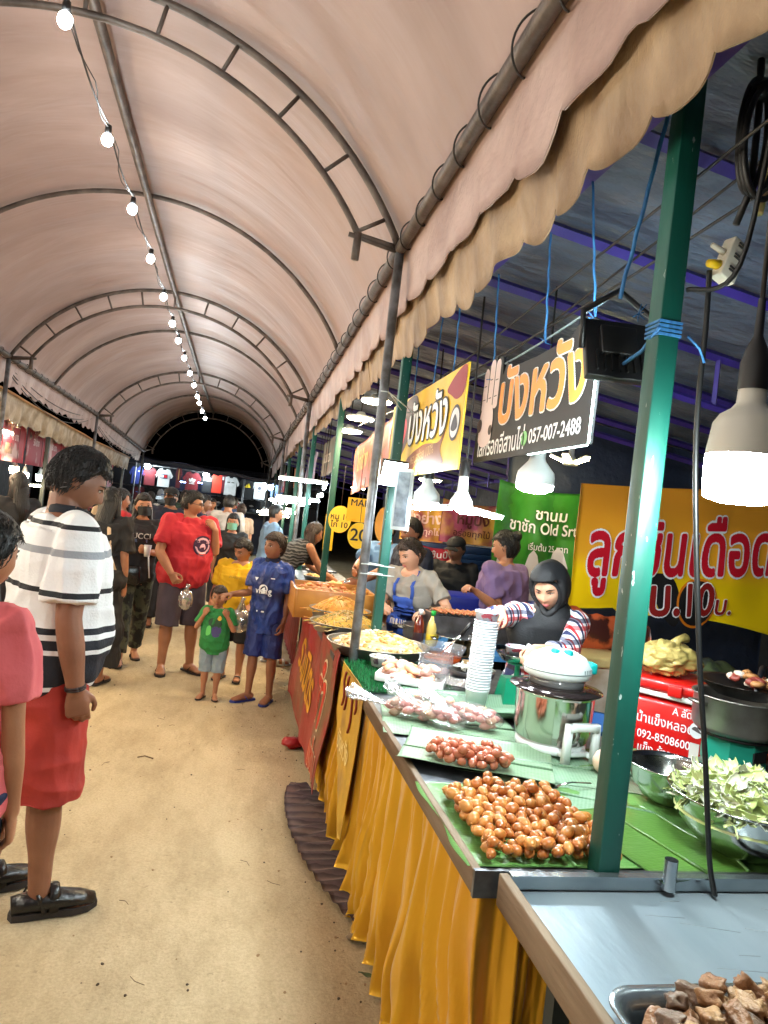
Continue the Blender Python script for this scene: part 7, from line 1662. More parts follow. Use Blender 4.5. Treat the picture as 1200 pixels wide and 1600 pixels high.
# ---- crowd behind
def crowd(label, loc, yaw, h, skin, shirtc, pants, hair='short', fem=False, head=(0, 0, 0), extra=None, hm=None, arms=None, w=1.0, sleeve=.74, plen=.97):
    person(label, (loc[0], loc[1], 0), yaw, Body(h, w, 0, fem, .05, 0, 0, head, 1.0, arms), skin, .012, dict(m=fab('crowd %s' % (shirtc,), shirtc), hem=-.2, sleeve=sleeve, wr=.008), dict(m=fab('crowd leg %s' % (pants,), pants), len=plen, loose=.02), hair, hm, 'flip', extras=extra, group=None, face=True)
crowd('bearded man in a black cap and navy tee behind the masked woman', (-.80, 8.6), R(178), 1.66, 'mid', (26, 30, 50), (40, 40, 48), extra=multi(cap_extra(fab('black cap', (18, 18, 20))), mask_extra(mat('beard', rgb(26, 20, 18), .9, bump=.6, bscale=80))), w=1.1)
crowd('man in a navy tee seen in profile beyond the red tee man', (-.50, 9.4), R(95), 1.62, 'mid', (24, 28, 52), (40, 40, 48))
crowd('man in a grey tee seen in profile next to the navy tee man', (-.66, 10.0), R(85), 1.60, 'tan', (120, 120, 124), (60, 60, 70))
crowd('person in a green face mask peering over the yellow tee boy', (-.06, 8.2), R(186), 1.44, 'tan', (26, 26, 30), (40, 40, 48), 'long', True, extra=mask_extra(fab('green mask', (120, 176, 150))))
crowd('woman in a white blouse with a pack on her back, walking away', (-.17, 10.2), R(5), 1.66, 'tan', (206, 196, 186), (50, 50, 60), 'short', False)
crowd('woman in a cream top with her hair in a bun, walking away', (.02, 11.4), R(-5), 1.56, 'fair', (206, 180, 156), (90, 80, 80), 'bun', True, hm=M_HAIRB)
crowd('heavy man in a bright red shirt behind the dark haired dress woman', (-1.20, 7.4), R(60), 1.58, 'tan', (176, 24, 34), (40, 40, 48), w=1.2)
crowd('woman with black hair facing the camera next to the red shirted man', (-1.28, 8.3), R(170), 1.56, 'tan', (70, 50, 60), (40, 40, 48), 'long', True)
crowd('person in a mustard top half hidden behind the masked woman', (-1.06, 8.0), R(150), 1.48, 'tan', (176, 130, 40), (40, 40, 48), 'long', True)
crowd('dark haired person in a black top at the counters across the aisle', (-1.98, 7.0), R(-40), 1.62, 'mid', (30, 30, 34), (40, 40, 48), 'long', True)
crowd('person in a brown top standing close to the tent pole across the aisle', (-1.72, 7.7), R(-80), 1.60, 'mid', (110, 74, 54), (40, 40, 48))
crowd('person in a beige top farther along the counters across the aisle', (-1.62, 9.2), R(-70), 1.56, 'tan', (176, 156, 130), (40, 40, 48), 'long', True)
crowd('man in a dark green tee walking away near the shirt stall', (-1.0, 13.2), R(10), 1.68, 'mid', (40, 60, 46), (50, 50, 60))
crowd('woman in a pale pink top near the shirt stall', (-.55, 14.4), R(180), 1.58, 'tan', (200, 160, 160), (50, 50, 60), 'long', True)
crowd('man in a blue shirt looking at the hanging shirts', (-.15, 15.0), R(8), 1.66, 'mid', (70, 100, 150), (50, 50, 60))
crowd('woman in a white tee looking at the hanging shirts', (-1.75, 14.6), R(0), 1.58, 'tan', (200, 196, 190), (50, 50, 60), 'long', True)
crowd('customer in a pale blue shirt at the lit counter beyond the bending woman', (.40, 9.0), R(80), 1.60, 'tan', (120, 150, 180), (50, 60, 90))
# ================================================================== FARTHER STALLS, RIGHT HAND ROW
stall_b, PB = stall_roof('farther food stall with slim green posts and a drooping tan awning, lit by warm lamps', 5.15, 11.2, .93, [(.80, 6.45, 0), (.80, 8.9, 0), (.80, 11.1, 0)], [5.3, 6.0, 6.7, 7.6, 8.5, 9.4, 10.3, 11.1], True, 7.0, 2.8)
stall_c, PCc = stall_roof('farthest food stall on the lamp side with a ragged awning close to the shirt stall', 11.4, 19.0, .93, [(.80, 13.5, 0), (.80, 16, 0), (.80, 18.8, 0)], [11.5, 13, 14.5, 16, 17.5, 18.9], True, 11.0, 2.8)
tag(cloth_wall('tarp_wall', (3.75, 5.2, 0), (3.75, 19, 0), 0, 2.4, M_BLACKTARP, seed=8.0, nu=90), 'black tarpaulin closing the back of the farther food stalls', 'tarp')
WARM = (1, .80, .50, 1); NEUT = (1, .92, .78, 1); COOL = (.80, .96, 1, 1)
def disc_lamp(label, loc, r, col, power, zt=2.62, group=None):
    t = thing('disc_lamp', label, 'lamp', loc, 0, group)
    b = MB(); b.lathe([(0, .05), (.03, .05), (.05, .018), (r, .012), (r, -.004)], n=24); b.obj('housing', mat('lamp housing white', rgb(220, 224, 222), .4), t)
    b = MB(); b.lathe([(r*.985, -.002), (r*.9, -.016), (0, -.02)], n=24); b.obj('diffuser', glow('disc %s %s' % (power, col[2]), col, power), t)
    b = MB(); b.tube([(0, 0, .05), (0, 0, zt-loc[2])], .004, 5); b.obj('cord', M_CORD, t); return t
disc_lamp('round flat lamp glowing yellow, first of three above the hanging meat banner', (.93, 5.41, 2.44), .12, WARM, 90); disc_lamp('round flat lamp glowing yellow, middle of three above the hanging meat banner', (.92, 6.05, 2.38), .12, WARM, 90); disc_lamp('round flat lamp glowing yellow, last of three above the hanging meat banner', (.92, 6.65, 2.33), .12, WARM, 90)
def tube_lamp(label, loc, L, rz, col, power, zt=2.6, group=None):
    t = thing('tube_lamp', label, 'lamp', loc, rz, group)
    b = MB(); b.box((0, 0, .022), (.035, L, .02)); b.obj('housing', mat('lamp housing white', rgb(220, 224, 222), .4), t)
    b = MB(); b.tube([(0, -L/2, 0), (0, L/2, 0)], .014, 8); b.obj('glowing_tube', glow('tube %s %s' % (power, col[2]), col, power), t)
    for y in (-L*.4, L*.4):
        b = MB(); b.tube([(0, y, .03), (0, y, zt-loc[2])], .003, 5); b.obj('cord', M_CORD, t)
    return t
for i, (x, y, z, L, c, p) in enumerate([(.86, 7.7, 1.80, .9, COOL, 70), (.92, 8.6, 1.72, .8, COOL, 70), (.85, 9.6, 1.62, .9, NEUT, 70), (.9, 10.8, 1.60, .9, NEUT, 70), (.86, 12.4, 1.46, .9, NEUT, 60), (.9, 13.9, 1.5, 1.0, WARM, 60), (.9, 15.6, 1.46, 1.0, WARM, 60), (.9, 17.2, 1.6, 1.0, NEUT, 60)]):
    tube_lamp('glowing tube lamp hung low over the busy farther counters', (x, y, z), L, R(-6+i*3), c, p, 2.6, 'tube lamps over the farther counters')
for i, (x, y, z, c) in enumerate([(.66, 8.1, 1.86, COOL), (.70, 9.1, 1.66, COOL), (.66, 10.3, 1.62, NEUT), (.62, 12.0, 1.44, NEUT), (.62, 13.2, 1.36, WARM), (.60, 15.0, 1.38, NEUT)]):
    tube_lamp('glowing crosswise tube lamp at the aisle edge of the farther stalls', (x, y, z), .55, R(90+4*i), c, 75, 2.5, 'crosswise tube lamps of the farther stalls')
# inner warm lights of the row
for i, (x, y, z) in enumerate([(1.9, 7.2, 2.0), (1.9, 9.4, 2.0), (1.9, 11.9, 2.0)]): disc_lamp('flat warm lamp deep inside the farther food stalls', (x, y, z), .12, WARM, 110, 2.5, 'warm lamps deep in the farther stalls')
# counters and goods
for i, (y0, y1, col) in enumerate([(6.75, 8.7, (140, 44, 44)), (8.95, 11.0, (60, 90, 120)), (11.3, 13.3, (150, 110, 40)), (13.7, 15.8, (130, 40, 60)), (16.2, 18.6, (60, 100, 70))]):
    t = thing('counter_table', ['counter with a maroon cloth beyond the bending woman', 'counter with a blue cloth under cool tube lamps', 'counter with a mustard cloth under a warm tube lamp', 'counter with a wine red cloth farther along', 'counter with a green cloth next to the shirt stall'][i], 'table', (.95, (y0+y1)/2, 0)); iv = Matrix.Translation((-.95, -(y0+y1)/2, 0))
    b = MB(); b.box((.98, (y0+y1)/2, .78), (.6, y1-y0, .03)); o = b.obj('table_top', M_INOXD, t); o.matrix_parent_inverse = iv
    b = MB(); b.sheet(lambda u, v: Vector((.672+.012*math.sin(u*60)*(1-v)-.02*(1-v), lerp(y0, y1, u), lerp(.05, .77, v))), 90, 6, thick=.003); o = b.obj('front_cloth', fab('stall cloth %d' % i, col, None, 4, .6), t); o.matrix_parent_inverse = iv
q = random.Random(77)
for i in range(16):
    y = 6.95+i*.72; x = .92+q.uniform(-.08, .1)
    tray('small aluminium tray of snacks on the farther counters', (x, y, .80), .16, .04); o = COL.objects[-1]; o['group'] = 'snack trays on the farther counters'
    b = MB(); 
    for k in range(26):
        a = q.random()*6.3; d = q.random()**.5*.12; chunk(b, (x+d*math.cos(a), y+d*math.sin(a), .835+.03*(1-d/.12)), .026, q, 0)
    c = q.choice([(206, 150, 70), (190, 80, 50), (216, 180, 110), (120, 140, 60)])
    tag(b.obj('snack_heap', [mat('snack %s' % (c,), rgb(*c), .5)]), 'heap of cooked snacks in a small tray on the farther counters', 'food', 'snack heaps on the farther counters', 'stuff')
# hanging printed banners and small signs
def aisle_banner(label, x, yn, yf, zb, zt, m, txt=None, tc=None, size=.2, skew=0.0, seed=1.0, wr=.02, weight=.02):
    root = thing('hanging_banner', label, 'banner', (x, (yn+yf)/2, zb)); inv = Matrix.Translation((-x, -(yn+yf)/2, -zb)); L = yf-yn
    F = lambda u, v, l=0.0: Vector((x+wr*nz(u*4, v*4, seed)-l, yf-u, zb+v+skew*u))
    b = MB(); b.sheet(lambda a, c: F(a*L, c*(zt-zb)+.02*nz(a*6, seed)), 30, 16, thick=.003); addp(root, inv, 'sheet', b, m)
    if txt:
        b = MB()
        for (t, u, v, s_) in txt: lettering(b, t, lambda a, c, l: F(u+a, v+c, .008+l), s_, weight, 0, 0)
        addp(root, inv, 'lettering', b, mat('ink %s' % str(tc), tc, .5))
    return root
aisle_banner('brown and pink photo banner of grilled meat hanging under three yellow disc lamps', .95, 4.75, 6.35, 1.72, 2.14, mat('meat photo print', rgb(150, 104, 62), .45, col2=rgb(206, 120, 110), nscale=5, bump=.4, bscale=12, ramp=(.45, .6)), [('ไก่ย่าง', .5, .24, .2)], rgb(230, 190, 120), skew=.07, seed=3)
aisle_banner('red banner with white letters hung at the end of the farther stalls', .86, 15.2, 16.6, 1.85, 2.25, mat('red cloth', rgb(190, 40, 60), .5), [('ลดราคา', .7, .2, .22)], WHITE, seed=4)
aisle_banner('mottled brown banner under the farther awning', .9, 7.3, 8.6, 1.95, 2.35, mat('brown print', rgb(120, 86, 58), .5, col2=rgb(70, 80, 60), nscale=6), [('ขนมหวาน', .6, .2, .16)], rgb(220, 200, 170), seed=5)
aisle_banner('pale lilac banner under the farther awning', .9, 9.3, 10.7, 1.9, 2.3, mat('lilac print', rgb(170, 150, 176), .5, col2=rgb(90, 84, 110), nscale=6), [('น้ำผลไม้', .7, .2, .18)], rgb(70, 40, 90), seed=6)
aisle_banner('orange banner in front of the far green cloth counter', .9, 12.0, 13.2, 1.9, 2.25, mat('orange print', rgb(200, 120, 50), .5, col2=rgb(150, 70, 40), nscale=6), [('ทอดมัน', .6, .18, .18)], rgb(240, 220, 180), seed=7)
def price_sign(name, label, outline, c, txt, size, col, rz):
    t = thing(name, label, 'sign', c, rz)
    b = MB(); n = len(outline); b.add([(u, -.004, v) for u, v in outline]+[(u, .004, v) for u, v in outline], [tuple(range(n)), tuple(range(2*n-1, n-1, -1))]+[(i, n+i, n+(i+1) % n, (i+1) % n) for i in range(n)]); b.obj('board', mat('price yellow %s' % col[2], rgb(*col), .5), t)
    b = MB()
    for (s_, u, v, sz) in txt: lettering(b, s_, lambda a, d, l: Vector((u+a, -.006-l, v+d)), sz, .008, 0, 0)
    if txt: b.obj('lettering', mat('letter black', rgb(24, 20, 20), .5), t)
    b = MB(); top = max(v for u, v in outline); b.tube([(0, 0, top), (0, 0, top+.35)], .0025, 5); b.obj('string', M_CORD, t)
price_sign('price_sign', 'yellow oval price card reading 20', circ(0, 0, .085, 26, .10), (.90, 5.35, 1.39), [('20', 0, 0, .13)], .1, (245, 205, 20), R(-10))
price_sign('price_sign', 'yellow square card with black letters above the oval price card', [(-.085, -.10), (.085, -.10), (.085, .09), (-.085, .09)], (.91, 5.58, 1.59), [('MAI', 0, .05, .075)], .1, (246, 190, 24), R(-8))
price_sign('price_sign', 'round yellow card with small writing behind the oval price card', circ(0, 0, .10, 24, .12), (.86, 6.2, 1.49), [('หมู 10', 0, .02, .07), ('ไก่ 10', 0, -.05, .07)], .1, (246, 200, 60), R(-14))
price_sign('price_sign', 'narrow upright yellow card lettered top to bottom', [(-.045, -.18), (.045, -.18), (.045, .16), (-.045, .16)], (.84, 6.7, 1.36), [('ส', 0, .1, .07), ('เ', 0, .02, .07), ('ต', 0, -.06, .07), ('ะ', 0, -.13, .07)], .1, (240, 190, 30), R(-10))
price_sign('price_sign', 'orange yellow card hung behind the slim green post', circ(0, 0, .07, 20, .13), (1.02, 5.0, 1.50), [], .1, (236, 160, 40), R(-10))
b = MB(); b.lathe([(.05, 0), (.05, .2), (.047, .2), (.047, .004), (0, .004)], n=20); o = b.obj('clear_jar', M_GLASS); o.location = (.96, 5.86, .80); tag(o, 'tall clear jar standing beside the wooden box', 'jar')

# ================================================================== LEFT HAND ROW
M_LAWN = mat('dirty cream awning', rgb(190, 172, 146), .6, col2=rgb(140, 120, 92), nscale=5, bump=.6, bscale=14)
la = thing('food_stall', 'row stall across the aisle with a dirty cream scalloped awning and steel posts', 'stall', (-2.85, 8, 0)); lai = Matrix.Translation((2.85, -8, 0))
def PL_(n, b, m): o = b.obj(n, m, la); o.matrix_parent_inverse = lai; return o
PL_('awning_valance', valance(-2.80, -.05, lambda y: interp(y, [0, 9, 14, 19], [2.56, 2.50, 2.34, 2.28]), .26, -1, 18.4, .30, .045, .04, 560, 5.0), M_LAWN)
b = MB(); b.tube([(-2.79+.01*math.sin(y*3), y, interp(y, [0, 9, 14, 19], [2.575, 2.515, 2.355, 2.295])) for y in np.linspace(-1, 18.4, 60)], .016, 8); PL_('awning_rail', b, mat('tan strip', rgb(170, 124, 70), .6))
b = MB(); b.sheet(lambda u, v: Vector((lerp(-2.80, -5.0, u), lerp(-1, 18.4, v), interp(lerp(-1, 18.4, v), [0, 9, 14, 19], [2.58, 2.52, 2.36, 2.30])-.12*u+.02*nz(u*4, v*30))), 20, 80, thick=.004); PL_('roof_sheet', b, M_TARP)
for y in (1.0, 3.6, 6.2, 8.76, 11.2, 13.4, 16.0, 18.0):
    b = MB(); b.box((-2.86, y, 1.2), (.05, .05, 2.4)); PL_('post', b, M_GREYPOST)
tag(cloth_wall('tarp_wall', (-5.0, 18.5, 0), (-5.0, -1, 0), 0, 2.45, M_BLACKTARP, seed=9.0, nu=90), 'dark tarpaulin closing the back of the stalls across the aisle', 'tarp')
PHOTO = mat('food photo print', rgb(150, 44, 60), .5, col2=rgb(196, 170, 170), nscale=2.6, bump=.2, bscale=10, ramp=(.5, .6))
def left_banner(label, y0, y1, m, txt):
    root = thing('menu_banner', label, 'banner', (-3.02, (y0+y1)/2, 1.72)); inv = Matrix.Translation((3.02, -(y0+y1)/2, -1.72)); L = y1-y0
    F = lambda u, v, l=0.0: Vector((-3.02+.01*nz(u*5, v*4, y0)+l, y0+u, 1.72+v))
    b = MB(); b.sheet(lambda a, c: F(a*L, c*.62), 10, 8, thick=-.004); addp(root, inv, 'sheet', b, m)
    b = MB()
    for k, t in enumerate(txt): lettering(b, t, lambda a, c, l: F(L/2+a, .50-k*.17+c, .006+l), .14, .012, 0, 0, sx=.8)
    addp(root, inv, 'lettering', b, mat('menu ink', rgb(226, 206, 206), .5))
    b = MB()
    for k in range(2):
        flat(b, F, [(L*.12, .10+k*.24), (L*.42, .10+k*.24), (L*.42, .24+k*.24), (L*.12, .24+k*.24)], .004, 0)
    addp(root, inv, 'photo_panel', b, mat('menu photo', rgb(70, 50, 54), .5, col2=rgb(190, 150, 120), nscale=12))
for i, y in enumerate((5.4, 6.5, 7.6, 8.8, 9.75, 10.75, 11.75, 12.6)):
    left_banner(['first', 'second', 'third', 'fourth', 'fifth', 'sixth', 'seventh', 'eighth'][i]+' pink and red food menu sheet across the aisle, counting from the camera', y, y+.92, PHOTO, [['ก๋วยเตี๋ยว', '40 บาท'], ['ข้าวผัด', '50 บาท'], ['ยำ', '60 บาท'], ['ส้มตำ', '40 บาท']][i % 4])
aisle_b2 = thing('hanging_banner', 'crumpled pink banner hung beside the farthest tent pole across the aisle', 'banner', (-2.95, 15.5, 1.5)); iv2 = Matrix.Translation((2.95, -15.5, -1.5))
b = MB(); b.sheet(lambda u, v: Vector((-2.95+.05*nz(u*6, v*4), lerp(14.0, 17.2, u), lerp(1.55+.1*nz(u*5), 2.15-.12*math.sin(u*PI), v))), 30, 12, thick=.004); addp(aisle_b2, iv2, 'sheet', b, mat('pink cloth', rgb(180, 110, 130), .5, col2=rgb(150, 70, 90), nscale=5))
for i, (y0, y1) in enumerate([(-.5, 1.4), (1.6, 4.6), (4.8, 8.4), (8.8, 12.4), (12.8, 17.6)]):
    t = thing('counter_table', ['counter across the aisle beside the camera', 'second counter across the aisle with a dark cloth', 'third counter across the aisle behind the striped man', 'fourth counter across the aisle under the menu sheets', 'last counter across the aisle near the shirt stall'][i], 'table', (-3.15, (y0+y1)/2, 0)); iv = Matrix.Translation((3.15, -(y0+y1)/2, 0))
    b = MB(); b.box((-3.2, (y0+y1)/2, .78), (.6, y1-y0, .03)); o = b.obj('table_top', M_INOXD, t); o.matrix_parent_inverse = iv
    b = MB(); b.sheet(lambda u, v: Vector((-2.885-.012*math.sin(u*70)*(1-v), lerp(y0, y1, u), lerp(.04, .77, v))), 110, 5, thick=-.003); o = b.obj('front_cloth', fab('stall cloth L%d' % i, [(120, 40, 50), (60, 60, 90), (130, 90, 50), (110, 40, 60), (60, 80, 70)][i], None, 4, .6), t); o.matrix_parent_inverse = iv
q = random.Random(78)
for i in range(14):
    y = 4.9+i*.9; x = -3.12+q.uniform(-.05, .05)
    tray('small aluminium tray of food on the counters across the aisle', (x, y, .80), .17, .04); COL.objects[-1]['group'] = 'food trays across the aisle'
    b = MB(); c = q.choice([(206, 150, 70), (190, 80, 50), (216, 180, 110), (150, 110, 60)])
    for k in range(22):
        a = q.random()*6.3; d = q.random()**.5*.12; chunk(b, (x+d*math.cos(a), y+d*math.sin(a), .835+.03*(1-d/.12)), .026, q, 0)
    tag(b.obj('snack_heap', [mat('snack %s' % (c,), rgb(*c), .5)]), 'heap of cooked food in a small tray across the aisle', 'food', 'food heaps across the aisle', 'stuff')
for i, y in enumerate((-1.2, .4, 1.8, 3.2, 4.6, 6.0, 7.4, 9.4)):
    tube_lamp('glowing tube lamp over the counters across the aisle', (-2.98, y, 2.08), 1.1, 0, NEUT if y < 3.5 else WARM, 170 if y < 3.5 else 230, 2.5, 'tube lamps across the aisle')
for i, (x, y, z, c) in enumerate([(-3.2, 10.95, 1.63, WARM), (-3.2, 11.46, 1.56, COOL), (-3.2, 12.3, 1.56, COOL), (-3.1, 13.6, 1.52, WARM), (-3.1, 15.2, 1.5, WARM), (-3.05, 17.0, 1.6, NEUT)]):
    t = thing('bulb_lamp', ['warm drum bulb under the menu sheets across the aisle', 'cool white bulb next to the warm drum bulb across the aisle', 'cool white bulb farther along under the menu sheets', 'warm bulb over the last counter across the aisle', 'second warm bulb over the last counter across the aisle', 'bulb close to the pink banner across the aisle'][i], 'lamp', (x, y, z))
    b = MB(); b.lathe([(0, -.06), (.05, -.055), (.062, 0), (.06, .04)], n=18); b.obj('diffuser', glow('left bulb %s' % c[2], c, 60), t); b = MB(); b.lathe([(.06, .04), (.03, .09), (.02, .14), (0, .14)], n=16); b.tube([(0, 0, .13), (0, 0, 2.4-z)], .004, 5); b.obj('housing', mat('lamp housing white', rgb(220, 224, 222), .4), t)
tube_lamp('long warm tube lamp low over the fourth counter across the aisle', (-3.0, 10.9, 1.43), 1.4, 0, WARM, 60, 2.4)
# wires drooping along the far eave
for k, (dz, s) in enumerate(((.0, .18), (-.05, .26), (-.09, .32))):
    b = MB(); b.tube(wire([(-2.72, y, eave_z(y)-.03+dz*.4) for y in (4, 8.44, 13.34, 19.5)], s, 10), .006, 5); tag(b.obj('electric_wire', M_CABLE), ['upper black wire sagging below the eave across the aisle', 'middle black wire sagging below the eave across the aisle', 'lowest black wire sagging below the eave across the aisle'][k], 'wire')

# ================================================================== SHIRT STALL AT THE END
M_NAVYT = mat('navy stall tarp', rgb(26, 34, 60), .5, col2=rgb(18, 24, 44), nscale=3, bump=.5, bscale=7, bdist=.05)
sh = thing('clothes_stall', 'clothes stall closing the end of the aisle under a sagging dark blue tarp', 'stall', (-1.1, 21.2, 0)); shi = Matrix.Translation((1.1, -21.2, 0))
def PSH(n, b, m): o = b.obj(n, m, sh); o.matrix_parent_inverse = shi; return o
b = MB(); b.sheet(lambda u, v: Vector((lerp(-4.4, 2.4, u), 22.3+.05*nz(u*8, v*3), lerp(0, 2.5, v))), 40, 12, thick=.004); PSH('back_sheet', b, mat('stall back sheet', rgb(30, 30, 40), .7))
b = MB(); b.sheet(lambda u, v: Vector((lerp(-4.4, 2.4, u), lerp(20.5, 22.4, v), 2.48-.055*(lerp(-4.4, 2.4, u)+3)+.10*v-.04*math.sin(u*PI*5)**2+.03*nz(u*9, v*4))), 60, 10, thick=.004); PSH('roof_sheet', b, M_NAVYT)
b = MB(); b.sheet(lambda u, v: Vector((lerp(-4.4, 2.4, u), 20.49+.02*nz(u*20, v*3), 2.48-.055*(lerp(-4.4, 2.4, u)+3)-.04*math.sin(u*PI*5)**2-.12*(1-v)*(1+.4*nz(u*14)))), 60, 4, thick=.003); PSH('front_flap', b, M_NAVYT)
for x in (-4.2, -2.95, .02, 2.2):
    b = MB(); b.tube([(x, 20.6, 0), (x, 20.6, 2.3)], .022, 8); PSH('pole', b, mat('galvanised pole', rgb(120, 120, 122), .35, .75))
for z, y in ((2.28, 21.0), (1.66, 21.3)):
    b = MB(); b.tube([(-4.2, y, z), (2.2, y, z-.06)], .014, 8); PSH('rail', b, mat('galvanised pole', rgb(120, 120, 122), .35, .75))
FLAG = [rgb(226, 226, 226), rgb(196, 24, 40), rgb(24, 32, 80)]
def shirt_thing(label, x, zt, w, h, col, prints=(), y=21.0, slim=False, col2=None, rz=0.0):
    t = thing('hanging_shirt', label, 'shirt', (x, y, zt), rz)
    s = w/2; ol = [(-s*.30, 0), (-s*.72, -.03), (-s*1.18, -.20), (-s*.92, -.27), (-s*.74, -.16), (-s*.76, -h), (s*.76, -h), (s*.74, -.16), (s*.92, -.27), (s*1.18, -.20), (s*.72, -.03), (s*.30, 0), (s*.16, -.045), (-s*.16, -.045)]
    b = MB(); n = len(ol); fr = [(u, -.02-.012*math.cos(u/s*1.2), v) for u, v in ol]; bk = [(u, .02, v) for u, v in ol]
    b.add(fr+bk, [tuple(range(n)), tuple(range(2*n-1, n-1, -1))]+[(i, n+i, n+(i+1) % n, (i+1) % n) for i in range(n)]); b.obj('cloth', fab('tee %s' % (col,), col, col2), t)
    b = MB(); b.tube([(-s*.7, 0, -.02), (0, 0, .03), (s*.7, 0, -.02)], .006, 5); b.tube([(0, 0, .03), (0, 0, .07)], .004, 5); b.obj('hanger', M_GREYPOST, t)
    if prints:
        b = MB(); cols = []
        for (o_, c) in prints:
            if c not in cols: cols.append(c)
            flat(b, lambda u, v, l: Vector((u, -.036-l, v)), o_, .0015*(1+len(b.f)), cols.index(c))
        b.obj('print', [mat('print %s' % str(c), c, .6) for c in cols], t)
    return t
def rect(u, v, w, h): return [(u-w/2, v-h/2), (u+w/2, v-h/2), (u+w/2, v+h/2), (u-w/2, v+h/2)]
GREYW = rgb(190, 190, 190)
shirt_thing('dark blue tee at the end of the upper rail beside the tent pole', -2.95, 2.20, .36, .50, (24, 40, 110), [(rect(.05, -.14, .05, .03), GREYW)])
shirt_thing('plain maroon tee on the upper rail next to a bulb', -2.60, 2.20, .38, .50, (104, 22, 32))
shirt_thing('white tee with a red, white and navy flag block', -2.22, 2.22, .42, .52, (220, 222, 224), [(rect(0, -.22, .20, .12), FLAG[2]), (rect(-.05, -.22, .09, .07), FLAG[0]), (rect(.05, -.22, .09, .07), FLAG[1])])
shirt_thing('slim maroon scarf like shirt hung edge on between two tees', -1.82, 2.30, .16, .58, (90, 20, 30), [(rect(0, -.2, .02, .3), rgb(170, 130, 70))])
tre = [(smooth_outline([(0, -.17), (.03, -.20), (0, -.27), (-.03, -.20)]), GREYW), (smooth_outline([(.05, -.20), (.09, -.21), (.07, -.27), (.02, -.27)]), GREYW), (smooth_outline([(-.05, -.20), (-.02, -.27), (-.07, -.27), (-.09, -.21)]), GREYW), (rect(0, -.285, .15, .008), GREYW), (rect(0, -.30, .13, .008), GREYW), (rect(0, -.335, .15, .016), GREYW)]
shirt_thing('maroon tee with a pale three leaf emblem', -1.44, 2.22, .46, .54, (112, 20, 30), tre)
shirt_thing('black tee with a white chest block under the second bulb', -1.02, 2.18, .34, .50, (22, 24, 30), [(rect(0, -.12, .22, .09), GREYW), (rect(.05, -.12, .06, .05), FLAG[1])])
shirt_thing('plain orange red tee on the upper rail', -.74, 2.24, .36, .54, (214, 52, 28))
shirt_thing('slim wine red shirt hung edge on with a white badge', -.58, 2.36, .18, .62, (96, 14, 36), [(rect(0, -.22, .05, .09), GREYW)])
shirt_thing('white tee with two small black bars across the chest', -.36, 2.22, .44, .54, (222, 224, 226), [(rect(-.06, -.17, .08, .025), rgb(30, 30, 34)), (rect(.06, -.17, .08, .025), rgb(30, 30, 34))])
shirt_thing('black tee with a yellow slanted triple bar emblem', .12, 2.22, .44, .60, (24, 26, 30), [([(-.09, -.26), (-.05, -.26), (-.06, -.21)], rgb(230, 200, 40)), ([(-.04, -.26), (.01, -.26), (-.015, -.16), (-.04, -.20)], rgb(230, 200, 40)), ([(.02, -.26), (.09, -.26), (.04, -.13), (.0, -.18)], rgb(230, 200, 40))])
shirt_thing('white tee with a small dark round motif at the end near the lamps', .48, 2.20, .42, .54, (214, 220, 228), [(circ(0, -.22, .05), rgb(70, 70, 80)), (rect(0, -.31, .06, .05), rgb(120, 120, 126))])
shirt_thing('blue grey tee behind the lit lamps at the end of the rail', .95, 2.18, .40, .52, (70, 90, 130))
low = [(-2.9, (90, 24, 34)), (-2.55, (26, 28, 34)), (-2.2, (206, 210, 216)), (-1.85, (28, 30, 38)), (-1.55, (60, 34, 44)), (-1.05, (208, 212, 218)), (-.65, (24, 26, 34)), (.3, (26, 30, 40)), (.7, (24, 26, 30)), (1.1, (60, 60, 80))]
LB = ['deep red folded tee on the low rail under the dark blue tee', 'black tee on the low rail under the maroon tee', 'white tee on the low rail under the flag tee', 'charcoal tee on the low rail under the slim maroon shirt', 'plum tee on the low rail under the three leaf tee', 'white tee on the low rail under the second bulb', 'black tee on the low rail under the orange red tee', 'black tee with scribbles on the low rail under the triple bar tee', 'black tee with a stroke on the low rail under the round motif tee', 'slate tee at the end of the low rail']
for (x, c), l in zip(low, LB): shirt_thing(l, x, 1.64, .40, .46, c, [(smooth_outline([(-.07, -.2), (.0, -.17), (.07, -.21), (.0, -.23)]), GREYW)] if c[0] < 60 else [(rect(0, -.16, .14, .02), rgb(60, 90, 160))], y=21.3)
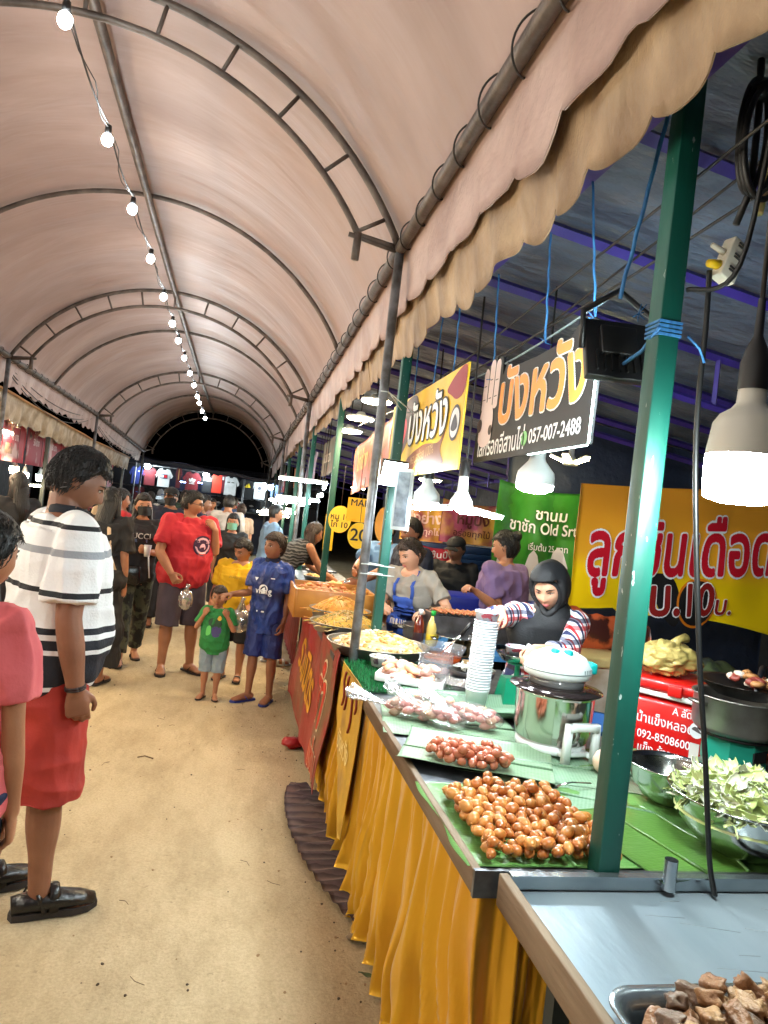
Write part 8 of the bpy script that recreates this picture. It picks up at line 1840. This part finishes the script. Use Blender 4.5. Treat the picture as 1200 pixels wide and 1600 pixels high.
for i, x in enumerate((-2.7, -2.3, -1.9, -1.45, -1.1, -.7, .35, .75)):
    b = MB(); b.ball((0, 0, 0), (.10, .11, .075), 16, 10, fn=lambda p, n: Vector((p.x, p.y, max(p.z, -.01)))); b.sheet(lambda u, v: Vector(((u-.5)*.16, -.09-.08*v*math.cos((u-.5)*2), -.006-.02*v)), 8, 4, thick=.006)
    c = [(24, 24, 28), (206, 210, 216), (30, 34, 60), (214, 216, 220), (206, 210, 216), (24, 26, 30), (26, 28, 34), (60, 24, 34)][i]
    o = b.obj('baseball_cap', fab('cap %s' % (c,), c)); o.location = (x, 21.15, 1.30+.06*(i % 2)); tag(o, 'baseball cap set out on the low shelf of the shirt stall', 'cap', 'caps on the shirt stall shelf')
b = MB(); b.box((-1.0, 21.2, 1.24), (5.2, .4, .03)); PSH('shelf', b, M_GREYPOST)
b = MB(); b.sheet(lambda u, v: Vector((lerp(-3.6, 1.6, u), 20.98+.02*math.sin(u*60), lerp(.05, 1.22, v))), 90, 6, thick=.003); PSH('front_cloth', b, mat('stall front cloth', rgb(24, 28, 48), .7))
t = thing('price_card', 'white card with a red 60 among the hanging shirts', 'sign', (-.15, 20.9, 1.38))
b = MB(); b.box((0, 0, 0), (.40, .01, .30)); b.obj('board', mat('sign white', WHITE, .4), t); b = MB(); lettering(b, '60', lambda u, v, l: Vector((u, -.008-l, .02+v)), .24, .02, 0, 0); b.add([(-.17, -.008, -.12), (.17, -.008, -.12), (.17, -.008, -.10), (-.17, -.008, -.10)], [(0, 1, 2, 3)]); b.obj('lettering', mat('letter red', rgb(198, 20, 40), .4), t)
for i, (x, z) in enumerate(((-2.66, 2.22), (-1.06, 2.18), (.78, 2.05))):
    t = thing('bulb_lamp', ['cool white bulb over the maroon tee of the shirt stall', 'cool white bulb over the black tee of the shirt stall', 'bulb at the lamp side end of the shirt stall'][i], 'lamp', (x, 20.75, z)); b = MB(); b.ball((0, 0, 0), (.085, .085, .075), 14, 10); b.obj('diffuser', glow('shirt bulb', COOL, 110), t); b = MB(); b.lathe([(.05, .06), (.03, .12), (0, .13)], n=12); b.tube([(0, 0, .12), (0, 0, .3)], .005, 5); b.obj('socket', mat('black socket', rgb(22, 20, 20), .5), t)
for i, (x, z) in enumerate(((-1.75, 1.92), (-1.28, 1.95))):
    tube_lamp('short bluish tube lamp at the back of the shirt stall', (x, 21.9, z), .35, R(90), (.35, .5, 1, 1), 24, 2.4, 'bluish tubes in the shirt stall')
